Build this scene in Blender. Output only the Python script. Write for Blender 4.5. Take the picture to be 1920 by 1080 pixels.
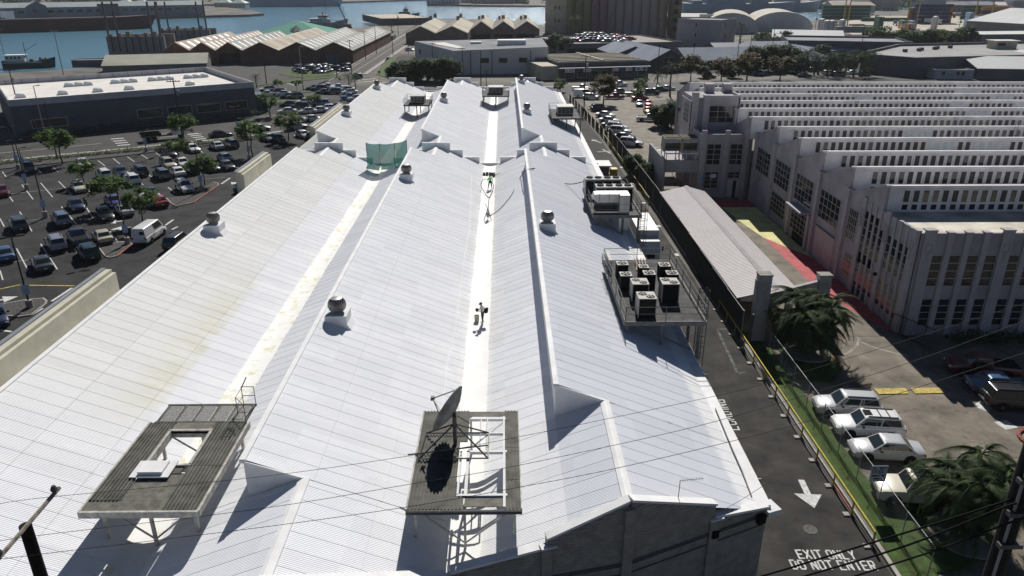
import bpy, math, random
from mathutils import Vector, Matrix
R_=math.radians
random.seed(7)
for o in list(bpy.data.objects): bpy.data.objects.remove(o)
SC=bpy.context.scene; COL=SC.collection
# ------------------------------------------------------------ camera, sky, sun, exposure
CAM_H=30.; FPX=1400.; PIT=math.atan(580/1400.); YAW=math.atan(17/1400.)*math.cos(PIT)
cd=bpy.data.cameras.new('camera'); cam=bpy.data.objects.new('camera',cd); COL.objects.link(cam)
cam.location=(0,0,CAM_H); cam.rotation_euler=(math.pi/2-PIT,0,-YAW)
cd.sensor_width=36; cd.lens=FPX/1920*36; cd.clip_start=.5; cd.clip_end=9000
SC.camera=cam
SUN_EL,SUN_AZ=R_(39),R_(7)
w=bpy.data.worlds.new('World'); SC.world=w; w.use_nodes=True
nt=w.node_tree; bg=nt.nodes['Background']; sk=nt.nodes.new('ShaderNodeTexSky')
sk.sky_type='NISHITA'; sk.sun_disc=False; sk.sun_elevation=SUN_EL; sk.sun_rotation=SUN_AZ
sk.air_density=.55; sk.dust_density=.1; sk.ozone_density=1.2
nt.links.new(sk.outputs[0],bg.inputs[0]); bg.inputs[1].default_value=.05
ld=bpy.data.lights.new('sun','SUN'); ld.energy=5; ld.angle=R_(.53); ld.color=(1,.96,.9)
sun=bpy.data.objects.new('sun',ld); COL.objects.link(sun)
sdir=Vector((math.sin(SUN_AZ)*math.cos(SUN_EL),math.cos(SUN_AZ)*math.cos(SUN_EL),math.sin(SUN_EL)))
sun.rotation_euler=sdir.to_track_quat('Z','Y').to_euler(); sun.location=(40,150,160)
SC.view_settings.view_transform='Standard'; SC.view_settings.look='None'
SC.view_settings.exposure=.03; SC.view_settings.gamma=1
SC.render.engine='CYCLES'
# ------------------------------------------------------------ survey helpers (photo pixel -> point on a level plane)
_cy,_sy,_cp,_sp=math.cos(YAW),math.sin(YAW),math.cos(PIT),math.sin(PIT)
def ray(px,py):
    a=(px-960)/FPX; b=(540-py)/FPX
    return (_sy*_cp+a*_cy+b*_sy*_sp, _cy*_cp-a*_sy+b*_cy*_sp, -_sp+b*_cp)
def G(px,py,z=0.):
    d=ray(px,py); t=(z-CAM_H)/d[2]; return (d[0]*t,d[1]*t)
def atY(px,py,Y):
    d=ray(px,py); t=Y/d[1]; return (d[0]*t,CAM_H+d[2]*t)
def gp(l,z=0.): return [G(a,b,z) for a,b in l]
# ------------------------------------------------------------ objects
ORG={}
class MB:
    def __init__(s): s.v=[]; s.f=[]; s.m=[]
    def add(s,vs,fs,mi=0):
        n=len(s.v); s.v+=[tuple(p) for p in vs]
        for f in fs: s.f.append(tuple(i+n for i in f)); s.m.append(mi)
        return s
    def box(s,x0,y0,z0,x1,y1,z1,mi=0):
        return s.add([(x0,y0,z0),(x1,y0,z0),(x1,y1,z0),(x0,y1,z0),(x0,y0,z1),(x1,y0,z1),(x1,y1,z1),(x0,y1,z1)],
          [(0,3,2,1),(4,5,6,7),(0,1,5,4),(1,2,6,5),(2,3,7,6),(3,0,4,7)],mi)
    def rbox(s,c,sz,rz=0,mi=0,z0=True):
        hx,hy=sz[0]/2,sz[1]/2; ca,sa=math.cos(rz),math.sin(rz); b=c[2] if z0 else c[2]-sz[2]/2
        P=[(c[0]+x*ca-y*sa,c[1]+x*sa+y*ca) for x,y in((-hx,-hy),(hx,-hy),(hx,hy),(-hx,hy))]
        return s.prism(P,b,b+sz[2],mi)
    def prism(s,P,z0,z1,mi=0):
        n=len(P)
        if sum(P[i][0]*P[(i+1)%n][1]-P[(i+1)%n][0]*P[i][1] for i in range(n))<0: P=P[::-1]
        z0s=z0 if isinstance(z0,(list,tuple)) else [z0]*n; z1s=z1 if isinstance(z1,(list,tuple)) else [z1]*n
        return s.add([(p[0],p[1],z) for p,z in zip(P,z0s)]+[(p[0],p[1],z) for p,z in zip(P,z1s)],
          [tuple(range(n))[::-1],tuple(range(n,2*n))]+[(i,(i+1)%n,n+(i+1)%n,n+i) for i in range(n)],mi)
    def yprism(s,P,y0,y1,mi=0):   # polygon in (x,z), extruded along y
        n=len(P)
        if sum(P[i][0]*P[(i+1)%n][1]-P[(i+1)%n][0]*P[i][1] for i in range(n))<0: P=P[::-1]
        return s.add([(p[0],y0,p[1]) for p in P]+[(p[0],y1,p[1]) for p in P],
          [tuple(range(n)),tuple(range(n,2*n))[::-1]]+[(i,n+i,n+(i+1)%n,(i+1)%n) for i in range(n)],mi)
    def xprism(s,P,x0,x1,mi=0):   # polygon in (y,z), extruded along x
        n=len(P)
        if sum(P[i][0]*P[(i+1)%n][1]-P[(i+1)%n][0]*P[i][1] for i in range(n))<0: P=P[::-1]
        return s.add([(x0,p[0],p[1]) for p in P]+[(x1,p[0],p[1]) for p in P],
          [tuple(range(n))[::-1],tuple(range(n,2*n))]+[(i,(i+1)%n,n+(i+1)%n,n+i) for i in range(n)],mi)
    def quad(s,a,b,c,d,mi=0): return s.add([a,b,c,d],[(0,1,2,3)],mi)
    def tube(s,pts,r,n=6,mi=0,caps=True):
        pts=[Vector(p) for p in pts]; rs=r if isinstance(r,(list,tuple)) else [r]*len(pts); vs=[]
        for i,p in enumerate(pts):
            t=(pts[min(i+1,len(pts)-1)]-pts[max(i-1,0)]).normalized()
            a=Vector((0,0,1)) if abs(t.z)<.9 else Vector((1,0,0)); u=t.cross(a).normalized(); v=t.cross(u)
            for k in range(n):
                q=2*math.pi*k/n; vs.append(p+(u*math.cos(q)+v*math.sin(q))*rs[i])
        fs=[]
        for i in range(len(pts)-1):
            for k in range(n): fs.append((i*n+k,i*n+(k+1)%n,(i+1)*n+(k+1)%n,(i+1)*n+k))
        if caps: fs+=[tuple(range(n))[::-1],tuple(range((len(pts)-1)*n,len(pts)*n))]
        return s.add(vs,fs,mi)
    def lathe(s,prof,c=(0,0,0),n=16,mi=0):
        vs=[(c[0]+r*math.cos(2*math.pi*k/n),c[1]+r*math.sin(2*math.pi*k/n),c[2]+z) for r,z in prof for k in range(n)]
        m=len(prof); fs=[(i*n+k,i*n+(k+1)%n,(i+1)*n+(k+1)%n,(i+1)*n+k) for i in range(m-1) for k in range(n)]
        fs+=[tuple(range(n))[::-1],tuple(range((m-1)*n,m*n))]
        return s.add(vs,fs,mi)
    def loft(s,secs,mi=0,cap=True):
        n=len(secs[0]); vs=[p for c in secs for p in c]
        fs=[(i*n+k,i*n+(k+1)%n,(i+1)*n+(k+1)%n,(i+1)*n+k) for i in range(len(secs)-1) for k in range(n)]
        if cap: fs+=[tuple(range(n))[::-1],tuple(range((len(secs)-1)*n,len(secs)*n))]
        return s.add(vs,fs,mi)
    def mesh(s,name,mats,smooth=None,off=(0,0,0)):
        me=bpy.data.meshes.new(name)
        me.from_pydata([(x-off[0],y-off[1],z-off[2]) for x,y,z in s.v],[],s.f)
        for m in (mats if isinstance(mats,(list,tuple)) else [mats]): me.materials.append(m)
        if any(s.m): me.polygons.foreach_set('material_index',s.m)
        if smooth is not None:
            me.polygons.foreach_set('use_smooth',[True]*len(me.polygons)); me.set_sharp_from_angle(angle=R_(smooth))
        me.update(); return me
    def build(s,name,mats,parent=None,smooth=None,local=False):
        off=(0,0,0) if (local or parent is None) else ORG.get(parent.as_pointer(),(0,0,0))
        return link(name,s.mesh(name,mats,smooth,off),parent)
def link(name,me,parent=None,loc=None,rot=None,world=False):
    o=bpy.data.objects.new(name,me); COL.objects.link(o)
    if parent is not None:
        o.parent=parent; po=ORG.get(parent.as_pointer(),(0,0,0))
        if loc is not None and world: loc=tuple(loc[i]-po[i] for i in range(3))
        l=loc or (0,0,0); ORG[o.as_pointer()]=tuple(po[i]+l[i] for i in range(3))
    if loc is not None: o.location=loc
    if parent is None: ORG[o.as_pointer()]=(0,0,0)
    if rot is not None: o.rotation_euler=rot
    return o
LABELS={}
def tag(o,label=None,cat=None,group=None,kind=None):
    if label: o['label']=label; LABELS.setdefault(label,[]).append(group)
    if cat: o['category']=cat
    if group: o['group']=group
    if kind: o['kind']=kind
    return o
def thing(name,label,cat,loc=(0,0,0),rz=0,group=None):
    o=bpy.data.objects.new(name,None); COL.objects.link(o); o.location=loc; o.rotation_euler=(0,0,rz); o.empty_display_size=.3
    ORG[o.as_pointer()]=tuple(loc); return tag(o,label,cat,group)
def struct(o): o['kind']='structure'; return o
def copy_tree(o,parent=None):
    c=o.copy(); COL.objects.link(c); c.parent=parent
    for ch in list(o.children): copy_tree(ch,c)
    return c
# ------------------------------------------------------------ materials
MATS={}
def mat(name,base,rough=.7,var=.18,scale=1.5,metal=0.,bump=0.,bscale=20.,coat=0.,spec=None,second=None,streak=None,fac=None):
    if name in MATS: return MATS[name]
    m=bpy.data.materials.new(name); m.use_nodes=True; n=m.node_tree; p=n.nodes['Principled BSDF']; MATS[name]=m
    b=(*base,1); p.inputs['Base Color'].default_value=b; p.inputs['Roughness'].default_value=rough; p.inputs['Metallic'].default_value=metal
    if coat: p.inputs['Coat Weight'].default_value=coat; p.inputs['Coat Roughness'].default_value=.05
    if spec is None and not metal and not coat and rough>.3: spec=.2
    if spec is not None: p.inputs['Specular IOR Level'].default_value=spec
    if var or second or bump:
        g=n.nodes.new('ShaderNodeNewGeometry')
        if var or second:
            mp=n.nodes.new('ShaderNodeMapping'); n.links.new(g.outputs['Position'],mp.inputs[0])
            if streak: mp.inputs['Scale'].default_value=streak
            nz=n.nodes.new('ShaderNodeTexNoise'); nz.inputs['Scale'].default_value=scale; nz.inputs['Detail'].default_value=6; nz.inputs['Roughness'].default_value=.62
            n.links.new(mp.outputs[0],nz.inputs['Vector'])
            cr=n.nodes.new('ShaderNodeValToRGB'); e=cr.color_ramp.elements; e[0].position=.32; e[1].position=.68
            s2=second or tuple(c*(1-2*var) for c in base); hi=tuple(min(1,c*(1+.35*var)) for c in base)
            e[0].color=(*s2,1); e[1].color=(*hi,1)
            n.links.new(nz.outputs['Fac'],cr.inputs[0]); n.links.new(cr.outputs[0],p.inputs['Base Color'])
        if bump:
            nb=n.nodes.new('ShaderNodeTexNoise'); nb.inputs['Scale'].default_value=bscale; nb.inputs['Detail'].default_value=4
            n.links.new(g.outputs['Position'],nb.inputs['Vector']); bp=n.nodes.new('ShaderNodeBump'); bp.inputs['Strength'].default_value=bump; bp.inputs['Distance'].default_value=.02
            n.links.new(nb.outputs['Fac'],bp.inputs['Height']); n.links.new(bp.outputs[0],p.inputs['Normal'])
    return m
def wear(m,dark=.45,crack=.0,sc=.6,light=.0):
    n=m.node_tree.nodes; l=m.node_tree.links; p=n['Principled BSDF']; src=p.inputs['Base Color'].links[0].from_socket; g=n.new('ShaderNodeNewGeometry')
    def layer(fac_socket,lo,hi,amt,val,src):
        mr=n.new('ShaderNodeMapRange'); l.new(fac_socket,mr.inputs[0]); mr.inputs[1].default_value=lo; mr.inputs[2].default_value=hi; mr.inputs[4].default_value=amt
        hs=n.new('ShaderNodeHueSaturation'); l.new(src,hs.inputs['Color']); hs.inputs['Value'].default_value=val; l.new(mr.outputs[0],hs.inputs['Fac']); return hs.outputs[0]
    def nz(s,d=5): q=n.new('ShaderNodeTexNoise'); q.inputs['Scale'].default_value=s; q.inputs['Detail'].default_value=d; q.inputs['Roughness'].default_value=.65; l.new(g.outputs['Position'],q.inputs['Vector']); return q.outputs['Fac']
    src=layer(nz(sc),.55,.72,dark,.35,src); src=layer(nz(sc*.23,3),.55,.62,.5,1.25,src)
    if crack:
        v=n.new('ShaderNodeTexVoronoi'); v.feature='DISTANCE_TO_EDGE'; v.inputs['Scale'].default_value=crack
        mx=n.new('ShaderNodeVectorMath'); mx.operation='MULTIPLY_ADD'; q=n.new('ShaderNodeTexNoise'); q.inputs['Scale'].default_value=.8; l.new(g.outputs['Position'],q.inputs['Vector']); l.new(q.outputs['Color'],mx.inputs[0]); mx.inputs[1].default_value=(1.5,1.5,1.5); l.new(g.outputs['Position'],mx.inputs[2]); l.new(mx.outputs[0],v.inputs['Vector'])
        mr=n.new('ShaderNodeMapRange'); l.new(v.outputs['Distance'],mr.inputs[0]); mr.inputs[1].default_value=0; mr.inputs[2].default_value=.012*crack*4; mr.inputs[3].default_value=.7; mr.inputs[4].default_value=0
        hs=n.new('ShaderNodeHueSaturation'); l.new(src,hs.inputs['Color']); hs.inputs['Value'].default_value=.4; l.new(mr.outputs[0],hs.inputs['Fac']); src=hs.outputs[0]
    l.new(src,p.inputs['Base Color'])
def nodes(m): return m.node_tree.nodes, m.node_tree.links, m.node_tree.nodes['Principled BSDF']
asphalt=mat('asphalt',(.042,.042,.043),.9,.3,.35,bump=.25,bscale=30)
asphalt_lane=mat('asphalt_lane',(.054,.05,.047),.9,.28,.5,bump=.25,bscale=30)
asphalt_road=mat('asphalt_road',(.07,.068,.065),.85,.18,.25)
concrete=mat('concrete',(.34,.32,.28),.8,.22,.5,bump=.15,bscale=12)
drive=mat('driveway_concrete',(.225,.195,.155),.8,.25,.45,bump=.2,bscale=9)
kerbm=mat('kerb_concrete',(.42,.4,.36),.8,.2,1.5)
kerbred=mat('kerb_red_paint',(.42,.13,.1),.7,.25,2)
for m_ in (asphalt,asphalt_lane,asphalt_road): wear(m_,.5,0,.7)
wear(drive,.5,.22,.8); wear(concrete,.4,.2,.8)
paint_w=mat('white_road_paint',(.68,.68,.66),.8,.3,4,second=(.4,.395,.385))
paint_y=mat('yellow_road_paint',(.62,.48,.12),.7,.25,3)
paint_red=mat('red_ground_paint',(.5,.1,.105),.75,.18,.7)
paint_yel=mat('pale_yellow_ground_paint',(.72,.68,.3),.75,.15,.7)
gravel=mat('gravel',(.12,.115,.11),.9,.45,9,bump=.5,bscale=14)
earth=mat('urban_ground',(.2,.185,.16),.9,.35,.05)
grassm=mat('grass',(.062,.118,.026),.9,.35,1.6,bump=.6,bscale=25,second=(.05,.06,.022))
water_m=mat('harbour_water',(.1,.23,.31),.16,0,0)
white_paint=mat('white_paint',(.76,.76,.765),.7,.08,1,spec=.2)
roof_fresh=mat('fresh_white_coat',(.82,.82,.815),.7,.08,.8,spec=.2)
steel=mat('galvanised_steel',(.3,.31,.32),.6,.15,4,metal=.2)
steel_dark=mat('dark_steel',(.1,.1,.1),.55,.2,4,metal=.3)
black=mat('black_paint',(.012,.012,.013),.8,0,spec=.08)
rubber=mat('tyre_rubber',(.018,.018,.018),.8,0)
glass=mat('dark_glass',(.015,.02,.025),.08,0,spec=.6)
carglass=mat('car_glass',(.02,.028,.03),.04,0,spec=.7)
lamp_m=mat('headlight_glass',(.75,.76,.78),.12,0,coat=.5)
tail_m=mat('taillight_red',(.35,.02,.02),.2,0,coat=.4)
amber_m=mat('orange_light',(.6,.22,.03),.2,0)
rim_m=mat('alloy_rim',(.45,.45,.46),.3,0,metal=.8)
trim_m=mat('black_plastic_trim',(.03,.03,.03),.6,0)
yellow_m=mat('yellow_safety_paint',(.6,.45,.03),.5,.2,3)
wood_m=mat('weathered_wood',(.09,.07,.055),.85,.35,3)
palletm=mat('pallet_wood',(.5,.38,.22),.8,.3,3)
beige_m=mat('beige_stucco',(.56,.54,.44),.8,.1,.6)
block_m=mat('grey_block',(.33,.305,.275),.85,.15,2,bump=.2,bscale=25)
cream_m=mat('cream_wall',(.5,.46,.36),.8,.15,.5)
# ------------------------------------------------------------ the ground, water, roads
def sheet(name,P,m,z,parent=None,kind='structure',rim=None):
    b=MB(); n=len(P)
    if sum(P[i][0]*P[(i+1)%n][1]-P[(i+1)%n][0]*P[i][1] for i in range(n))<0: P=P[::-1]
    b.add([(p[0],p[1],z) for p in P],[tuple(range(n))])
    if rim is not None: b.add([(p[0],p[1],z) for p in P]+[(p[0],p[1],rim) for p in P],[(i,n+i,n+(i+1)%n,(i+1)%n) for i in range(n)])
    import bmesh
    me=b.mesh(name,m); bm=bmesh.new(); bm.from_mesh(me); bmesh.ops.triangulate(bm,faces=[f for f in bm.faces if len(f.verts)>4]); bm.to_mesh(me); bm.free()
    o=link(name,me,parent)
    if kind and parent is None: o['kind']=kind
    return o
COAST=[(-2500,-300),(-2500,150),(-600,215),(-178,262),(-150,284),(-140,292),(-140,430),(-122,500),(-103,508),(-82,548),(-66,640),(-18,640),(28,556),(165,556),(196,560),(262,640),(330,760),(330,800),(2500,1500),(2500,-300)]
sheet('ground',COAST,earth,0,rim=-4)
FAR=[[(-2500,380),(-700,470),(-415,597),(-398,610),(-228,716),(-222,740),(-250,800),(-330,930),(-420,1000),(-300,1030),(-60,1330),(-400,6000),(-6000,6000),(-6000,380)],
     [(-96,1010),(-30,975),(130,930),(330,905),(520,960),(3000,1900),(6000,6000),(-250,6000),(-20,1330)]]
for P in FAR: sheet('far_shore',P,earth,.3,rim=-4)
wb_=MB().quad((-7000,-400,-1.6),(7000,-400,-1.6),(7000,7000,-1.6),(-7000,7000,-1.6)); struct(wb_.build('harbour_water',water_m))
n_,l_,p_=nodes(water_m); g_=n_.new('ShaderNodeNewGeometry'); mp_=n_.new('ShaderNodeMapping'); mp_.inputs['Scale'].default_value=(.35,.7,1)
nz_=n_.new('ShaderNodeTexNoise'); nz_.inputs['Scale'].default_value=.9; nz_.inputs['Detail'].default_value=5; nz_.inputs['Roughness'].default_value=.7
bp_=n_.new('ShaderNodeBump'); bp_.inputs['Strength'].default_value=.9; bp_.inputs['Distance'].default_value=.7
l_.new(g_.outputs['Position'],mp_.inputs[0]); l_.new(mp_.outputs[0],nz_.inputs['Vector']); l_.new(nz_.outputs['Fac'],bp_.inputs['Height']); l_.new(bp_.outputs[0],p_.inputs['Normal'])
p_.inputs['IOR'].default_value=1.33
# west parking lot, avenue, back street
lot=sheet('parking_lot',[(-150,0),(-33.6,0),(-33.6,186)]+gp([(560,243),(445,259),(240,280),(0,303)])+[(-150,104)],asphalt,.004)
ave=sheet('avenue',[(-33.6,186.5)]+gp([(560,241),(445,257),(240,277.5),(0,300.5)])+[(-150,104.5),(-160,122)]+gp([(0,262),(240,240),(487,219),(606,209),(640,203)])+[(-33.6,196)],asphalt_road,.008)
lot2=sheet('back_parking_lot',gp([(482,174),(575,171),(640,163),(700,166),(730,185),(640,201),(606,207),(487,217)]),asphalt,.008)
st=sheet('street',gp([(470,176),(575,169),(640,160),(705,163)])+[(-20,226),(40,238),(75,246),(170,258),(330,284),(330,262),(170,242),(75,230),(14,216),(-30,205),(-33,200)]+gp([(735,186),(712,172),(760,176)])[:0]+[(-30,199),(-60,210)]+gp([(640,140),(560,150),(487,157),(460,160)]),asphalt_road,.012)
up=sheet('cross_street',[(-56,236),(-47,232),(-47.5,330),(-50,545),(-62,545),(-56.5,330)],asphalt_road,.016)
yb=MB()
for k in range(60): yb.box(-52.2,252+k*4.5,.017,-51.9,254.5+k*4.5,.021)
yb.build('yellow_centre_line',paint_y,up)
for s_ in (-55.6,-47.9): MB().box(s_,245,.017,s_+.15,420,.021).build('edge_line',paint_w,up)
for a,b in ((-57.6,-56.6),(-47.3,-46.2)): struct(MB().box(a,262,0,b,500,.14).build('pavement',kerbm))
# crosswalk bars at the junction and on the avenue
def bars(l,parent,m=paint_w,wd=.32,z=.021,name='painted_line'):
    for a,b,c,d in l:
        p=Vector((*G(a,b),0)); q=Vector((*G(c,d),0)); u=(q-p).normalized(); v=Vector((-u.y,u.x,0))*wd/2
        MB().prism([(p+v)[:2],(q+v)[:2],(q-v)[:2],(p-v)[:2]],z-.012,z).build(name,m,parent)
bars([(668,151,705,147),(663,155,702,152)],st,wd=.7); bars([(700,150,712,172),(712,166,735,186)],st,wd=.3)
for i in range(5): bars([(528+i*5,153.5+i*1.6,546+i*6,152.4+i*1.5)],st,wd=.8)
for i in range(4): bars([(208+i*4,261+i*4,232+i*4,259+i*4)],ave,wd=.7); bars([(352+i*5,252+i*3.2,372+i*5,250+i*3.2)],ave,wd=.6)
bars([(0,287,90,279),(110,277,190,269),(300,258,380,250)],ave,wd=.15)
# pavement between avenue and lot, with planting strip
struct(MB().prism(gp([(0,301),(240,278),(445,257.5),(560,241.5),(560,244),(445,260),(240,280.5),(0,304)]),0,.14).build('pavement',kerbm))
pl=struct(MB().prism(gp([(-60,311),(0,305),(240,281.5),(445,261),(520,252),(520,256),(445,266),(240,292),(0,318),(-60,325)]),0,.13).build('planting_bed',gravel))
struct(MB().prism(gp([(482,176),(575,171.5),(640,164),(640,166.5),(575,174),(482,179)]),0,.14).build('grass_verge',grassm))
struct(MB().prism(gp([(470,160),(640,141),(640,144),(470,163)]),0,.14).build('grass_verge',grassm))
struct(MB().prism(gp([(672,182),(700,167),(735,181),(690,192)]),0,.14).build('grass_verge',grassm))
struct(MB().prism(gp([(705,140),(726,108),(742,108),(742,140),(728,147)]),0,.14).build('grass_verge',grassm))
struct(MB().prism(gp([(500,190),(580,184),(600,186),(520,194)]),0,.14).build('grass_verge',grassm))
struct(MB().prism([(-58,258),(-64,250),(-76,262),(-60,372),(-57.8,372)],0,.1).build('grass_verge',grassm))
# parking stalls
Z5=lambda l:[(a/4,270+b/4,c/4,270+d/4) for a,b,c,d in l]
stalls=[(18,208,46,246),(305,292,395,398),(165,305,248,415),(440,280,540,382),(40,350,98,432),(640,320,680,366),(735,125,788,165),(848,108,900,150),(955,96,1010,134),(1060,80,1108,110),(395,170,435,208),(575,265,600,300),(275,180,312,222),(0,560,32,620),(125,785,210,945),(305,750,430,940),(148,508,240,655),(460,470,575,603),(1080,205,1138,248),(1020,265,1075,308),(0,950,22,1020),(825,655,890,742),(1260,325,1310,365),(650,480,700,560),(530,150,570,190),(1500,50,1522,65),(1170,66,1200,90),(560,790,610,850)]
bars(Z5(stalls),lot,wd=.13,z=.016)
bars(Z5([(75,375,480,332),(640,300,700,290),(205,578,365,552),(70,890,235,865),(1250,415,1440,385),(1440,272,1690,250),(0,910,70,895),(700,560,930,540)]),lot,wd=.1,z=.0155,m=kerbm)
bars(Z5([(1660,300,1725,255),(1240,610,1300,568),(1290,642,1332,620)])+[(97,565,135,540),(60,590,80,578)],lot,wd=.3,z=.016)
bars([(0,542,38,534),(55,535,140,536)],lot,m=paint_y,wd=.2,z=.0165); bars([(0,619,22,622)],lot,wd=.25,z=.016)
bars([(560,246,552,254),(580,246,572,256)],lot,wd=.2,z=.016)
def arrow(px,py,qx,qy,parent,wd=.35,head=.95,hl=1.3,m=paint_w,z=.022):
    p=Vector(G(px,py)); q=Vector(G(qx,qy)); u=(q-p).normalized(); v=Vector((-u.y,u.x)); b=q-u*hl
    MB().prism([p+v*wd/2,b+v*wd/2,b+v*head,q,b-v*head,b-v*wd/2,p-v*wd/2],z-.006,z).build('painted_arrow',m,parent)
arrow(232,414,197,418,lot); arrow(246,426,207,431,lot); arrow(448,340,434,346,lot); arrow(0,563,34,556,lot)
def island(name,px,fill,red=None,inset=.75):
    P=[Vector(G(*p)) for p in px]; c=sum(P,Vector((0,0)))/len(P)
    o=struct(MB().prism([tuple(p) for p in P],0,.13).build(name,kerbm))
    Q=[c+(p-c)*(1-.16/max(.3,(p-c).length)*1.2) for p in P]
    MB().prism([tuple(p) for p in Q],.12,.142).build('gravel_bed',fill,o)
    if red:
        i,j=red; u=(P[j]-P[i]); v=Vector((-u.y,u.x)).normalized()*.1
        MB().prism([tuple(P[i]+v),tuple(P[j]+v),tuple(P[j]-v),tuple(P[i]-v)],.02,.148).build('red_kerb',kerbred,o)
    return o
Q=lambda l,dy=270:[(a/4,dy+b/4) for a,b in l]
island('parking_island',Q([(735,770),(760,815),(790,850),(830,858),(880,845),(1000,755),(960,735),(880,740)]),gravel,(4,5))
island('parking_island',Q([(1245,410),(1280,450),(1320,470),(1450,445),(1640,315),(1640,297),(1600,288),(1500,350),(1400,395)]),gravel,(3,4))
island('parking_island',Q([(1740,178),(1790,188),(1860,180),(1915,130),(1880,112),(1760,150)]),gravel,(2,3))
island('parking_island',Q([(-100,150),(0,130),(180,95),(330,80),(358,100),(350,125),(240,208),(140,222),(0,212),(-100,220)],540),gravel)
# service lane along the white building, with its markings
lane=sheet('service_lane',[(13.6,14),(21.2,14),(20.6,70),(19.6,150),(17.2,215),(13.6,215)],asphalt_lane,.006)
arrow(1502,900,1527,953,lane,.4,.85,1.35,z=.02)
arrow(1128,268,1110,262,lane,.3,.8,1.,z=.02)
STROKES={'E':[(0,0,0,1),(0,1,.6,1),(0,.5,.5,.5),(0,0,.6,0)],'X':[(0,0,.62,1),(0,1,.62,0)],'I':[(.15,0,.15,1)],'T':[(0,1,.66,1),(.33,0,.33,1)],'O':[(0,.12,0,.88),(.6,.12,.6,.88),(.08,1,.52,1),(.08,0,.52,0)],
 'N':[(0,0,0,1),(0,1,.58,0),(.58,0,.58,1)],'L':[(0,0,0,1),(0,0,.55,0)],'Y':[(.3,0,.3,.5),(.3,.5,0,1),(.3,.5,.6,1)],'D':[(0,0,0,1),(0,1,.42,1),(0,0,.42,0),(.58,.15,.58,.85)],'R':[(0,0,0,1),(0,1,.55,1),(.58,.55,.58,.95),(0,.5,.55,.5),(.25,.5,.6,0)],
 'A':[(0,0,.3,1),(.3,1,.6,0),(.12,.38,.48,.38)],'G':[(0,.12,0,.88),(.08,1,.58,1),(.08,0,.58,0),(.58,0,.58,.45),(.35,.45,.58,.45)]}
def write(txt,o,ux,uy,h,wd,parent,m=paint_w,z=.02,sp=.95,name='painted_letter'):
    o=Vector(o); ux=Vector(ux).normalized(); uy=Vector(uy).normalized(); x=0; cw=h*.62 if sp is None else sp
    k=0
    for ch in txt:
        if ch!=' ':
            b=MB()
            for a0,b0,a1,b1 in STROKES[ch]:
                p=o+ux*(x+a0*cw)+uy*b0*h; q=o+ux*(x+a1*cw)+uy*b1*h; u=(q-p).normalized(); v=Vector((-u.y,u.x))*wd/2; e=u*wd*.35
                b.prism([tuple(p+v-e),tuple(q+v+e),tuple(q-v+e),tuple(p-v-e)],z-.006-k*.0002,z-k*.0002); k+=1
            b.build(name,m,parent)
        x+=cw*(.5 if ch=='I' else (.55 if ch==' ' else .93))
a_=Vector(G(1499,1047)); write('EXIT ONLY',a_,(1,-.03),(0,1),.64,.1,lane,sp=.44)
a_=Vector(G(1488,1067)); write('DO NOT ENTER',a_,(1,-.03),(0,1),.66,.1,lane,sp=.455)
a_=Vector(G(1386,806)); write('LOADING',a_,(0,1),(-1,0),.75,.11,lane,sp=.72)
bars([(1060,200,1060,201)],lane); 
for k in range(5):
    y_=82+k*11.; MB().box(20.0,y_,.012,20.55,y_+.8,.018).build('painted_mark',paint_w,lane)
MB().box(18.9,34.6,.012,19.2,41.5,.018).build('red_painted_strip',kerbred,lane) if False else bars([(1568,914,1604,960)],lane,m=kerbred,wd=.35,z=.018)
bars([(1345,618,1383,700),(1345,618,1365,617),(1383,700,1398,698)],lane,m=mat('faint_chalk',(.16,.155,.15),.9,.4,2),wd=.25,z=.017)
bars([(1120,285,1150,283),(1130,280,1145,288)],lane,wd=.3,z=.019)
m_=MB().lathe([(.42,0),(.42,.02)],(*G(1519,993),.006),20); m_.build('manhole_cover',mat('cast_iron_cover',(.14,.135,.13),.8,.3,5),lane)
# concrete yard beside the sawtooth factory, painted ground, verge
yard=sheet('concrete_yard',[(23.2,10),(60,10),(60,62),(36,62),(35.9,108),(23.4,108)],drive,.01)
sheet('courtyard_red_paint',[(32.7,72),(34.3,65.),(35.95,60.8),(35.95,80.8),(32.5,88.4)],paint_red,.016,yard)
sheet('courtyard_yellow_paint',[(32.9,88.6),(35.9,81),(35.9,102),(31.2,102),(31.5,96.5)][:0]+[(32.5,88.6),(35.9,81),(35.9,102),(30.9,102),(31.4,96.5)],paint_yel,.0165,yard)
sheet('courtyard_red_border',[(29,102),(35.9,102),(35.9,105.7),(29,105.7)],paint_red,.017,yard)
verge=struct(MB().prism([(21.4,12),(23.6,12),(23.3,60),(21.6,62)],0,.1).build('grass_verge',grassm))
MB().prism([(21.15,12),(21.4,12),(21.5,108),(21.25,108)],0,.16).build('kerb',kerbm,verge)

def hump(name,px,m):
    P=gp(px); o=struct(MB().prism(P,0,.07).build(name,m)); return o
hump('speed_hump',[(1638,730),(1698,729),(1703,739),(1648,740)],paint_y); hump('speed_hump',[(1706,729),(1765,728),(1772,738),(1716,739)],paint_y)
bars([(1570+260,757,1858,768),(1875,790,1897,804)],yard,wd=1.1)
bars([(1440+130,630.5,1440+215,630.5),(1612,730,1668,731),(1760,858,1920,858),(1740,897,1920,902)],yard,m=gravel,wd=.05,z=.018)
for pts in ([(1572,668),(1590,662),(1606,650),(1611,636),(1606,632)],[(1611,640),(1640,652),(1680,663),(1705,668)]):
    bars([(*pts[i],*pts[i+1]) for i in range(len(pts)-1)],yard,m=concrete,wd=.25,z=.0185)
gl=struct(MB().prism(gp([(1640,905),(1760,880),(1848,950),(1878,1025),(1800,1075),(1690,1075)]),0,.11).build('lawn',grassm))
bars([(1830,975,1876,1030)],gl,m=kerbred,wd=.18,z=.16)
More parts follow.
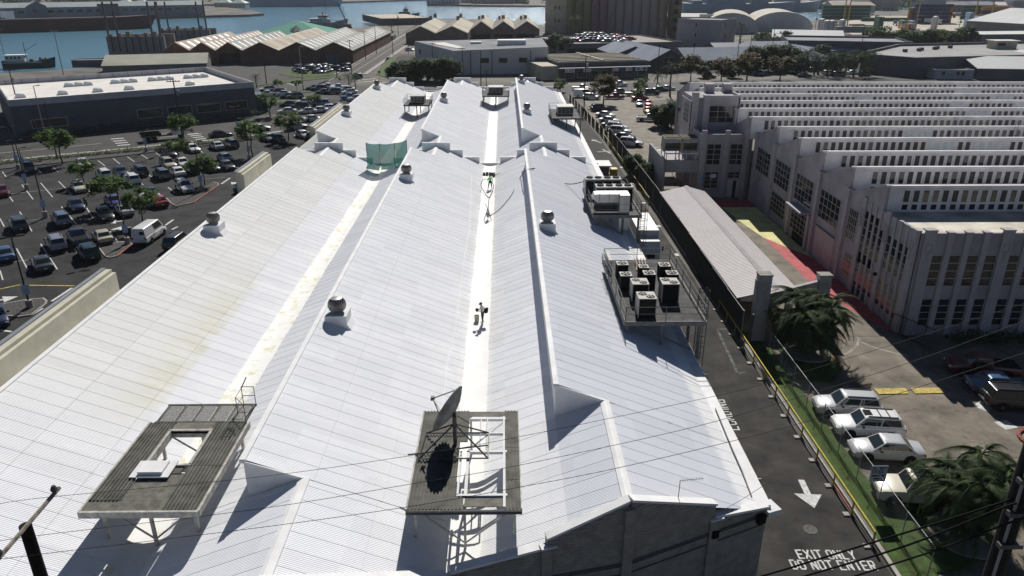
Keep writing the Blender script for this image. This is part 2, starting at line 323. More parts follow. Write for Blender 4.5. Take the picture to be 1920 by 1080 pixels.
gl2=struct(MB().prism(gp([(1440,575),(1520,590),(1580,690),(1560,720),(1500,712),(1455,650)]),0,.11).build('lawn',grassm))
bars([(1545,655,1580,692)],gl2,m=kerbred,wd=.15,z=.16)
b_=MB()
for k in range(28):
    a=k/28*2*math.pi; c_=G(1950,826)
    b_.rbox((c_[0]+1.3*math.cos(a),c_[1]+1.3*math.sin(a),0),(.22,.36,.16),a)
struct(b_.build('round_red_kerb',kerbred))
# north car park beside the lane and roads round it
np_=sheet('side_parking_lot',[(23.4,108.5),(33.4,108.5),(33.4,150),(36,200),(60,212),(22,218),(20.6,170)],drive,.011)
cy_=sheet('yard_ground',[(14,262),(-36,262),(-36,262.5),(-44,272),(-44,330),(160,330),(160,265)],asphalt,.004)
shed_g=sheet('market_parking_lot',[(70,150),(330,150),(330,240),(170,236),(75,226)],asphalt,.006)
sheet('warehouse_yard',gp([(300,160),(480,158),(640,139),(655,128),(560,124),(300,127)]),asphalt_road,.006)
sheet('container_yard',gp([(1600,66),(1920,64),(1920,30),(1640,30),(1560,45)]),mat('yard_concrete',(.5,.46,.38),.85,.15,.05),.008)
sheet('quay_apron',[(-139.5,293),(-100,293),(-100,420),(-60,420),(-60,540),(-82,546),(-103,506),(-122,498),(-139.5,428)],mat('quay_ground',(.2,.185,.16),.9,.3,.08),.006)
# ------------------------------------------------------------ the white corrugated building
PK=[-25.1,-9.7,5.7]; RG=[-28.,-12.5,2.9]; VL=[-32.8,-17.4,-2.0,13.4]; SL=.39; ZP=7.7; GW=.75
W0=[(22.9,101.),(29.9,101.),(36.9,100.)]; W1=[(112.8,171.),(114.5,174.),(115.,178.)]; YPW=107.; YEND=183.
def fy(x):   # skewed street front
    if x>5.7: return 27.8+.42*(x-5.7)
    if x>-2.5: return 27.8+.2*(x-5.7)
    return 26.16+.45*(x+2.5)
def fx(y):   # front limit: x where the front line reaches y (line rises with x)
    if y>=27.8: return 5.7+(y-27.8)/.42
    if y>=26.16: return 5.7+(y-27.8)/.2
    return -2.5+(y-26.16)/.45
mb=thing('white_corrugated_building','long white building with three sawtooth bays of corrugated roofing','building',(-9.7,60,0))
# roof material: fresh white coat over old sheets; the west bay still dirty with a yellowed patch
roof_m=bpy.data.materials.new('white_roof_sheet'); roof_m.use_nodes=True; n,l,p=nodes(roof_m)
p.inputs['Roughness'].default_value=.75; p.inputs['Specular IOR Level'].default_value=.2
g=n.new('ShaderNodeNewGeometry'); sx=n.new('ShaderNodeSeparateXYZ'); l.new(g.outputs['Position'],sx.inputs[0])
def math_(op,a,b=None,c=None):
    q=n.new('ShaderNodeMath'); q.operation=op
    for i,v in enumerate((a,b,c)):
        if v is None: continue
        if isinstance(v,(int,float)): q.inputs[i].default_value=v
        else: l.new(v,q.inputs[i])
    return q.outputs[0]
def sm(v,a,b): 
    q=n.new('ShaderNodeMapRange'); q.interpolation_type='SMOOTHSTEP'; l.new(v,q.inputs[0]); q.inputs[1].default_value=a; q.inputs[2].default_value=b; return q.outputs[0]
def noise(sc,det=4,vec=None,ro=.6):
    q=n.new('ShaderNodeTexNoise'); q.inputs['Scale'].default_value=sc; q.inputs['Detail'].default_value=det; q.inputs['Roughness'].default_value=ro; l.new(vec or g.outputs['Position'],q.inputs['Vector']); return q.outputs['Fac']
def mix(f,a,b):
    q=n.new('ShaderNodeMix'); q.data_type='RGBA'; l.new(f,q.inputs[0])
    for i,v in ((6,a),(7,b)):
        if isinstance(v,tuple): q.inputs[i].default_value=(*v,1)
        else: l.new(v,q.inputs[i])
    return q.outputs[2]
X,Y=sx.outputs[0],sx.outputs[1]
cx=n.new('ShaderNodeCombineXYZ'); l.new(math_('FLOOR',math_('DIVIDE',X,3.55)),cx.inputs[0]); l.new(math_('FLOOR',math_('DIVIDE',Y,1.05)),cx.inputs[1])
wn=n.new('ShaderNodeTexWhiteNoise'); wn.noise_dimensions='2D'; l.new(cx.outputs[0],wn.inputs['Vector'])
nz=noise(.35,5); base=mix(sm(nz,.35,.7),(.765,.78,.82),(.815,.825,.855))
old=math_('MULTIPLY',math_('SUBTRACT',1,sm(math_('ADD',X,math_('MULTIPLY',noise(.25),1.2)),-21.2,-20.2)),sm(math_('ADD',Y,math_('MULTIPLY',noise(.3),8)),33,45))
oldc=mix(noise(3.5,6,ro=.75),(.68,.68,.655),(.84,.835,.815))
base=mix(math_('MULTIPLY',old,.75),base,oldc)
yel=math_('MULTIPLY',math_('MULTIPLY',sm(X,-24.2,-21.4),math_('SUBTRACT',1,sm(X,-21.0,-20.6))),math_('MULTIPLY',sm(Y,36,41),math_('SUBTRACT',1,sm(Y,50,66))))
yv=n.new('ShaderNodeCombineXYZ'); l.new(math_('MULTIPLY',X,.3),yv.inputs[0]); l.new(math_('MULTIPLY',Y,1.4),yv.inputs[1])
yel=math_('MULTIPLY',yel,sm(noise(1.,6,vec=yv.outputs[0],ro=.7),.34,.62))
base=mix(math_('MULTIPLY',yel,.55),base,(.64,.62,.42))
dirty=math_('MULTIPLY',sm(noise(1.3,6,ro=.7),.62,.75),.2); base=mix(dirty,base,(.62,.61,.58))
stv=n.new('ShaderNodeCombineXYZ'); l.new(math_('MULTIPLY',X,.12),stv.inputs[0]); l.new(math_('MULTIPLY',Y,1.9),stv.inputs[1])
stk=math_('MULTIPLY',sm(noise(1.,5,vec=stv.outputs[0],ro=.7),.55,.8),.35); base=mix(stk,base,(.60,.60,.60))
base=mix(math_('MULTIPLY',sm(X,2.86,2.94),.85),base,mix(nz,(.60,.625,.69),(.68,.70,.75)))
# run-off stains near the second valley and the fresh coat sprayed past the gutter edges
v2=math_('ABSOLUTE',math_('ADD',X,2.)); edge=math_('ADD',v2,math_('MULTIPLY',noise(2.2,5,ro=.7),-1.1))
base=mix(math_('SUBTRACT',1,sm(edge,.35,.75)),base,(.87,.87,.86))
tan=math_('MULTIPLY',math_('SUBTRACT',1,sm(v2,1.,3.2)),math_('MULTIPLY',sm(noise(.22,3),.45,.7),.4)); base=mix(tan,base,(.68,.66,.56))
e1=math_('SUBTRACT',X,12.2); base=mix(sm(math_('ADD',e1,math_('MULTIPLY',noise(2.5),.8)),.0,.5),base,(.86,.86,.86))
hsv=n.new('ShaderNodeHueSaturation'); l.new(base,hsv.inputs['Color']); l.new(math_('ADD',math_('MULTIPLY',wn.outputs['Value'],.09),.945),hsv.inputs['Value'])
l.new(hsv.outputs[0],p.inputs['Base Color'])
bmp=n.new('ShaderNodeBump'); bmp.inputs['Strength'].default_value=.12; bmp.inputs['Distance'].default_value=.02; l.new(noise(14,3),bmp.inputs['Height']); l.new(bmp.outputs[0],p.inputs['Normal'])
# roof sheets
CP=.105; SW=10*CP; AMP=.0068
rest=MB(); NSH=[0]; SHM={}
def sheet_lines(b,xa,xb,y0,zf,lift,clip,oy=0,ox=0,oz=0,ny=10):
    top=[];k=0
    for j in range(ny*4+1):
        y=y0+j*CP/4; t=j/(ny*4); h=AMP*math.cos(j*math.pi/2)+lift+.009*(1-t)
        e=xb
        if clip: e=min(xb,fx(y))
        if e<=xa+.02: continue
        top.append(((xa-ox,y-oy,zf(xa)+h-oz),(e-ox,y-oy,zf(e)+h-oz)))
    if len(top)<2: return
    vs=[q for t_ in top for q in t_]; m=len(top)
    fs=[(2*i,2*i+1,2*i+3,2*i+2) for i in range(m-1)]
    nb=len(vs); a,c=top[0]; vs+=[(a[0],a[1],a[2]-.02),(c[0],c[1],c[2]-.02)]; fs.append((nb,nb+1,1,0))
    b.add(vs,fs)
def slope(xa,xb,y0,y1,zf,np):
    k=0; y=y0
    while y<y1-.02:
        yy=min(SW,y1-y); ny=max(1,int(round(yy/CP)))
        for i in range(np):
            a=xa+(xb-xa)*i/np; c=xa+(xb-xa)*(i+1)/np
            hi=zf(a)>zf(c); lift=(np-1-i if hi else i)*.014+.02
            clip=y<32.5; off=0
            a2=a+(off if i>0 else 0); c2=c
            if clip and y+SW<fy(a2): continue
            if y<46.5 and NSH[0]<300:
                full=(not clip or y>fy(c2)+.05) and ny==10
                if full:
                    key=(round(c2-a2,3),hi,lift)
                    if key not in SHM:
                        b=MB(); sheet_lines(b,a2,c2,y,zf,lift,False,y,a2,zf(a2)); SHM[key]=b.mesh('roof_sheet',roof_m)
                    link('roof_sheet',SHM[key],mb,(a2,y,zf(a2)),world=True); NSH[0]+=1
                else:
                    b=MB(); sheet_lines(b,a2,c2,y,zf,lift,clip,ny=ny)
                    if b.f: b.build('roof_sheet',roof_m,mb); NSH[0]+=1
            else: sheet_lines(rest,a2,c2,y,zf,lift,clip,ny=ny)
        y+=SW; k+=1
jobs=[]
for i in range(3):
    P,Rg,va,vb=PK[i],RG[i],VL[i],VL[i+1]
    zr=lambda x,P=P: ZP-SL*(x-P); zl=lambda x,P=P: ZP-SL*(P-x)
    segs=[]; ys=[20.,W0[i][0],W0[i][1],YPW,YPW+.3,W1[i][0],W1[i][1],YEND]
    for j in range(7):
        if j==3: continue
        wedge=j in(1,5)
        jobs.append((ys[j],Rg if wedge else P,vb-GW if i<2 else vb-.3,ys[j],ys[j+1],zr,3 if wedge else 2))
        jobs.append((ys[j],va+(GW if i else .1),Rg if wedge else P,ys[j],ys[j+1],zl,1 if wedge else 2))
# near rows first so that the sheets that show largest are the single objects
split=[]
for _,a,c,y0,y1,zf,np in jobs:
    y=y0
    ym=y0+math.ceil(max(0,(46.5-y0))/SW)*SW
    if y0<46.5: split.append((0,a,c,y0,min(y1,ym),zf,np)); 
    if y1>ym: split.append((1,a,c,max(y0,ym),y1,zf,np))
split.sort(key=lambda q:(q[0],q[3],q[1]))
for q in split: slope(*q[1:])
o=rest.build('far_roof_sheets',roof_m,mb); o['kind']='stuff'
# gutters, ridge caps, wedges
gut_m=bpy.data.materials.new('gutter_fresh_coat'); gut_m.use_nodes=True; n,l,p=nodes(gut_m); p.inputs['Roughness'].default_value=.7; p.inputs['Specular IOR Level'].default_value=.25
g=n.new('ShaderNodeNewGeometry'); sx=n.new('ShaderNodeSeparateXYZ'); l.new(g.outputs['Position'],sx.inputs[0]); X,Y=sx.outputs[0],sx.outputs[1]
base=mix(sm(noise(.6,4),.3,.7),(.82,.82,.80),(.88,.88,.86))
st_=math_('MULTIPLY',sm(noise(1.1,7,ro=.72),.5,.64),math_('SUBTRACT',1,sm(X,-12,-10))); base=mix(math_('MULTIPLY',st_,.75),base,(.66,.6,.34))
sp_=math_('MULTIPLY',sm(noise(3.2,8,ro=.8),.64,.7),math_('SUBTRACT',1,sm(X,-12,-10))); base=mix(math_('MULTIPLY',sp_,.7),base,(.3,.22,.08))
l.new(base,p.inputs['Base Color'])
for v in VL[1:3]:
    for a,c in ((fy(v)+.05,YPW),(YPW+.3,YEND)):
        b=MB(); N=int((c-a)/1.2)
        prof=[(-GW-.15,.09),(-.5,.0),(0,-.04),(.5,.0),(GW+.15,.09)]
        for k in range(N+1):
            y=a+(c-a)*k/N; jx=random.uniform(-.06,.06)
            b.v+=[(v+dx*(1.+.12*math.sin(k*1.7+dx)*0+.05*random.random())+jx*(abs(dx)>.6),y,4.98+dz) for dx,dz in prof]
        for k in range(N):
            for q in range(4): b.f.append((k*5+q,k*5+q+1,k*5+6+q,k*5+5+q)); b.m.append(0)
        b.build('valley_gutter',gut_m,mb,40)
for i in range(3):
    P,Rg=PK[i],RG[i]; zr=ZP+SL*(P-Rg); zb=ZP-SL*(P-Rg); 
    for a,c in (W0[i],W1[i]):
        b=MB().add([(Rg,a,zb-.05),(Rg,c,zb-.05),(Rg,c,zr-.06),(Rg,a,zr-.06)],[(0,1,2,3)])
        b.build('clerestory_wall',white_paint,mb)
        for y0,y1 in ((a,a+.1),(c-.1,c)):
            MB().yprism([(Rg,zb-.05),(Rg,zr-.02),(P,ZP-.02)],y0,y1).build('wedge_end_wall',white_paint,mb)
        MB().box(Rg-.16,a-.08,zr-.12,Rg+.14,c+.08,zr+.09).build('ridge_flashing',roof_fresh,mb)
        for y0 in (a-.1,c-.06):
            MB().yprism([(Rg-.1,zr+.04),(Rg-.1,zr-.1),(P+.1,ZP-.14),(P+.1,ZP+.05)],y0,y0+.16).build('verge_flashing',roof_fresh,mb)
    for a,c in ((20. if i<1 else fy(P)+.1,W0[i][0]),(W0[i][1],YPW),(YPW+.3,W1[i][0]),(W1[i][1],YEND)):
        MB().yprism([(P-.28,ZP-.08),(P-.26,ZP+.01),(P-.08,ZP+.085),(P+.08,ZP+.085),(P+.26,ZP+.01),(P+.28,ZP-.08)],a,c).build('ridge_cap',roof_fresh,mb)
# outer walls
wall_w=mat('white_masonry_wall',(.62,.62,.6),.8,.12,.6)
MB().box(-33,14,0,-32.7,YEND,4.75).build('west_wall',beige_m,mb)
MB().box(13.35,fy(13.4)+.3,0,13.6,YEND,4.6).build('east_wall',wall_w,mb)
MB().box(-33,YEND,0,13.6,YEND+.3,4.9).build('north_wall',wall_w,mb)
b=MB().box(12.9,fy(13.1)+.3,4.58,13.75,YEND,4.86).build('eave_gutter',roof_fresh,mb)
MB().tube([(13.95,fy(13.9)+1,4.35),(13.95,120,4.35),(13.95,YEND-6,4.35)],.05).build('eave_pipe',cream_m,mb)
MB().tube([(14.12,fy(13.9)+1.5,4.15),(14.12,YEND-8,4.15)],.04).build('eave_pipe',cream_m,mb)
MB().tube([(13.3,40.5,4.95),(13.1,36,4.97),(13.05,34,4.97),(12.9,31.8,4.98)],.035).build('roof_cable',steel_dark,mb)
for k in range(24): MB().box(13.6,34+k*5.9,4.1,14.2,34.08+k*5.9,4.4).build('pipe_bracket',cream_m,mb)
def stepped(y,ylab):
    for i in range(3):
        P=PK[i]; st=[(0,2.0,8.2),(2.0,3.8,7.15),(3.8,6.2,6.1)]
        for a,c,z in st:
            for s in (-1,1):
                x0,x1=sorted((P+s*a,P+s*c)); x0=max(x0,-32.9); x1=min(x1,13.55)
                MB().box(x0,y,4.,x1,y+.28,z).build('stepped_parapet',white_paint,mb)
                MB().box(x0-.03,y-.05,z,x1+.03,y+.33,z+.09).build('parapet_coping',roof_fresh,mb)
    for i in range(1,3): MB().box(VL[i]-1.5,y+.02,4,VL[i]+1.5,y+.26,5.3).build('stepped_parapet',white_paint,mb)
stepped(YPW,0); stepped(YEND,1)
# street front: block wall with gabled coping, pilasters and conduits
front=MB().box(0,0,0,0.01,.01,.01)
def fpt(x,d=0): return (x+d*.15,fy(x)-d)
segs_=[(13.4,10.3),(10.3,5.75),(5.65,1.85),(1.85,-2.5),(-2.5,-9.7),(-9.7,-17.4),(-17.4,-25.1)]
dy_=-.38
def rz_(x):
    i=0 if x<VL[1] else (1 if x<VL[2] else 2); return ZP-SL*abs(x-PK[i])
wallm=block_m
for k,(xa,xb) in enumerate(segs_):
    drop=.0; za,zb_=rz_(xa)+.28+dy_*0,rz_(xb)+.28
    if k==0: za=zb_=5.1; za=4.95; zb_=5.42
    if k==3: za,zb_=6.0,5.4
    A,B=fpt(xa),fpt(xb); u=Vector((B[0]-A[0],B[1]-A[1])); nrm=Vector((u.y,-u.x)).normalized(); nrm=nrm if nrm.y<0 else -nrm
    t=nrm*.14
    MB().prism([(A[0]-t.x,A[1]-t.y),(B[0]-t.x,B[1]-t.y),(B[0]+t.x*.9,B[1]+t.y*.9),(A[0]+t.x*.9,A[1]+t.y*.9)],0,[za,zb_,zb_,za] if True else za).build('front_wall',wallm,mb)
    b=MB(); c=nrm*.24
    pts=[(A[0]-c.x,A[1]-c.y),(B[0]-c.x,B[1]-c.y),(B[0]+c.x,B[1]+c.y),(A[0]+c.x,A[1]+c.y)]
    s_=sum(pts[i][0]*pts[(i+1)%4][1]-pts[(i+1)%4][0]*pts[i][1] for i in range(4)); zz=[za,zb_,zb_,za]
    if s_<0: pts=pts[::-1]; zz=zz[::-1]
    b.prism(pts,zz,[z+.13 for z in zz]); b.build('parapet_coping',roof_fresh,mb)
# blocks of the visible wall face
blk=MB().box(0,-.03,0,.392,0,.192).mesh('block',block_m); NB=0; brest=MB()
for k,(xa,xb) in enumerate(segs_[:5]):
    A,B=Vector(fpt(xb)),Vector(fpt(xa)); L=(B-A).length; u=(B-A)/L; ang=math.atan2(u.y,u.x); nn=Vector((u.y,-u.x)); org=A+nn*.127
    za,zb_=rz_(xb)+.26,rz_(xa)+.26
    if k==0: za,zb_=5.36,4.9
    if k==3: za,zb_=5.36,5.96
    r=0; z=3.4
    while z<8.1:
        s=-.2*(r%2)
        while s<L:
            a0,a1=max(0,s),min(L,s+.4); tz=min(za+(zb_-za)*a0/L,za+(zb_-za)*a1/L)
            if z+.2<tz and a1-a0>.15:
                q=org+u*a0
                if NB<300 and z>4.2 and k<4 and a1-a0>.39: link('block',blk,mb,(q.x,q.y,z),(0,0,ang),world=True); NB+=1
                else:
                    d=a1-a0-.008; P4=[q,q+u*d,q+u*d+nn*.03,q+nn*.03]; brest.prism([tuple(x) for x in P4],z,z+.192)
            s+=.4
        z+=.2; r+=1
o=brest.build('lower_blocks',block_m,mb); o['kind']='stuff'
for x,zt in ((5.7,7.6),(1.85,6.1),(10.3,5.4),(-2.5,4.8)):
    q=fpt(x); MB().rbox((q[0],q[1]-.16,0),(.5,.34,zt),.28).build('pilaster',block_m,mb)
for x,z in ((1.85,6.22),(10.3,5.5)):
    q=fpt(x); MB().rbox((q[0]+.1,q[1]-.12,z-.14),(.75,.4,.08),.3).build('pilaster_cap',roof_fresh,mb)
for z in (4.3,4.15,3.6):
    b=MB(); b.tube([(*fpt(x,.22),z+(.03*x if z<4.2 else .028*x)) for x in (13.2,10,5.7,2,-2.4)],.025); b.build('wall_conduit',steel_dark,mb)
q=fpt(10.35,.35); MB().rbox((q[0],q[1],4.35),(.34,.2,.4),.4).build('junction_box',black,mb)
q=fpt(13.0,.35); MB().rbox((q[0],q[1],4.3),(.45,.25,.5),.4).build('junction_box',black,mb)
MB().rbox((13.75,fy(13.6)+.25,4.35),(.8,.9,.34),.35).build('eave_end_box',white_paint,mb)
# beige west parapet fins
for y0,y1,zt in ((30,59.6,7.2),(93.5,105.5,7.3),(132,158,6.1)):
    b=MB().box(-34.1,y0,0,-33.05,y1,zt-.28); b.build('west_parapet',beige_m,mb)
    MB().xprism([(y0,zt-.28),(y1,zt-.28),(y1,zt),(y0,zt)],-34.1,-33.35).build('parapet_top',beige_m,mb)
    MB().box(-34.2,y0-.05,zt,-33.85,y1+.05,zt+.1).build('grey_coping',mat('grey_flashing',(.25,.27,.3),.5,.1,2),mb)
# roof turbine vents
vane_m=mat('weathered_aluminium',(.34,.33,.31),.45,.2,5,metal=.7)
def turbine(x,y,i,label,s=.92):
    t=thing('roof_turbine',label,'roof vent',(x,y,ZP-SL*(x-PK[i])),0,'turbine vents along the roof ridges')
    zb=0; top=.78*s; 
    MB().xprism([(-.85*s,-.35),(.85*s,-.35),(.85*s,top),(-.85*s,top)],-.8*s,.8*s).build('curb_box',white_paint,t,local=True)
    MB().yprism([(.8*s,-.45),(1.15*s,-.42),(.8*s,.1)],-.8*s,.8*s).build('curb_flashing',roof_fresh,t,local=True)
    MB().lathe([(.42*s,top),(.42*s,top+.12)],n=20).build('collar',vane_m,t,local=True)
    b=MB(); n=32
    for zz,r in ((.1,.42),(.25,.6),(.5,.68),(.75,.66),(.95,.56),(1.05,.4)):
        for k in range(n*2):
            a=math.pi*k/n; rr=(r if k%2 else r*.88)*s; b.v.append((rr*math.cos(a),rr*math.sin(a),top+zz*s))
    for q in range(5):
        for k in range(n*2): b.f.append((q*2*n+k,q*2*n+(k+1)%(2*n),(q+1)*2*n+(k+1)%(2*n),(q+1)*2*n+k)); b.m.append(0)
    b.build('vaned_drum',vane_m,t,local=True)
    MB().lathe([(.45*s,top+1.03*s),(.4*s,top+1.1*s),(.18*s,top+1.14*s),(.05*s,top+1.15*s)],n=20).build('cap',vane_m,t,30,local=True)
    return t
for px,py,i,lb in ((630,606,1,'largest grey turbine vent on the middle ridge, nearest the camera'),(404,436,0,'turbine vent on the west ridge above the parked white van'),(765,338,1,'turbine vent on the middle ridge beside the green netting'),
  (838,192,1,'small turbine vent near the far end of the middle ridge'),(657,218,0,'turbine vent at the near end of the far west ridge'),(720,168,0,'turbine vent at the far end of the west ridge'),
  (1026,432,2,'turbine vent on the east ridge beside the rooftop duct platform'),(985,214,2,'turbine vent on the far east ridge, nearer of two'),(975,157,2,'turbine vent at the far end of the east ridge')):
    q=G(px,py,8.2); x=RG[i]+1.15; turbine(x,q[1],i,lb)
# rooftop platforms
def railing(par,P,z,h=1.1,step=1.6,m=steel,r=.022,mid=True):
    for i in range(len(P)-1):
        a,c=Vector((*P[i],z)),Vector((*P[i+1],z)); L=(c-a).length
        for hh in ((h,h*.52) if mid else (h,)): MB().tube([a+Vector((0,0,hh)),c+Vector((0,0,hh))],r,5).build('guard_rail',m,par)
        N=max(1,round(L/step))
        for k in range(N+1):
            q=a+(c-a)*k/N; MB().tube([q,q+Vector((0,0,h))],r,5).build('guard_post',m,par)
deck_m=mat('weathered_dark_deck',(.135,.13,.118),.75,.4,1.2,second=(.055,.06,.045))
lightsteel=mat('bleached_steel',(.55,.53,.48),.6,.25,3)
def ribbed(b,x0,x1,y0,y1,z,pitch=.18,h=.05):
    k=0; x=x0
    b.box(x0,y0,z-.03,x1,y1,z)
    while x<x1-.05: b.box(x,y0,z-.001,min(x+pitch*.45,x1),y1,z+h); x+=pitch
rnd=random.Random(3)
# platform west (dark slats, hatch, walkway)
T=thing('west_roof_platform','dark slatted roof platform with white hatch and open well, left','platform',(-16.8,32.4,4.9))
x0,x1,y0,y1,z=-19.4,-14.1,27.8,35.2,7.5
for a,c,d,e,nm in ((x0,-18.0,28.6,y1,0),(-15.75,x1,y0,31.2,1),(-15.75,x1,31.25,y1,1)):
    b=MB(); ribbed(b,a,c,d,e,z); b.build('slatted_panel',deck_m,T)
b=MB(); ribbed(b,-17.95,-15.8,28.65,30.6,z-.05,.12,.02); b.build('slatted_panel',mat('faded_deck',(.2,.19,.165),.8,.4,2,second=(.09,.09,.075)),T)
b=MB(); ribbed(b,x0,-15.8,y0,28.6,z-.03,.12,.02); b.build('slatted_panel',MATS['faded_deck'],T)
MB().box(-17.95,34.3,z-.1,-15.8,y1,z+.02).build('deck_plate',MATS['faded_deck'],T); MB().box(-17.95,30.65,z-.08,-16,31.3,z).build('deck_plate',deck_m,T)
for a,c,d,e in ((-18.05,-17.9,31.3,34.35),(-15.85,-15.7,31.3,34.35),(-18.05,-15.7,34.3,34.45),(-18.05,-15.7,31.2,31.34)): MB().box(a,d,z-.35,c,e,z+.09).build('well_frame',lightsteel,T)
MB().box(-18.3,30.2,z+.06,-16.4,31.55,z+.12).build('hatch_frame',white_paint,T); MB().box(-17.95,30.4,z+.12,-16.75,31.35,z+.27).build('hatch_lid',roof_fresh,T)
for a,c,d,e in ((x0-.08,x1+.08,y0-.12,y0),(x0-.1,x0,y0,y1),(x1,x1+.12,y0,y1)): MB().box(a,d,z-.28,c,e,z+.06).build('edge_beam',lightsteel,T)
for k in range(5): MB().box(-19+k*.95,35.25,z-.02,-18.25+k*.95,37,z).build('grating',mat('open_grating',(.3,.3,.29),.6,.3,8),T)
for k in range(6): MB().box(-19.15+k*.95,35.2,z-.1,-19.0+k*.95,37.1,z+.02).build('walkway_beam',deck_m,T)
for yy in (35.2,37.0): MB().box(-19.2,yy,z-.1,-14.2,yy+.12,z+.03).build('walkway_beam',deck_m,T)
for x,y in ((-18.9,28.6),(-16.6,28.4),(-14.5,28.4),(-18.9,35),(-14.5,35),(-16.6,35)): MB().box(x-.07,y-.07,5.0,x+.07,y+.07,z-.05).build('support_post',lightsteel,T)
MB().tube([(-18.9,28.6,z-.3),(-16.6,28.4,5.4)],.05).build('brace',lightsteel,T); MB().tube([(-14.5,28.4,z-.3),(-16.6,28.4,5.4)],.05).build('brace',lightsteel,T)
MB().tube([(-18.9,35,z-.3),(-16.6,35,5.4)],.05).build('brace',lightsteel,T)
railing(T,[(-14.9,37),(-14.9,36),(-14.2,35.2)],z,1.1,.8,steel_dark); railing(T,[(-14.2,37),(-14.9,37)],z,1.2,.7,steel_dark)
MB().tube([(-14.9,37,z+1.1),(-14.6,37.2,z+1.7)],.03).build('ladder_rail',steel_dark,T)
b=MB()
for x in (-15.0,-14.55): b.tube([(x,33.6,z+.1),(x,34.6,z+.1)],.025,5)
for k in range(4): b.tube([(-15,33.7+k*.27,z+.1),(-14.55,33.7+k*.27,z+.1)],.018,5)
b.build('roof_ladder',steel_dark,T)
# platform with the dish
T=thing('dish_roof_platform','dark slatted platform frame over the middle valley carrying the satellite dish','platform',(-1.9,32,4.9))
x0,x1,y0,y1=-4.5,.72,27.75,36.2
ys_=[y0,28.7,29.9,31.1,33.2,36.2]
for k in range(5):
    xr=-2.35 if 1<=k<=3 else -1.95
    b=MB(); ribbed(b,x0,xr,ys_[k]+.01,ys_[k+1],z,.17,.05); b.build('slatted_panel',deck_m,T)
for a,c in ((y0,29.9),(29.95,32.6),(32.65,y1)): b=MB(); ribbed(b,.0,x1,a,c,z,.17,.05); b.build('slatted_panel',deck_m,T)
b=MB(); ribbed(b,-1.9,-.05,28.0,28.75,z-.03,.1,.02); b.build('slatted_panel',MATS['faded_deck'],T)
MB().tube([(x0-.05,y0-.1,z-.06),(x1+.05,y0-.1,z-.06)],.11,8).build('edge_pipe',steel_dark,T)
MB().box(x1,y0,z-.28,x1+.06,y0+.2,z+.03).build('edge_plate',steel_dark,T); MB().box(x0-.08,y0,z-.1,x0,y1,z+.06).build('edge_beam',lightsteel,T); MB().box(x1,y0,z-.1,x1+.06,y1,z+.06).build('edge_beam',lightsteel,T)
for a in ((-2.3,28.8,-2.2,32.3),(-1.95,28.8,-1.8,32.3),(-.1,27.9,.02,32.3),(-.1,32.3,.0,35.6),(-2.0,28.7,.1,28.85),(-2.3,28.7,-1.8,28.85),(-1.95,32.2,.1,32.35),(-1.9,35.3,.05,35.45),(-1.95,33.9,0,34.0)): MB().box(a[0],a[1],z-.1,a[2],a[3],z+.06+a[0]*.003).build('frame_bar',white_paint,T)
for a,c in (((-1.9,32.4,z),(0,35.2,z)),((-1.3,35.3,z+.02),(-1.3,32.4,z+.02)),((-.95,35.3,z+.03),(-.95,32.4,z+.03))): MB().tube([a,c],.04,5).build('frame_bar',white_paint,T)
MB().box(-1.95,35.7,z-.05,.05,36.15,z).build('deck_plate',MATS['faded_deck'],T)
for x,y in ((-4.2,28.2),(-1.9,28.2),(.4,28.2),(-4.2,35.8),(.4,35.8),(-1.9,35.8),(-1.9,32.2)): MB().box(x-.06,y-.06,5.0,x+.06,y+.06,z-.04).build('support_post',lightsteel,T)
MB().tube([(-4.2,28.2,z-.3),(-1.9,28.2,5.2)],.045).build('brace',lightsteel,T); MB().tube([(.4,28.2,z-.3),(-1.9,28.2,5.2)],.045).build('brace',lightsteel,T)
# dish
D=thing('satellite_dish','grey satellite dish seen edge-on over the dark platform','satellite dish',(-2.75,32.9,z+.06))
c0=Vector((.1,.35,1.75)); ax=Vector((-.84,.36,.4)).normalized(); R=Matrix.Rotation(0,3,'X'); q=ax.to_track_quat('Z','Y'); b=MB(); prof=[(.06,0),(.4,.03),(.75,.12),(1.05,.25),(1.32,.4)]; n_s=28
vs=[]
for r,h in prof+[(1.34,.35),(1.05,.2),(.75,.07),(.4,-.02),(.06,-.06)]:
    for k in range(n_s): vs.append(c0+q@Vector((r*math.cos(2*math.pi*k/n_s),r*math.sin(2*math.pi*k/n_s),h)))
fs=[(i*n_s+k,i*n_s+(k+1)%n_s,(i+1)*n_s+(k+1)%n_s,(i+1)*n_s+k) for i in range(9) for k in range(n_s)]
b.add(vs,fs).build('reflector',mat('dish_grey',(.3,.29,.275),.6,.25,1.5),D,30,local=True)
foc=c0+ax*1.3+Vector((0,0,0)); MB().box(foc.x-.1,foc.y-.1,foc.z-.08,foc.x+.1,foc.y+.1,foc.z+.12).build('feed_horn',steel_dark,D,local=True)
for k in (2,11,20): e=c0+q@Vector((1.25*math.cos(2*math.pi*k/n_s),1.25*math.sin(2*math.pi*k/n_s),.38)); MB().tube([e,foc],.03,5).build('feed_strut',lightsteel if k==2 else steel_dark,D,local=True)
MB().tube([(.15,.15,0),(.15,.15,1.6)],.11,8).build('mast',steel_dark,D,local=True); MB().tube([(.15,.15,1.5),c0-ax*.05],.09,8).build('mount_arm',steel_dark,D,local=True)
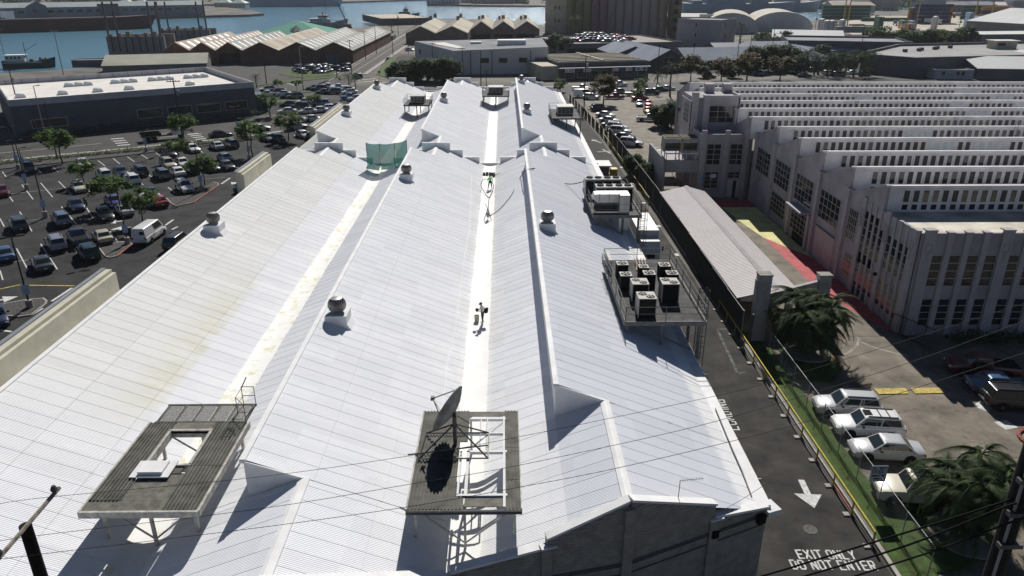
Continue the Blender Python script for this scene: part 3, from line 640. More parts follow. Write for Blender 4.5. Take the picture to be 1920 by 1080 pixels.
for k,(x,y) in enumerate(((-1.45,.95),(1.9,.95),(1.9,-1.35),(-1.6,-1.35))):
    MB().tube([(x,y,.06),(.15,.15,1.15)],.045,5).build('mast_leg',steel_dark,D,local=True)
    x2,y2=((1.9,.95),(1.9,-1.35),(-1.6,-1.35),(-1.45,.95))[k]; MB().tube([(x,y,.07),(x2,y2,.07)],.04,5).build('base_bar',steel_dark if k!=1 else lightsteel,D,local=True)
MB().tube([(.9,.6,.9),(.3,.2,1.6)],.03,5).build('brace',steel_dark,D,local=True); MB().tube([(-2.2,-1.0,.07),(1.9,-.2,.07)],.04,5).build('base_bar',steel_dark,D,local=True)
# east equipment platform with condensers
gal=mat('grey_platform_steel',(.2,.2,.195),.7,.2,3)
T=thing('condenser_platform','steel platform with railings holding nine black condensers above the lane','platform',(11.4,54,0))
x0,x1,y0,y1,z=8.6,14.3,48.,60.4,7.5
b=MB().box(x0,y0,z-.05,x1,y1,z); b.build('deck',mat('deck_plate_steel',(.085,.085,.085),.8,.35,1.5),T)
for a in ((x0-.1,y0-.1,x1+.1,y0),(x0-.1,y1,x1+.1,y1+.1),(x0-.1,y0,x0,y1),(x1,y0,x1+.1,y1)): MB().box(a[0],a[1],z-.32,a[2],a[3],z+.02).build('edge_beam',gal,T)
railing(T,[(x0,y0),(x1,y0),(x1,y1),(x0,y1),(x0,y0)],z,1.1,2.6,gal,.028)
for x,y,zb in ((x0+.2,y0+.3,5.9),(x0+.2,y1-.3,5.9),(x1-.3,y0+.3,0),(x1-.3,y0+3.2,0),(x1-.3,y1-.3,0),(11.3,y0+.3,5.4),(x1-.3,54,0)): MB().box(x-.1,y-.1,zb,x+.1,y+.1,z-.3).build('support_post',gal,T)
MB().tube([(x0+.6,y0+.3,z-.35),(13.5,y0+.3,5.1)],.06).build('brace',gal,T)
for k in range(3): MB().box(x0,y0+3+k*3,z-.3,x1,y0+3.12+k*3,z-.06).build('cross_beam',gal,T)
MB().box(x0+.05,y1-2.6,z+.1,x0+.35,y1-.4,z+1.0).build('electrical_panel',lightsteel,T)
for k in range(7): MB().tube([(x0-.25-.1*(k%2),y1-.8-k*.55,z+.9-.1*k),(x0-.3,y1-1.4-k*.55,z+.2),(x0+.1,y1-1.8-k*.5,z+.15)],.035,5).build('conduit',steel,T)
for k in range(4): MB().tube([(11.2+k*.25,y1-.4,z+.35),(11.2+k*.25,y1-1.6,z+.3),(11.0+k*.1,y1-2.5,z+.05)],.05,6).build('copper_pipe',mat('copper_pipe',(.4,.2,.13),.5,.3,3),T)
fan_m=mat('beige_condenser_top',(.46,.44,.39),.6,.1,3); cond_m=mat('black_condenser_fins',(.02,.02,.02),.85,.3,6,spec=.08); grill_m=mat('fan_guard',(.06,.06,.06),.5,0)
def condenser(px,py,w,d,h,fans,label):
    top=G(px,py,7.5+h); t=thing('condenser_unit',label,'condenser',(top[0],top[1],7.502),0,'condensers on the steel platform')
    MB().box(-w/2,-d/2,.06,w/2,d/2,h-.06).build('coil_casing',cond_m,t,local=True)
    for sx_ in(-1,1):
        for sy_ in(-1,1): MB().box(sx_*w/2-.03,sy_*d/2-.03,0,sx_*w/2+.03,sy_*d/2+.03,h-.06).build('corner_post',fan_m if fans==2 else trim_m,t,local=True)
    if fans==2: MB().box(-w/2-.005,-d/2,.1,-w/2+.01,d/2,h-.1).build('side_panel',fan_m,t,local=True)
    MB().box(-w/2-.03,-d/2-.03,h-.06,w/2+.03,d/2+.03,h).build('top_cover',fan_m,t,local=True)
    for k in range(fans):
        c=(0,0) if fans==1 else ((-.2*w,.2*d) if k==0 else (.2*w,-.2*d)); r=.44*min(w,d) if fans==1 else .25*w
        f=MB().lathe([(r,h),(r,h+.02),(r*.94,h+.025)],(c[0],c[1],0),20).build('fan_opening',black,t,local=True)
        b=MB()
        for a in range(5):
            q=a*2*math.pi/5; b.add([(c[0]+r*.12*math.cos(q),c[1]+r*.12*math.sin(q),h+.03),(c[0]+r*.9*math.cos(q-.2),c[1]+r*.9*math.sin(q-.2),h+.034),(c[0]+r*.9*math.cos(q+.25),c[1]+r*.9*math.sin(q+.25),h+.03)],[(0,1,2)])
        b.lathe([(r*.16,h+.028),(r*.16,h+.05)],(c[0],c[1],0),10); b.build('fan_blades',steel_dark,f,local=True)
U=lambda a,b:(1120+a/4.5,460+b/4.5)
for (a,c),w,d,h,f,lb in (((210,148),.85,.85,1.15,1,'black single-fan condenser in the far left corner of the platform'),((390,175),.72,.72,1.0,1,'smallest black condenser at the far side, between two larger ones'),((566,160),.85,.85,1.1,1,'black single-fan condenser at the far right of the platform'),
  ((240,240),.85,.85,1.2,1,'black single-fan condenser on the left side, second row'),((437,228),.85,.85,1.35,1,'black single-fan condenser in the middle of the platform'),((630,228),.85,.85,1.0,1,'black single-fan condenser beside the right railing'),
  ((357,302),1.2,1.2,1.4,2,'beige-topped twin-fan condenser at left, behind the nearest one'),((610,300),1.25,1.25,1.5,2,'beige-topped twin-fan condenser at the right of the platform'),((415,420),1.25,1.25,1.5,2,'beige-topped twin-fan condenser nearest the front railing')):
    condenser(*U(a,c),w,d,h,f,lb)
# caged ladders on the lane side
def cage_ladder(x,y,z0,z1,label):
    t=thing('caged_ladder',label,'ladder',(x,y,z0)); h=z1-z0
    for s in (-.25,.25): MB().tube([(s,0,0),(s,0,h+1)],.03,5).build('stile',steel_dark,t,local=True)
    for k in range(int(h/.32)): MB().tube([(-.25,0,.3+k*.32),(.25,0,.3+k*.32)],.016,4).build('rung',steel_dark,t,local=True)
    zz=2.2
    while zz<h+1.1:
        MB().tube([(.42*math.cos(a),-.4+.42*math.sin(a),zz) for a in [math.pi*.5+k*2*math.pi/12 for k in range(13)]],.022,4,caps=False).build('cage_hoop',steel_dark,t,local=True); zz+=.9
    for a in range(5):
        q=math.pi+ a*math.pi/4; MB().tube([(.42*math.cos(q),-.4+.42*math.sin(q),2.2),(.42*math.cos(q),-.4+.42*math.sin(q),h+1)],.014,4).build('cage_bar',steel_dark,t,local=True)
cage_ladder(14.95,51.6,0,7.6,'dark caged ladder climbing from the lane to the condenser platform')
cage_ladder(14.6,75.2,0,7.6,'dark caged ladder beside the box truck and duct platform')
# second platform with chillers and the bright duct
T=thing('duct_platform','steel roof platform with grey chillers and a shiny metal duct','platform',(11.8,79,0))
x0,x1,y0,y1=9.3,14.2,74.2,85.; z=7.4
MB().box(x0,y0,z-.05,x1,y1,z).build('deck',MATS['deck_plate_steel'],T)
for a in ((x0-.1,y0-.1,x1+.1,y0),(x0-.1,y1,x1+.1,y1+.1),(x0-.1,y0,x0,y1),(x1,y0,x1+.1,y1)): MB().box(a[0],a[1],z-.32,a[2],a[3],z+.02).build('edge_beam',gal,T)
railing(T,[(x0,y0),(x1,y0),(x1,y1),(x0,y1),(x0,y0)],z,1.1,2.7,gal,.028)
for x,y,zb in ((x0+.2,y0+.3,5.6),(x0+.2,y1-.3,5.6),(x1-.2,y0+.2,0),(x1-.2,y1-.3,0),(12.4,y0+.3,5.0)): MB().box(x-.1,y-.1,zb,x+.1,y+.1,z-.3).build('support_post',gal,T)
MB().tube([(x0+.2,y0+.3,z-.3),(12.4,y0+.3,5.2)],.06).build('brace',gal,T); MB().box(9.6,75,5.6,11,76.2,6.8).build('equipment_box',steel,T)
duct_m=mat('bright_duct',(.52,.53,.52),.35,.12,2,metal=.55)
b=MB().box(9.7,75.,8.5,13.0,76.3,9.4); b.yprism([(9.2,8.9),(9.7,8.5),(9.7,9.4),(9.4,9.35)],75,76.3); b.build('duct',duct_m,T)
MB().box(12.0,74.6,5.6,13.02,74.98,9.38).build('duct_drop',duct_m,T)
for k in range(3): MB().box(9.9+k*1.0,74.96,8.47,9.96+k*1.0,76.34,9.43).build('duct_flange',steel,T)
chm=mat('chiller_grey',(.24,.25,.26),.55,.15,2)
for k,(x,y,lb) in enumerate(((10.1,82,'grey twin chiller unit at the back of the duct platform, left'),(12.1,82,'grey twin chiller unit at the back of the duct platform, right'),(10.9,78.6,'grey chiller unit in front on the duct platform, left'),(12.9,78.6,'grey chiller unit in front on the duct platform, right'))):
    t=thing('chiller_unit',lb,'chiller',(x,y,z+.002),0,'chillers on the duct platform')
    MB().box(-.95,-.7,.1,.95,.7,1.9).build('casing',chm,t,local=True); MB().box(-.95,-.7,0,.95,.7,.1).build('base_rail',trim_m,t,local=True)
    for s in (-.48,.48): MB().box(s-.42,-.715,.25,s+.42,-.7,1.75).build('coil_panel',cond_m,t,local=True)
    MB().box(-1,-.75,1.9,1,.75,1.97).build('top_cover',chm,t,local=True)
    for s in (-.48,.48): MB().lathe([(.38,1.97),(.38,2.08),(.34,2.08)],(s,0,0),18).build('fan_ring',black,t,local=True)
# far platforms
def far_platform(label,x0,x1,y0,y1,z,zb,um):
    T=thing('roof_platform',label,'platform',((x0+x1)/2,(y0+y1)/2,zb))
    MB().box(x0,y0,z-.25,x1,y1,z).build('deck',MATS['deck_plate_steel'],T); railing(T,[(x0,y0),(x1,y0),(x1,y1),(x0,y1),(x0,y0)],z,1.1,2,gal,.03)
    for x in (x0+.2,x1-.2,(x0+x1)/2):
        for y in (y0+.2,y1-.2): MB().box(x-.09,y-.09,zb,x+.09,y+.09,z-.2).build('support_post',gal,T)
    U_=thing('rooftop_air_handler',label.replace('platform','air handler')+' box','air handler',((x0+x1)/2,(y0+y1)/2,z+.002)); w=(x1-x0)*.27
    MB().box(-w,-1.6,.15,w,1.6,1.35).build('casing',um,U_,local=True); MB().box(-w-.06,-1.66,1.35,w+.06,1.66,1.45).build('top_cover',lightsteel,U_,local=True)
    for k in range(4): MB().box(-w+.08+k*w*.5,-1.63,.3,-w+.02+(k+1)*w*.5-.05,-1.6,1.25).build('louvre_panel',mat('grey_louvre',(.12,.12,.12),.8,.2,3),U_,local=True)
    for k in range(3): MB().box(-w+.2,-1.4+k*1.2,-.0,w-.2,-1.2+k*1.2,.15).build('skid',trim_m,U_,local=True)
    return T
far_platform('far roof platform in the west valley with railings',-19.2,-14.2,146,153,7.6,4.9,mat('beige_unit',(.45,.41,.33),.6,.2,1))
far_platform('far roof platform in the middle valley at the end wall',-4.4,1.2,158,166,7.6,4.9,chm)
far_platform('far roof platform above the lane by the utility pole',8.4,13.6,131,141,7.6,4.9,MATS['beige_unit'])
# green netting enclosure, paint hose, cables
net=bpy.data.materials.new('green_netting'); net.use_nodes=True; n,l,p=nodes(net); p.inputs['Base Color'].default_value=(.045,.3,.24,1); p.inputs['Roughness'].default_value=.9; p.inputs['Alpha'].default_value=.86
T=thing('green_net_screen','translucent green netting screen on posts across the west valley','netting',(-16.3,103,4.9))
yN=103.; xs=[-19,-17.15,-15.1,-13.4]; zt=[9.1,8.95,9.05,9.5]
for i in range(3):
    b=MB(); K=8
    for r in range(K+1):
        for c_ in range(K+1):
            u,v=c_/K,r/K; x=xs[i]+(xs[i+1]-xs[i])*u; zc=zt[i]+(zt[i+1]-zt[i])*u-.12*math.sin(math.pi*u)
            zbm=5.95 if i!=1 else 5.2; b.v.append((x,yN+.25*math.sin(3*u+i)*math.sin(math.pi*v)+(.5*(1-v)),zbm+(zc-zbm)*v))
    for r in range(K):
        for c_ in range(K): q=r*(K+1)+c_; b.f.append((q,q+1,q+K+2,q+K+1)); b.m.append(0)
    b.build('net_panel',net,T,60)
for i in range(4): MB().tube([(xs[i],yN+.1,5.2),(xs[i],yN,zt[i]+.05)],.04,5).build('net_post',steel_dark,T)
MB().add([(-19,yN+.5,5.95),(-17.2,yN+.5,5.95),(-17.2,yN-1.6,5.55),(-19,yN-1.6,5.9)],[(0,1,2,3)]).build('net_skirt',net,T); MB().add([(-15.1,yN+.5,5.9),(-13.4,yN+.5,6.3),(-13.4,yN-1.4,6.2),(-15.1,yN-1.4,5.5)],[(0,1,2,3)]).build('net_skirt',net,T)
def rz2(x,i):
    return ZP-SL*(x-PK[i])
def cable(name,label,cat,pts,r,m,n=5):
    P=[Vector(p) for p in pts]; out=[]
    for i in range(len(P)-1):
        p0,p1,p2,p3=P[max(0,i-1)],P[i],P[i+1],P[min(len(P)-1,i+2)]
        for k in range(5):
            t=k/5; out.append(.5*((2*p1)+(p2-p0)*t+(2*p0-5*p1+4*p2-p3)*t*t+(3*p1-p0-3*p2+p3)*t**3))
    out.append(P[-1]); return tag(MB().tube(out,r,n).build(name,m),label,cat)
def onroof(px,py,i=1,left=False,dz=.05):
    z=6.
    for _ in range(30):
        x,y=G(px,py,z); z2=(ZP-SL*abs(x-PK[i])); z2=max(z2,4.98); z=(z+z2)/2
    return (x,y,z+dz)
cable('paint_hose','white paint hose lying down the middle roof slope','hose',[onroof(a,b) for a,b in ((884,330),(880,420),(872,470),(860,560),(852,620),(838,680),(831,740),(826,790))],.035,roof_fresh)
cable('air_hose','black hose sagging from the duct platform across the east ridge','hose',[(9.3,84.5,8.3)]+[onroof(a,b,2) for a,b in ((1060,345),(1020,320))]+[(2.9,88.,8.9)]+[onroof(a,b,2) for a,b in ((975,335),(960,365),(940,390),(925,402),(918,405))],.05,black)
cable('air_hose','black hose coiled beside the worker in the green shirt','hose',[(-1.7,94.5,6.0),(-2.6,94.3,6.1),(-2.9,93,5.6),(-2.3,91,5.1),(-1.8,89.5,5.05),(-1.6,91,5.1),(-1.3,93,5.5),(-1.7,94.6,5.9)],.04,black)
cable('air_hose','black hose running along the middle gutter to the spray rig','hose',[(-1.8,89.6,5.06),(-1.85,86,5.04),(-1.8,83,5.04),(-1.75,81.3,5.3)],.04,black)
T=thing('spray_rig','small tripod spray rig standing in the middle gutter','spray rig',(-1.8,80.6,4.97))
for x,y in((-.45,-.5),(.4,-.4),(0,.5)): MB().tube([(x,y,0),(0,0,1.3)],.04,5).build('leg',steel_dark,T,local=True)
MB().lathe([(.16,.3),(.18,.35),(.18,.8),(.14,.85)],n=12).build('pump_body',steel,T,local=True); MB().tube([(0,0,1.2),(-.3,.5,1.7)],.03,5).build('handle',steel_dark,T,local=True)
T=thing('paint_equipment','heap of buckets and hose at the far end of the middle gutter','equipment',(-1.8,100.5,4.97))
for k in range(6): MB().lathe([(.16,0),(.19,.38),(.17,.4)],(random.uniform(-1,1),random.uniform(-.5,.7),0),10).build('bucket',(trim_m,steel_dark,wood_m)[k%3],T,local=True)
MB().tube([(-1.2,0,.1),(-.4,.5,.15),(.6,.2,.1),(1.3,.6,.3)],.06,5).build('coiled_hose',steel_dark,T,local=True)
T=thing('paint_bucket','white paint bucket beside the worker in the gutter','bucket',(*G(894,602,4.98),4.97)); MB().lathe([(.17,0),(.2,.45),(.2,.47),(.17,.47),(.16,.4)],n=14).build('pail',cream_m,T,local=True); MB().tube([(-.2,0,.45),(-.1,0,.6),(.1,0,.6),(.2,0,.45)],.012,4).build('handle',steel,T,local=True)
T=thing('roof_antenna','small yagi antenna on the street-front parapet','antenna',(8.25,fy(8.25)+.1,6.9)); MB().tube([(0,0,0),(.1,.3,1.0)],.02,5).build('mast',steel_dark,T,local=True); MB().tube([(.1,.3,1.),(1.25,.45,1.0)],.015,4).build('boom',steel_dark,T,local=True)
for k in range(9): MB().tube([(.2+k*.12,.18+k*.015,1.0),(.2+k*.12,.46+k*.015,1.0)],.008,4).build('element',steel_dark,T,local=True)
# canopy booth and bins in the lane far end
T=thing('guard_booth','small booth with a flat white roof in the lane','booth',(15.4,118,0)); MB().box(-1.3,-1.6,0,1.3,1.6,2.5).build('wall',mat('booth_grey',(.2,.19,.18),.7,.2,1),T,local=True); MB().box(-1.7,-2,2.5,1.7,2,2.72).build('roof',roof_fresh,T,local=True); MB().box(-.5,-1.63,0,.4,-1.6,2.1).build('door',steel_dark,T,local=True)
T=thing('yellow_cabinet','yellow cabinet standing beside the lane booth','cabinet',(17.6,117.4,0)); MB().box(-.5,-.7,.1,.5,.7,2.0).build('body',yellow_m,T,local=True); MB().box(-.45,-.72,.2,.45,-.7,1.9).build('door',yellow_m,T,local=True); MB().box(-.5,-.7,0,.5,.7,.1).build('plinth',trim_m,T,local=True)
for k in range(3):
    T=thing('wooden_pallet',['lowest wooden pallet stacked by the condenser platform','middle wooden pallet in the stack by the condenser platform','top wooden pallet in the stack by the condenser platform'][k],'pallet',(14.9,55.6,.0+k*.155+1.2*0),.1,'stacked pallets in the lane')
    for j in range(6): MB().box(-.6+j*.21,-.5,.11,-.44+j*.21,.5,.14).build('slat',palletm,T,local=True)
    for j in range(3): MB().box(-.6,-.5+j*.45,0,.61,-.4+j*.45,.11).build('bearer',palletm,T,local=True)
# ------------------------------------------------------------ sawtooth factory on the east side
fac_m=mat('pinkish_white_render',(.42,.385,.4),.85,.16,.4,spec=.2); fac_trim=mat('factory_trim',(.46,.425,.44),.85,.1,.8)
cl_m=mat('clerestory_lit_white',(.76,.74,.75),.8,.12,.5,spec=.2); fr_m=mat('window_frame_white',(.5,.48,.45),.6,.1,3); deckw=mat('stained_flat_roof',(.72,.68,.58),.8,.35,.25,second=(.3,.26,.2))  # clerestory paler than the walls: bounce off the tooth roofs put into its colour
F=thing('sawtooth_factory','large pinkish-white factory with rows of sawtooth clerestory windows','building',(60,100,0))
XF=36.; XE=118.; YS=61.; AP=[67.9+7.55*k for k in range(11)]; ZA=12.; ZF=9.25; SKEW=-.0
# panes: largest as single objects, the rest one part
PANES=[0]; prest=MB(); frest=MB()
pane_mats=[glass,mat('old_pane',(.03,.033,.036),.3,0,spec=.25),mat('brown_pane',(.05,.042,.03),.4,0,spec=.2),mat('pale_painted_pane',(.62,.7,.72),.5,.1,2)]
def window(par,o,ux,uz,w,h,nx,nz,single=True,m=None,fw=.06,name='window',louvre=False,dep=.03):
    # glazed window: frame bars proud of the panes; o = lower left corner on the wall, ux = unit vector along wall, nrm outward
    ux=Vector(ux); nrm=Vector((ux.y,-ux.x,0)); o=Vector(o); Z=Vector((0,0,1))
    def slab(a0,a1,z0,z1,d0,d1,b):
        P=[o+ux*a0+nrm*d0,o+ux*a1+nrm*d0,o+ux*a1+nrm*d1,o+ux*a0+nrm*d1]; b.prism([(p.x,p.y) for p in P],o.z+z0,o.z+z1)
    b=MB()
    for i in range(nx+1): slab(w*i/nx-fw/2,w*i/nx+fw/2,-fw/2,h+fw/2,-.01,dep+.02,b)
    for j in range(nz+1): slab(0,w,h*j/nz-fw/2+.001,h*j/nz+fw/2-.001,-.01,dep+.015,b)
    W_=b.build(name,fr_m,par)
    b=MB()
    for i in range(nx):
        for j in range(nz):
            if single and PANES[0]<300: 
                c=MB(); slab(w*i/nx+fw/2,w*(i+1)/nx-fw/2,h*j/nz+fw/2,h*(j+1)/nz-fw/2,.002,dep,c); c.build('pane',m or glass,W_); PANES[0]+=1
            else: slab(w*i/nx+fw/2,w*(i+1)/nx-fw/2,h*j/nz+fw/2,h*(j+1)/nz-fw/2,.002,dep,b)
    if b.f: q=b.build('panes',m or glass,W_); q['kind']='stuff'
    return W_
# flat front block
MB().box(XF+.02,YS+.02,0,XE,AP[0]-.02,9.45).build('front_block_wall',fac_m,F)
MB().box(XF+.3,YS+.3,9.45,XE-.3,AP[0]-.04,9.52).build('flat_roof',deckw,F)
MB().box(XF,YS,0,XF+.3,AP[0],9.68).build('west_parapet_wall',fac_m,F); MB().box(XF+.3,YS,7.,XE,YS+.3,9.6).build('south_parapet_wall',fac_m,F)
MB().box(XF+.3,YS-.02,9.6,XE,YS+.32,9.67).build('south_coping',fac_trim,F)
def key_motif(o,ux,par):
    ux=Vector(ux); nrm=Vector((ux.y,-ux.x,0)); o=Vector(o)
    for a0,a1,z0,z1 in ((-.28,.28,1.3,1.36),(-.28,-.22,.7,1.3),(.22,.28,.7,1.3),(-.28,.28,.64,.7),(-.12,-.07,-.4,.64),(.07,.12,-.4,.64)):
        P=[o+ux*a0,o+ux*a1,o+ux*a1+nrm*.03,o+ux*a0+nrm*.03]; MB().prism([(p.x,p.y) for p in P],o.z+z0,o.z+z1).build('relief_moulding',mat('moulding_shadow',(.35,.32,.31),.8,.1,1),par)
# south face: wide and narrow pilasters, two storeys of windows
sx0=XF+.35; k=0; x=sx0
while x<70:
    wide=(k%4==0); w=.95 if wide else .5
    MB().box(x,YS-.28 if wide else YS-.2,0,x+w,YS,9.95 if wide else 9.72).build('pilaster',fac_trim,F)
    if not wide: MB().box(x-.05,YS-.25,9.72,x+w+.05,YS+.34,9.82).build('pilaster_cap',fac_trim,F)
    else:
        MB().box(x-.04,YS-.32,9.95,x+w+.04,YS+.4,10.05).build('pilaster_cap',fac_trim,F)
        if x<50: key_motif((x+w/2,YS-.28,7.4),(1,0,0),F)
    gap=1.08
    if x<56:
        window(F,(x+w+.04,YS-.012,4.75),(1,0,0),None,gap-.08,2.9,1,4,True); window(F,(x+w+.04,YS-.012,.9),(1,0,0),None,gap-.08,2.6,1,4,x<46)
    x+=w+gap; k+=1
# west face of the front block
y=YS+.35
def west_pil(y,w,z,d=.25): return MB().box(XF-d,y,0,XF,y+w,z).build('pilaster',fac_trim,F)
MB().box(XF-.3,YS,0,XF+.1,YS+.9,9.9).build('corner_pier',fac_trim,F); key_motif((XF-.3,YS+.45,7.5),(0,-1,0),F)
yy=YS+1.0
for grp in range(2):
    for j in range(4):
        window(F,(XF-.012,yy+.78,4.6),(0,-1,0),None,.72,3.3,1,4,True); 
        window(F,(XF-.012,yy+.78,.9),(0,-1,0),None,.72,2.6,1,4,True)
        west_pil(yy+.82,.3 if j<3 else .75,9.78 if j<3 else 10.0,.1 if j<3 else .16)
        if j==3: key_motif((XF-.2,yy+1.2,7.4),(0,-1,0),F)
        yy+=1.1 if j<3 else 1.62
yB=yy
# sawtooth bays
tooth_m=mat('sawtooth_roofing',(.8,.78,.77),.85,.15,.4)
for k,ya in enumerate(AP):
    yn=ya+7.55; xw=XF if ya<104 else 34.6
    # west gable wall
    MB().xprism([(ya-.06,0 if k else 8.7),(yB if k==0 else ya+1,8.7 if k==0 else 0),(yB if k==0 else ya+1,0),(yn,0),(yn,ZF),(ya-.06,ZA)],xw,xw+.28).build('west_gable_wall',fac_m,F)
    MB().xprism([(ya-.1,ZA+.02),(ya-.1,ZA+.14),(yn,ZF+.14),(yn,ZF+.02)],xw-.08,xw+.36).build('gable_coping',fac_trim,F)
    MB().xprism([(ya+.3,ZA-.12),(ya,ZA-.02),(ya,ZA+.03),(yn,ZF+.02),(yn,ZF-.1)],xw+.28,XE).build('tooth_roof',tooth_m,F)
    zb=8.8 if k==0 else ZF
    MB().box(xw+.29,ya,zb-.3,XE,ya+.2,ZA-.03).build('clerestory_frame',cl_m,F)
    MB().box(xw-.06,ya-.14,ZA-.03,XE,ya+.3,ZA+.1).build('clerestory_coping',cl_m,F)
    # clerestory panes
    pit=.92 if k<3 else .92; x=xw+(2.2 if k else 1.7); rng=random.Random(k+5); pe=110
    rows=[(10.3,11.55),(9.35,9.95)] if k else [(10.5,11.6),(9.75,10.25)]
    fr=MB(); j=0
    gaps=[(rng.uniform(45,100),rng.uniform(1.5,4)) for _ in range(2)]
    while x<pe:
        ispale=any(a<x<a+w_ for a,w_ in gaps)
        for z0,z1 in rows:
            if z0<9.5 and k>0 and x>xw+6: continue
            mi=pane_mats[3] if ispale else (pane_mats[rng.choice((0,0,0,1,1))] if not(k in(2,3,7) and rng.random()<.4) else pane_mats[2])
            if PANES[0]<300+330 and (k<5 and x<xw+42-k*2) :
                MB().box(x,ya-.045,z0,x+.5,ya-.004,z1).build('pane',mi,F); PANES[0]+=1
            else: prest.box(x,ya-.045,z0,x+.5,ya-.004,z1,pane_mats.index(mi))
        fr.box(x-.17,ya-.06,rows[0][0]-.1,x-.07,ya-.001,rows[0][1]+.1); x+=pit; j+=1
    fr.box(xw+1.2,ya-.062,rows[0][0]-.17,pe,ya-.002,rows[0][0]-.07); fr.box(xw+1.2,ya-.062,rows[0][1]+.07,pe,ya-.002,rows[0][1]+.15)
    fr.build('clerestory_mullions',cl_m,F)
    if k in (1,2,3,4,5,6,7,8,9):
        lx=58+k*2.3-(k>4)*6*(k-4); 
        L_=MB()
        for s in(0,.45): L_.tube([(lx+s,ya-.12,ZF),(lx+s,ya-.12,ZA+.9)],.03,4)
        for r in range(9): L_.tube([(lx,ya-.12,ZF+.3+r*.33),(lx+.45,ya-.12,ZF+.3+r*.33)],.018,4)
        L_.build('roof_ladder',steel,F)
    # facade pilaster and big windows of each bay
    west_ok=ya<104
    if west_ok:
        MB().box(XF-.3,yn-.75,0,XF,yn-.05,ZF+.5).build('pilaster',fac_trim,F); MB().box(XF-.34,yn-.8,ZF+.5,XF+.3,yn,ZF+.66).build('pilaster_cap',fac_trim,F)
        if k>=1 or True:
            y1_=yn-1.05; L_=5.3 if k else yn-1.05-yB-.6
            window(F,(XF-.012,y1_,4.9),(0,-1,0),None,L_,3.2,5,4,True)
            if k in(2,3): window(F,(XF-.012,y1_,1.2),(0,-1,0),None,L_,2.6,5,4,k==3)
            if k==0: window(F,(XF-.012,y1_-.6,1.3),(0,-1,0),None,1.7,2.2,3,4,True); window(F,(XF-.012,y1_-3.1,2.4),(0,-1,0),None,1.3,.7,4,2,True)
            if k==1:
                MB().box(XF-.04,ya+1.3,0,XF,ya+6.3,3.7).build('roller_door',mat('closed_shutter',(.55,.48,.46),.7,.1,1),F); MB().tube([(XF-.1,ya+1.2,3.9),(XF-.1,ya+6.4,3.9)],.06).build('shutter_rail',steel_dark,F)
    else:
        MB().box(34.35,yn-.75,0,34.6,yn-.05,ZF+.5).build('pilaster',fac_trim,F)
        window(F,(34.588,yn-1.0,3.2),(0,-1,0),None,5.2,3.6,4,3,False)
q=prest.build('far_clerestory_panes',pane_mats,F); q['kind']='stuff'
# loading bay opening in the west wall
MB().box(XF-.05,84.2,0,XF+.02,88.4,4.3).build('dark_loading_bay',black,F); MB().box(XF-1.3,83.9,4.35,XF,88.8,4.6).build('loading_canopy',fac_trim,F); MB().box(XF-.3,83.6,0,XF-.01,84.2,4.3).build('bay_jamb',fac_trim,F)
for yq in (66.4,70.1): MB().box(XF-.4,yq,3.6,XF-.05,yq+.3,3.85).build('wall_lamp',black,F)
# two-storey wing facing the courtyard, stair tower, chiller deck
YW=107.4; 
MB().box(28.6,YW,0,36.0,YW+9,8.6).build('courtyard_wing_wall',fac_m,F); MB().box(28.6,YW-.05,8.6,36,YW+.25,9.3).build('wing_parapet',fac_m,F); MB().box(28.6,YW+.3,8.6,28.9,YW+9,9.3).build('wing_parapet',fac_m,F)
for x,w,z in ((28.5,.75,9.9),(31.9,.7,9.9),(35.2,.7,9.9)): MB().box(x,YW-.3,0,x+w,YW,z).build('pilaster',fac_trim,F)
for x in (29.5,32.9):
    window(F,(x,YW-.012,4.9),(1,0,0),None,2.0,3.0,2,4,True); 
window(F,(29.5,YW-.012,1.4),(1,0,0),None,2.0,2.4,2,4,True); window(F,(32.9,YW-.012,2.9),(1,0,0),None,2.0,.9,2,2,True)
MB().box(33.0,YW-.04,0,34.9,YW-.002,2.6).build('double_door',mat('pale_door',(.55,.54,.53),.6,.05,2),F); MB().box(33.8,YW-.06,0,34.3,YW-.04,2.5).build('open_doorway',black,F)
S_=MB().box(28.75,YW-.36,2.6,29.25,YW-.31,3.3).build('notice_sign',mat('blue_sign',(.25,.4,.6),.5,0),F); MB().box(30.3,YW-.06,2.9,31.2,YW-.035,3.5).build('notice_board',white_paint,F)
MB().box(28.4,113.5,8.6,35.4,120,13.6).build('stair_tower',fac_m,F); MB().box(28.2,113.3,0,28.5,120.2,13).build('tower_side',fac_m,F)
for x in (28.2,29.9): MB().box(x,113.0,0,x+.9,113.9,14.4 if x<29 else 14.0).build('tower_pier',fac_trim,F)
MB().box(30.8,113.45,13.6,35.5,113.7,13.9).build('tower_parapet',fac_trim,F); MB().box(35.2,113.5,8.6,35.5,120.1,13.95).build('tower_parapet',fac_trim,F)
for x in (31.4,34.2): MB().box(x,118.6,13.6,x+1.4,119.8,14.9).build('rooftop_box',fac_trim,F)
window(F,(30.9,113.486,9.9),(1,0,0),None,3.9,2.5,3,3,True); window(F,(28.186,118,9.6),(0,-1,0),None,3.2,2.8,3,4,False)
MB().tube([(35,112.8,8.6),(35,112.8,12.6)],.06).build('vent_pipe',steel_dark,F)
MB().box(24.4,YW+.5,4.6,29,YW+10,4.9).build('chiller_deck',fac_trim,F); MB().box(23.6,YW+.2,3.7,28.6,YW+.5,5.5).build('deck_parapet',fac_m,F); MB().box(23.4,YW+.2,0,23.7,YW+12,5.6).build('deck_side_wall',fac_m,F)
ct=mat('cooling_tower_beige',(.42,.4,.33),.7,.25,1)
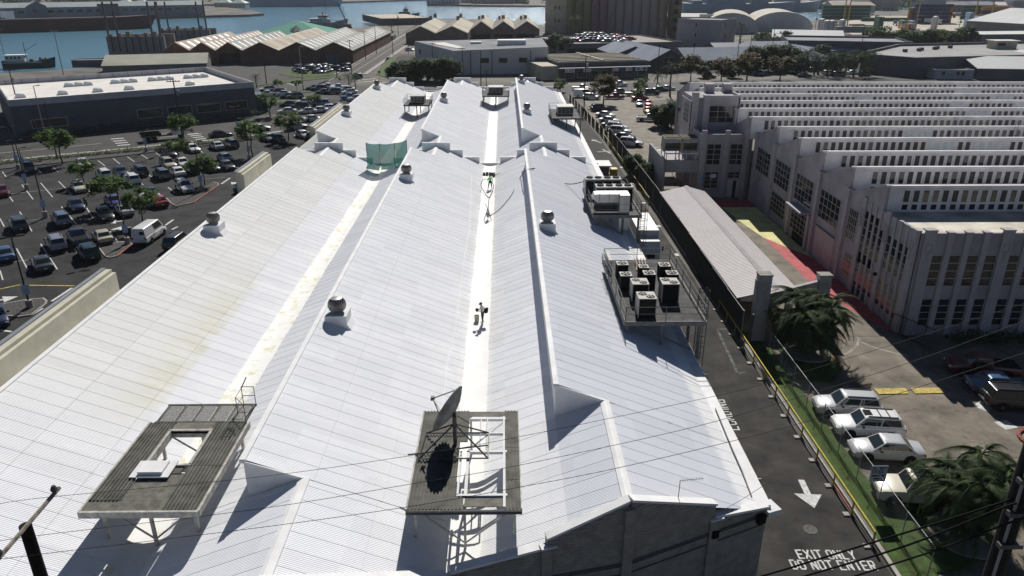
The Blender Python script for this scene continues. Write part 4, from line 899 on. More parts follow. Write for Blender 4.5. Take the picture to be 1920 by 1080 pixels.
for k,lb in enumerate(('cooling tower on the factory deck, nearer the lane','cooling tower on the factory deck, nearer the wing')):
    t=thing('cooling_tower',lb,'cooling tower',(25.0+k*2.7,YW+3.6,6.4),0,'cooling towers on the factory deck')
    MB().box(-1.2,-1.3,.0,1.2,1.3,1.9).build('casing',ct,t,local=True); MB().box(-1.1,-1.34,.15,1.1,-1.3,1.2).build('louvre_panel',cond_m,t,local=True)
    for j in range(5): MB().box(-1.12,-1.39,.2+j*.2,1.12,-1.34,.24+j*.2).build('louvre_slat',ct,t,local=True)
    MB().xprism([(-1.5,1.2),(-1.3,1.2),(-1.3,1.9),(-1.35,1.9)],-1.2,1.2).build('sloped_hood',lightsteel,t,local=True)
    MB().box(-1.1,-1.1,1.9,1.1,1.1,2.0).build('top_tray',mat('mossy_tray',(.12,.11,.07),.9,.3,3),t,local=True)
    for x in(-1.1,1.1):
        for y in(-1.2,1.2): MB().box(x-.06,y-.06,-1.5,x+.06,y+.06,0).build('leg',fac_trim,t,local=True)
T=thing('deck_pipe_frame','white pipe frame below the cooling towers','pipe frame',(26,YW+1.2,4.9))
for x in (23.9,25.2,26.8,28.2): MB().tube([(x,YW+1,4.9),(x,YW+1,6.3)],.06).build('post',white_paint,T)
MB().tube([(23.8,YW+1,6.3),(28.6,YW+1,6.3)],.1,8).build('header_pipe',white_paint,T); MB().tube([(23.8,YW+1,6.3),(23.6,YW+3,6.5)],.09,8).build('header_pipe',white_paint,T)
T=thing('entrance_canopy','flat white canopy on thin posts beside the factory tower','canopy',(26.6,121,0))
MB().box(-1.9,-3,3.4,1.9,3,3.6).build('roof',roof_fresh,T,local=True)
for x in(-1.7,1.7):
    for y in(-2.7,2.7): MB().tube([(x,y,0),(x,y,3.4)],.06).build('post',white_paint,T,local=True)
# long covered walkway with ribbed roof, dark fence, gate pillars
cw=mat('carport_roofing',(.7,.66,.65),.85,.04,1,spec=.2); 
T=thing('covered_walkway','long shed with a pale ribbed gable roof beside the dark fence','shed',(24.3,77,0))
yA,yC=62.5,99.; xl,xp,xr=21.3,24.9,27.5; ze,zp,zer=3.0,3.85,3.1
K=0; y=yA
lm=MB(); rm=MB()
def strip(x0,z0,x1,z1):
    b=MB(); b.add([(x0,0,z0),(x1,0,z1),(x1,1.36,z1),(x0,1.36,z0)],[(0,1,2,3)])
    for j in range(4): b.add([(x0,j*.34,z0),(x1,j*.34,z1),(x1,j*.34+.05,z1+.03),(x0,j*.34+.05,z0+.03),(x1,j*.34+.12,z1+.03),(x0,j*.34+.12,z0+.03),(x1,j*.34+.17,z1),(x0,j*.34+.17,z0)],[(0,1,2,3),(3,2,4,5),(5,4,6,7)])
    return b.mesh('roof_sheet',cw)
A_,B_=strip(xl,ze,xp,zp),strip(xp,zp,xr,zer)
while y<yC-1:
    off=max(0,(y-60)*.0); link('roof_sheet',A_,T,(0-24.3,y-77,0)); link('roof_sheet',B_,T,(0-24.3,y-77,0)); y+=1.36
MB().yprism([(xp-.3,zp-.02),(xp,zp+.12),(xp+.3,zp-.02)],yA,y).build('ridge_cap',fac_trim,T)
for yy in [59+6.6*k for k in range(7)]:
    for x in (xl+.4,xr-.4): MB().box(x-.06,yy-.06,0,x+.06,yy+.06,3).build('post',steel_dark,T)
for yy in (yA,y): MB().yprism([(xl+.3,0),(xl+.3,ze),(xp,zp-.05),(xr-.3,zer-.02),(xr-.3,0)] if yy>90 else [(xl+.3,2.7),(xl+.3,ze),(xp,zp-.05),(xr-.3,zer-.02),(xr-.3,2.7)],yy-.05,yy).build('gable_end',mat('shed_end',(.3,.29,.28),.7,.2,1),T)
fen=mat('dark_green_fence',(.028,.03,.027),.8,.3,1)
T=thing('dark_screen_fence','tall dark screened fence along the lane','fence',(21.9,100,0))
for k in range(16):
    y=59.5+k*5.5
    if y>150: break
    x=21.05+.35*min(1,(y-60)/30) if y<100 else 21.4-(y-100)*.015
    MB().box(x-.03,y,0.1,x+.03,y+5.42,3.0).build('fence_panel',fen,T); MB().tube([(x,y,0),(x,y,3.15)],.05).build('fence_post',steel,T); MB().tube([(x,y,3.05),(x,y+5.45,3.05)],.03,5).build('top_rail',lightsteel,T)
T=thing('low_dark_fence','low dark fence between the lane and the cars beyond','fence',(20.6,175,0))
for k in range(11):
    y=148+k*5.; x=20.6-(y-148)*.06; MB().box(x-.03,y,0.1,x+.03,y+4.95,1.8).build('fence_panel',fen,T); MB().tube([(x,y,0),(x,y,1.9)],.04).build('fence_post',steel_dark,T)
gp_m=mat('grey_gate_pillar',(.42,.41,.4),.8,.15,1)
T=thing('gate_portal','grey concrete gate pillars joined by a beam before the courtyard','gateway',(26.5,60.2,0))
for (px,py) in ((1418,610),(1528,560)): pass
for x,y,z in ((22.6,60.0,6.3),(29.4,63.4,4.9)):
    MB().box(x-.55,y-.45,0,x+.55,y+.45,z).build('pillar',gp_m,T); MB().box(x-.65,y-.35,0,x-.55,y+.35,z-.5).build('pillar_fin',gp_m,T); MB().box(x-.6,y-.5,z,x+.6,y+.5,z+.12).build('pillar_cap',concrete,T); 
    key_motif((x,y-.45,z-2.0),(1,0,0),T)
MB().prism([(23.2,60.1),(28.9,63.1),(28.9,63.5),(23.2,60.5)],3.1,4.4).build('beam',gp_m,T)
def bar_gate(label,a,b,h):
    A=Vector((*a,0)); B=Vector((*b,0)); T=thing('iron_gate',label,'gate',(a[0],a[1],0)); L=(B-A).length; N=int(L/.16)
    for k in range(N+1): q=A+(B-A)*k/N; MB().tube([q+Vector((0,0,.1)),q+Vector((0,0,h))],.018,4).build('bar',black,T)
    for z in (.25,h-.2): MB().tube([A+Vector((0,0,z)),B+Vector((0,0,z))],.035,5).build('rail',black,T)
bar_gate('black iron gate leaf beside the palm clump',G(1540,640),G(1575,665),2.0); bar_gate('black iron gate folded against the factory corner',(35.2,61.3),(37.2,57.6),2.2)
# ------------------------------------------------------------ neighbouring and distant buildings
def bld(name,label,p0,p1,depth,h,wall,roof,style='flat',hr=2.,n=1,pm=None,wins=(),doors=(),cat='building',over=.3,par=.7,group=None,ridge='v',skl=None):
    p0=Vector(p0); p1=Vector(p1); L=(p1-p0).length; rz=math.atan2(p1.y-p0.y,p1.x-p0.x)
    T=thing(name,label,cat,(p0.x,p0.y,0),rz,group)
    if style=='flat':
        MB().box(0,0,0,L,depth,h-par).build('wall',wall,T,local=True); MB().box(.25,.25,h-par,L-.25,depth-.25,h-par+.05).build('roof',roof,T,local=True)
        for a in ((0,0,L,.25),(0,depth-.25,L,depth),(0,.25,.25,depth-.25),(L-.25,.25,L,depth-.25)): MB().box(a[0],a[1],h-par,a[2],a[3],h).build('parapet',pm or wall,T,local=True)
    elif style=='gable' and ridge=='v':
        w_=L/n
        for k in range(n):
            a=k*w_; MB().yprism([(a,0),(a+w_,0),(a+w_,h),(a+w_/2,h+hr),(a,h)],0,depth).build('wall',wall,T,local=True)
            for s in (0,1):
                x0,x1=(a-(over if k==0 else 0),a+w_/2) if s==0 else (a+w_/2,a+w_+(over if k==n-1 else 0)); z=lambda x:h+hr*(1-abs(x-a-w_/2)/(w_/2))+.03
                rf=MB().yprism([(x0,z(x0)),(x1,z(x1)),(x1,z(x1)+.15),(x0,z(x0)+.15)],-over,depth+over).build('roof',roof[k%len(roof)] if isinstance(roof,list) else roof,T,local=True)
                if skl and s==1:
                    for q in range(int(depth/skl[0])):
                        y=2+q*skl[0]; c=a+w_/2+w_*.08; d=a+w_*.9; MB().yprism([(c,z(c)+.16),(d,z(d)+.16),(d,z(d)+.2),(c,z(c)+.2)],y,y+skl[1]).build('skylight',skl[2],rf,local=True)
    elif style=='gable':
        MB().xprism([(0,0),(depth,0),(depth,h),(depth/2,h+hr),(0,h)],0,L).build('wall',wall,T,local=True)
        for s in (0,1):
            y0,y1=(-over,depth/2) if s==0 else (depth/2,depth+over); z=lambda y:h+hr*(1-abs(y-depth/2)/(depth/2))+.03
            MB().xprism([(y0,z(y0)),(y1,z(y1)),(y1,z(y1)+.15),(y0,z(y0)+.15)],-over,L+over).build('roof',roof,T,local=True)
    elif style=='hip':
        MB().box(0,0,0,L,depth,h).build('wall',wall,T,local=True); i=min(depth,L)*.48
        MB().add([(-over,-over,h),(L+over,-over,h),(L+over,depth+over,h),(-over,depth+over,h),(i,depth/2,h+hr),(max(i+.1,L-i),depth/2,h+hr)],[(3,2,1,0),(0,1,5,4),(1,2,5),(2,3,4,5),(3,0,4)]).build('roof',roof,T,local=True)
    elif style=='arch':
        P=[(L/2-L/2*math.cos(math.pi*k/14),h+hr*math.sin(math.pi*k/14)) for k in range(15)]
        MB().yprism([(0,0)]+P+[(L,0)],.3,depth-.3).build('wall',wall,T,local=True)
        Q=[(L/2-(L/2+.3)*math.cos(math.pi*k/14),h+(hr+.4)*math.sin(math.pi*k/14)) for k in range(15)]; b=MB()
        for k in range(14): b.yprism([P[k],P[k+1],Q[k+1],Q[k]],0,depth)
        b.build('roof',roof,T,40,local=True)
    for x0,z0,w,hh,nx,sp,face in wins:
        for k in range(nx):
            x=x0+k*sp
            if face=='f': f=MB().box(x,-.06,z0,x+w,-.01,z0+hh); g_=MB().box(x+.12,-.08,z0+.12,x+w-.12,-.06,z0+hh-.12)
            elif face=='l': f=MB().box(-.06,x,z0,-.01,x+w,z0+hh); g_=MB().box(-.08,x+.12,z0+.12,-.06,x+w-.12,z0+hh-.12)
            else: f=MB().box(L+.01,x,z0,L+.06,x+w,z0+hh); g_=MB().box(L+.06,x+.12,z0+.12,L+.08,x+w-.12,z0+hh-.12)
            f=f.build('window',fr_m,T,local=True); g_.build('pane',glass,f,local=True)
    for x0,w,hh,m in doors: MB().box(x0,-.07,0,x0+w,-.01,hh).build('door',m,T,local=True)
    return T
grey_w=mat('grey_wall',(.2,.197,.2),.8,.12,.3); greyblue=mat('grey_blue_wall',(.13,.132,.15),.8,.12,.3); white_r=mat('white_membrane_roof',(.78,.75,.7),.9,.08,.3,spec=.12)
brown_w=mat('brown_brick_wall',(.17,.09,.06),.85,.2,.4); tan_w=mat('tan_brick_wall',(.2,.145,.125),.85,.15,.3); roof_pale=mat('pale_metal_roof',(.42,.41,.385),.9,.15,.1,spec=.12); roof_rust=mat('rusty_metal_roof',(.33,.25,.2),.9,.4,.25,second=(.52,.48,.42),streak=(.3,1,1),spec=.12)
roof_cream=mat('cream_metal_roof',(.55,.51,.41),.9,.12,.1,spec=.12); roof_blue=mat('blue_grey_roof',(.24,.27,.33),.9,.12,.15,spec=.12); roof_green=mat('green_metal_roof',(.14,.36,.28),.9,.1,.1,spec=.12); roof_grey=mat('grey_flat_roof',(.33,.34,.37),.9,.2,.1,spec=.12)
skyl=mat('skylight_sheet',(.85,.85,.82),.4,0); door_b=mat('blue_roller_door',(.1,.13,.18),.6,.1,1); navy=mat('navy_roof',(.05,.06,.12),.6,.1,.2)
dark_open=mat('dark_opening',(.02,.02,.02),.9,0)
# flat building across the avenue with skylight domes
T=bld('flat_roof_showroom','long grey flat-roofed building with bright roof across the avenue',(-98.9,153.1),(-58.8,181.5),40,7.6,greyblue,white_r,par=1.3,pm=mat('parapet_lit_grey',(.5,.5,.52),.85,.1,.5),wins=[(23,1.6,5.2,2.0,4,6.3,'f'),(3.,1.6,6.5,1.8,1,1,'f')])  # parapet paler than the wall: light bounced off the roof is in its colour
L_=49.1
def dome(par,x,y,z,s,m,k,lb):
    d=thing('skylight_dome',lb,'skylight',(0,0,0),0,'skylight domes on the flat roof')
    c=par.matrix_world; v=Matrix.Translation(par.location)@Matrix.Rotation(par.rotation_euler.z,4,'Z')@Vector((x,y,z)); d.location=v; d.rotation_euler=(0,0,par.rotation_euler.z)
    MB().box(-s,-s*.8,0,s,s*.8,.3).build('curb',white_paint,d,local=True); MB().loft([[(s*.9*a*q,s*.72*b_*q,.3+hh) for a,b_ in((-1,-1),(1,-1),(1,1),(-1,1))] for q,hh in((1,0),(.92,.3),(.7,.52),(.35,.62))]).build('dome',mat('dome_acrylic',(.85,.87,.88),.15,0),d,40,local=True)
k=0
for row,xs in ((3.2,(5,12.5,19,25.5,34,40)),(13,(3,11,18,24.5,38)),(27,(14,16,18,24,26,28,32.5,34.5,36.5,41,43,45))):
    for i_,x in enumerate(xs): dome(T,x,row,6.35,1.0,white_paint,k,'skylight dome, %s from the left in the %s row of the flat roof'%(['first','second','third','fourth','fifth','sixth','seventh','eighth','ninth','tenth','eleventh','twelfth'][i_],{3.2:'front',13:'middle',27:'rear'}[row])); k+=1
for k in range(14): MB().box(2+k*3.4,39.6,6.3,2.15+k*3.4,39.75,7.5).build('parapet_brace',steel,T,local=True)
STROKES2={'W':[(0,1,.15,0),(.15,0,.3,.7),(.3,.7,.45,0),(.45,0,.6,1)],'e':[(0,.35,.5,.35),(0,.1,0,.6),(.08,.68,.45,.68),(.5,.38,.5,.62),(.08,0,.45,0)],'s':[(0,.68,.4,.68),(0,.38,0,.65),(0,.35,.4,.35),(.4,.05,.4,.32),(0,0,.4,0)],'t':[(.2,0,.2,.95),(0,.68,.4,.68)],'M':[(0,0,0,1),(0,1,.3,.4),(.3,.4,.6,1),(.6,1,.6,0)],'a':[(0,.68,.42,.68),(.45,0,.45,.65),(0,.35,.45,.35),(0,0,0,.33),(0,0,.45,0)],'r':[(0,0,0,.68),(0,.6,.35,.68)],'i':[(.1,0,.1,.68),(.1,.85,.1,.95)],'n':[(0,0,0,.68),(0,.68,.4,.68),(.42,0,.42,.6)]}
x=11.6; sgn=mat('dark_blue_sign_letters',(.06,.08,.16),.5,0)
MB().box(x-1.3,-.06,2.3,x-.4,-.01,3.2).build('sign_emblem',sgn,T,local=True)
for ch in 'West Marine':
    if ch!=' ':
        b=MB()
        for a0,b0,a1,b1 in STROKES2[ch]:
            p,q=Vector((x+a0*1.1,b0*1.3)),Vector((x+a1*1.1,b1*1.3)); u=(q-p).normalized(); v=Vector((-u.y,u.x))*.11
            b.yprism([tuple(p+v),tuple(q+v),tuple(q-v),tuple(p-v)],-.06,-.01)
        b.build('sign_letter',sgn,T,local=True)
    x+=.72
MB().box(48.4,2,0,52.5,7,4.3).build('entrance_box',mat('teal_entrance',(.06,.1,.14),.6,.1,1),T,local=True)
# brown warehouses
xs=[-57.,-70.9,-84.8,-98.6,-108.7,-118.5,-128.5]; rf=[roof_pale,roof_pale,roof_cream,roof_pale,roof_rust,roof_rust]
nm=['easternmost brown brick warehouse with pale roof and blue roller door','brown brick warehouse with cream and rusty roof, second from the street','brown warehouse with pale striped roof, third from the street','brown warehouse with a dark open front, fourth from the street','brown warehouse with rust-striped roof, fifth from the street','westernmost brown warehouse beside the floating dock']
for k in range(6):
    x1,x0=xs[k],xs[k+1]; dp=(104,96,92,70,70,62)[k]
    bld('brown_warehouse',nm[k],(x0+.02,296),(x1-.02,296),dp,4.8,brown_w,rf[k],'gable',3.0,1,over=.0 if k else .2,skl=(7 if k!=4 else 5,1.2 if k!=5 else 2.2,skyl) if k!=2 else (13,5,roof_rust),doors=[(3.5,4.6,3.6,door_b)] if k==0 else ([(1,8,4,dark_open)] if k==3 else []),group='brown warehouses by the harbour')
bld('low_roof_shed','low shed with a long pale gable roof behind the grey building',(-136,264),(-104,273),20,2.6,grey_w,mat('pale_green_roof',(.42,.42,.34),.7,.15,.1),'gable',2.6,ridge='u')
bld('quay_hut','small grey quayside hut at the harbour edge',(-157,284),(-140,287),6,2.6,greyblue,roof_grey,par=.3)
T=bld('green_roof_pavilion','pavilion with a big green hipped roof behind the warehouses',(-131,408),(-92,408),44,2.6,grey_w,roof_green,'hip',6.4,over=1.2)
MB().add([(19,7,5.4),(25,7,5.4),(22,3.6,4.1),(22,10.4,7.3)],[(0,2,1),(0,1,3),(0,3,2),(1,2,3)]).build('dormer_vent',mat('dark_green_panel',(.03,.07,.07),.6,0),T,local=True)
bld('low_yard_office','small low office with a cream roof beside the cross street',(-66,410),(-57.5,410),12,2.6,grey_w,roof_cream,par=.25)
# tan warehouses behind the trees with roof monitors
for k,(x0,x1,lb) in enumerate(((-48,-33.4,'tan warehouse with cream monitor roof, nearest the cross street'),(-33.3,-17.4,'tan warehouse with cream monitor roof, second from the cross street'))):
    T=bld('tan_warehouse',lb,(x0,388),(x1,388),92,4.9,tan_w,[mat('taupe_roof',(.36,.33,.3),.9,.2,.1,spec=.12)],'gable',3.4,over=.1,group='tan warehouses')
    w=x1-x0
    for y0,y1 in ((1,26),(27.5,80)): MB().yprism([(w/2+.2,8.6),(w/2+.3,8.25),(w-.1,5.0),(w,5.3)],y0,y1).build('roof_sheet',roof_cream,T,local=True)  # only the right slopes get cream sheets: their sunlit tone put into colour
    for y in (60,90): MB().box(w/2-1,y,8,w/2+.6,y+1.5,10.6).build('roof_vent',tan_w,T,local=True)
for k,(a,b_,lb) in enumerate(((882,923,'tan shed with an open dark front behind the white building, left'),(923,965,'tan shed with an open dark front behind the white building, middle'),(965,1012,'tan shed with pale roof, next to the cream tower'))):
    p0=atY(a,66,400)[0]; p1=atY(b_,66,400)[0]
    T=bld('open_front_shed',lb,(p0,404),(p1,404),80,5.8,tan_w,[MATS['taupe_roof']],'gable',4.0,over=.1,doors=[(1.,p1-p0-2,3.6,dark_open)],group='open tan sheds'); w=p1-p0
    MB().yprism([(w/2+.2,9.9),(w/2+.2,9.75),(w-.2,6.0),(w,6.2)],2,70).build('roof_sheet',roof_cream,T,local=True); MB().box(w/2-.8,30,9,w/2+.8,31.6,11.6).build('roof_vent',tan_w,T,local=True); MB().box(w/2-2.8,36,9,w/2-1.6,37.2,10.9).build('roof_vent',tan_w,T,local=True)  # cream skin paints the right slope as the sunlit side
# white building beyond the trees
pw0,pw1,pw2=(-16.7,261.2),(15.2,264),(-34.5,305.5)
T=thing('white_flat_building','wide off-white building with square windows behind the dark trees','building',(-16.7,261.2,0))
wmat=mat('offwhite_wall',(.62,.61,.6),.8,.08,.3); D=Vector(pw2)-Vector(pw0); U_=Vector(pw1)-Vector(pw0)
P=[Vector(pw0),Vector(pw1),Vector(pw1)+Vector((0,44)),Vector(pw2)]
MB().prism([tuple(q) for q in P],0,[7.6,8.6,8.4,7.4]).build('wall',wmat,T); MB().prism([tuple(q) for q in P],[7.61,8.61,8.41,7.41],[7.72,8.72,8.52,7.52]).build('roof',mat('grey_membrane',(.3,.31,.33),.9,.2,.08,spec=.12),T)
def wface(p,q,t,z0,z1,w,nm,m,par,d=.06):
    p=Vector(p); q=Vector(q); u=(q-p).normalized(); n2=Vector((u.y,-u.x)); a=p+u*t
    return MB().prism([tuple(a),tuple(a+u*w),tuple(a+u*w+n2*d),tuple(a+n2*d)],z0,z1).build(nm,m,par)
for t in (9,15.2,22.0,27.5):
    f=wface(pw0,pw1,t,3.6,5.4,3.0,'window',fr_m,T); wface(pw0,pw1,t+.12,3.72,5.28,2.76,'pane',glass,f,.1)
wface(pw2,pw0,6,3,5,2,'window',glass,T)
for t in (5.6,12.8,25.9): wface(pw0,pw1,t,0,7.6,.25,'downpipe',steel_dark,T,.2)
MB().box(-2,276,8.2,8,281,10).build('rooftop_plant',white_paint,T); MB().box(-12,286,7.9,-8,289,8.7).build('rooftop_plant',white_paint,T)
MB().add([(-29,296,7.75),(-15,268,7.9),(-12,268,7.9),(-22,296,7.8)],[(0,1,2,3)]).build('bright_roof_patch',white_r,T)
# strip of shops with signs and ribbed roof
T=bld('shop_strip','low strip of shops with colourful fascia signs',(17.8,246.4),(47.6,253),30,5.3,mat('shop_front_grey',(.12,.12,.125),.7,.2,.4),mat('shop_roof',(.3,.28,.25),.9,.2,.2,spec=.12),par=.4,wins=[(2,.5,3.2,2.2,7,4.1,'f')])
for k in range(6): MB().box(.5,2.5+k*4.6,5.0,29.8,3.6+k*4.6,5.5).build('roof_rib',roof_cream,T,local=True)
MB().box(-.5,-2.4,3.6,30.3,0,3.85).build('awning',mat('teal_awning',(.55,.58,.56),.6,.1,.5),T,local=True); MB().box(14.6,.5,5.4,15.4,29,5.8).build('roof_rib',roof_cream,T,local=True)
MB().box(-5.8,.3,0,-.05,28,4.3).build('side_annexe',cream_m,T,local=True)
sg=[(1.2,3.2,(.75,.78,.8),(.5,.12,.1),(.08,.15,.35)),(7.3,2.6,(.5,.52,.55),None,None),(17.0,2.2,(.6,.3,.33),(.7,.7,.75),None),(19.5,1.6,(.08,.1,.2),None,None),(21.6,2.2,(.62,.64,.7),(.2,.25,.45),None),(25.0,2.0,(.75,.77,.8),(.05,.2,.45),None),(27.1,1.9,(.55,.6,.68),(.03,.05,.15),None)]
for k,(x,w,c,c2,c3) in enumerate(sg):
    s=MB().box(x,-2.5,2.5,x+w,-2.42,3.6).build('shop_sign',mat('sign_%d'%k,c,.5,0),T,local=True)
    if c2:
        m2=mat('signmark_%d'%k,c2,.5,0)
        if k in(5,6): MB().add([(x+w/2+w*.36*math.cos(a*math.pi/8),-2.52,3.05+.33*math.sin(a*math.pi/8)) for a in range(16)],[tuple(range(16))]).build('sign_mark',m2,s,local=True)
        else:
            for q in range(2): MB().box(x+w*.4,-2.52,2.75+q*.4,x+w*.92,-2.5,3.0+q*.4).build('sign_mark',m2,s,local=True)
    if c3: MB().yprism([(x+.2,2.7),(x+1.,2.7),(x+.6,3.4)],-2.52,-2.5).build('sign_mark',mat('signblue',c3,.5,0),s,local=True)
# blue-grey gabled restaurant-like building, dark tower block, rear roofs
bld('blue_roof_hall','brick hall with blue-grey gable roof and tall gable window',(50.3,268.2),(65.2,271.3),42,3.4,mat('brown_grey_brick',(.13,.11,.1),.85,.15,.3),roof_blue,'gable',3.8,over=.5,wins=[(5.6,2.2,1.5,2.6,2,2.2,'f')])
bld('blue_roof_hall','small blue-grey gabled roof left of the brick hall',(42,292),(57,294),26,3.6,MATS['brown_grey_brick'],roof_blue,'gable',2.8,over=.4)
bld('blue_roof_annexe','long low hall with blue-grey roof beside the navy roof',(66,276),(97,280),22,3.0,MATS['brown_grey_brick'],roof_blue,'gable',3.4,ridge='u',over=.6)
bld('navy_roof_annexe','annexe with a dark navy roof between blue-grey roofs',(80,283),(95,285),24,3.9,MATS['brown_grey_brick'],navy,'gable',3.6,ridge='u',over=.4)
bld('blue_roof_store','wide store with a long pale blue-grey roof behind the palms',(97,300),(140,304),22,4.,greyblue,mat('pale_blue_roof',(.3,.33,.38),.9,.12,.15,spec=.12),'gable',2.8,ridge='u',over=.4)
bld('dark_tower_block','windowed dark grey concrete block with flat roof beside the silos',(79,358),(96,347),22,13.2,mat('dark_grey_concrete',(.38,.355,.37),.85,.12,.15),roof_grey,par=.5,wins=[(8.5,10.0,1.0,1.8,1,1,'f'),(8.5,5.6,1.0,1.8,1,1,'f'),(8.5,1.6,1.0,1.6,1,1,'f'),(5,9.8,1.2,1.8,2,1.6,'r'),(5,5.4,1.2,1.8,2,1.6,'r')])
bld('parking_deck','low parking deck with cars on its roof before the silos',(26,330),(78,342),48,4.6,grey_w,mat('deck_concrete',(.3,.28,.25),.85,.15,.1),par=.6,doors=[(1,46,2.6,dark_open)])
# silos
T=thing('grain_silos','row of tall cylindrical silos, olive, mauve and grey','silo',(65,455,0))
cols=[(.27,.25,.13)]*3+[(.32,.17,.2)]*2+[(.38,.32,.3)]*6+[(.42,.31,.2)]
A=Vector((37.8,466)); B=Vector((92,444)); R=(B-A).length/12/2+.05
for k in range(12):
    c=A+(B-A)*(k+.5)/12; MB().lathe([(R,0),(R,47)],(c.x,c.y,0),24).build('silo_cylinder',mat('silo_%d_%d'%(int(cols[k][0]*100),int(cols[k][1]*100)),cols[k],.85,.18,.05,streak=(1,1,.15)),T,40)
MB().box(38,469,0,90,480,44).build('rear_silo_wall',grey_w,T); MB().box(38,450,47,91,470,50).build('headhouse',grey_w,T)
T=thing('silo_stair_tower','rusty brown stair tower at the right end of the silos','tower',(95,440,0))
MB().box(92.4,436,0,98,445,45).build('shaft',mat('rust_brown_wall',(.25,.18,.12),.85,.25,.1),T)
for k in range(9): MB().box(94,435.4,3+k*4.6,96,435.95,5.2+k*4.6).build('landing',dark_open,T)
T=bld('cream_tower','cream concrete tower with small windows left of the silos',(25,472),(37.5,467.5),16,44,cream_m,roof_grey,par=.5,wins=[(5.5,6+q*7.,1.4,2.4,2,2.4,'f') for q in range(5)])
bld('rust_shed','rusty shed with a pitched roof between silos and dark block',(98,425),(112,420),18,6.5,mat('rust_shed_wall',(.2,.1,.06),.85,.3,.3),roof_grey,'gable',3.4,ridge='u')
# east: big grey store, white roofs, long grey wall
T=thing('grey_store','large dark grey store with a broad pale flat roof and penthouse','building',(123.5,255,0))
P=[(134.5,252),(123.5,255.1),(118,280),(250,300),(250,262)]
MB().prism([(134.5,252),(123.5,266),(150,296),(300,330),(300,288)],0,6.2).build('wall',mat('dark_store_wall',(.16,.15,.165),.85,.1,.2),T); MB().prism([(134.7,252.4),(124.2,266),(150,295.6),(299,329),(299,288.5)],6.2,6.27).build('roof',mat('pale_store_roof',(.36,.355,.35),.8,.15,.08),T)
MB().prism([(124,266),(124.6,265.4),(150.3,295.2),(299,329),(299,330),(150,296)],6.2,7.1).build('rear_parapet',MATS['dark_store_wall'],T)
for k in range(6): c=(140+k*4.5+(k%2)*2,271+k*3.1); MB().box(c[0],c[1],6.27,c[0]+1.2,c[1]+1.2,7.3).build('roof_ventilator',steel_dark,T)
pq=G(1890,92,6.3); MB().box(pq[0]-5,pq[1],6.27,pq[0]+3,pq[1]+5,9.0).build('penthouse_wall',cream_m,T); MB().box(pq[0]-5.6,pq[1]-.6,9.0,pq[0]+3.8,pq[1]+5.6,9.25).build('penthouse_roof',white_r,T); MB().box(pq[0]-4,pq[1]-.08,7.3,pq[0]-1.2,pq[1]-.01,8.4).build('penthouse_window',glass,T)
bld('white_gable_hall','hall with white gabled roof beyond the sawtooth rows, left of two',(152,246),(173,243),26,3.4,mat('store_gable_grey',(.17,.17,.18),.85,.1,.2),mat('bright_white_roof',(.66,.67,.66),.9,.06,.1,spec=.12),'gable',2.6,ridge='u',over=.4)
bld('white_gable_hall','hall with white gabled roof beyond the sawtooth rows, right of two',(170,250),(192,248),26,3.8,MATS['store_gable_grey'],MATS['bright_white_roof'],'gable',2.8,over=.4)
bld('low_service_building','low pale service building behind the last sawtooth row',(139,247),(151,246),10,3.0,mat('service_wall',(.45,.45,.47),.8,.1,.3),roof_pale,par=.4,wins=[(2,1.2,1.2,1.4,1,1,'f'),(6.5,1.2,1.2,1.4,2,1.6,'f')])
bld('long_grey_wall_building','long windowless dark grey building behind the palms',(113.5,311),(158,300),30,7.4,greyblue,roof_grey,par=.8)
bld('dark_blue_roof_house','low building with dark blue-grey hipped roof among trees',(101,276),(117,272),14,3.2,greyblue,mat('slate_blue_roof',(.13,.15,.19),.9,.1,.3,spec=.12),'hip',2.6,over=.6)
bld('white_roof_shed','shed with a bright white roof beyond the long grey wall',(128,372),(158,362),32,4.2,greyblue,MATS['bright_white_roof'],'gable',2.6,ridge='u',over=.4)
for k,(a,lb) in enumerate((((120,470,150,462),'arched hangar with cream vaulted roof, left of two'),((153,486,188,478),'arched hangar with cream vaulted roof, right of two'))):
    bld('arched_hangar',lb,a[:2],a[2:],60,2.,mat('hangar_wall',(.52,.54,.56),.7,.1,.1),mat('hangar_roof',(.6,.57,.5),.9,.1,.05,spec=.12),'arch',9.,group='arched hangars')
bld('long_pale_shed','long pale shed with bright roof past the silos',(90,520),(132,512),18,7,mat('pale_shed_wall',(.4,.42,.45),.8,.1,.1),white_r,'gable',1.8,ridge='u')
bld('cream_round_office','small white ship-like bridge house near the dark block',(125,500),(139,498),10,9,mat('ship_white',(.7,.7,.68),.6,.1,.5),white_r,par=.5,wins=[(1,6,1.5,1.2,5,2.3,'f')])
bld('grey_gable_warehouse','big grey gabled warehouse at the right edge with white roof',(288,398),(350,420),60,7.5,mat('mauve_grey_wall',(.28,.26,.25),.85,.1,.1),MATS['bright_white_roof'],'gable',6.5,over=.3)
bld('flat_canopy_building','low building with white curved canopy roof in the yard',(236,385),(288,392),26,4.6,grey_w,MATS['bright_white_roof'],par=.3)
bld('yard_office','long low office with pale roof at the container yard',(200,394),(236,388),12,4.2,cream_m,roof_pale,par=.3,wins=[(2,1.4,2.2,1.6,8,4,'f')])
bld('portable_office','portable grey-blue office at the container yard',(226,430),(252,426),6,3.4,greyblue,roof_pale,par=.2,wins=[(2,1.2,2,1.2,6,3.8,'f')])
bld('blue_grey_shed','pale blue-grey shed at the far edge of the container yard',(480,800),(560,800),50,16,mat('blue_shed',(.25,.3,.38),.7,.08,.05),mat('blue_shed_roof',(.4,.45,.5),.6,.05,.05),'gable',7,ridge='u')
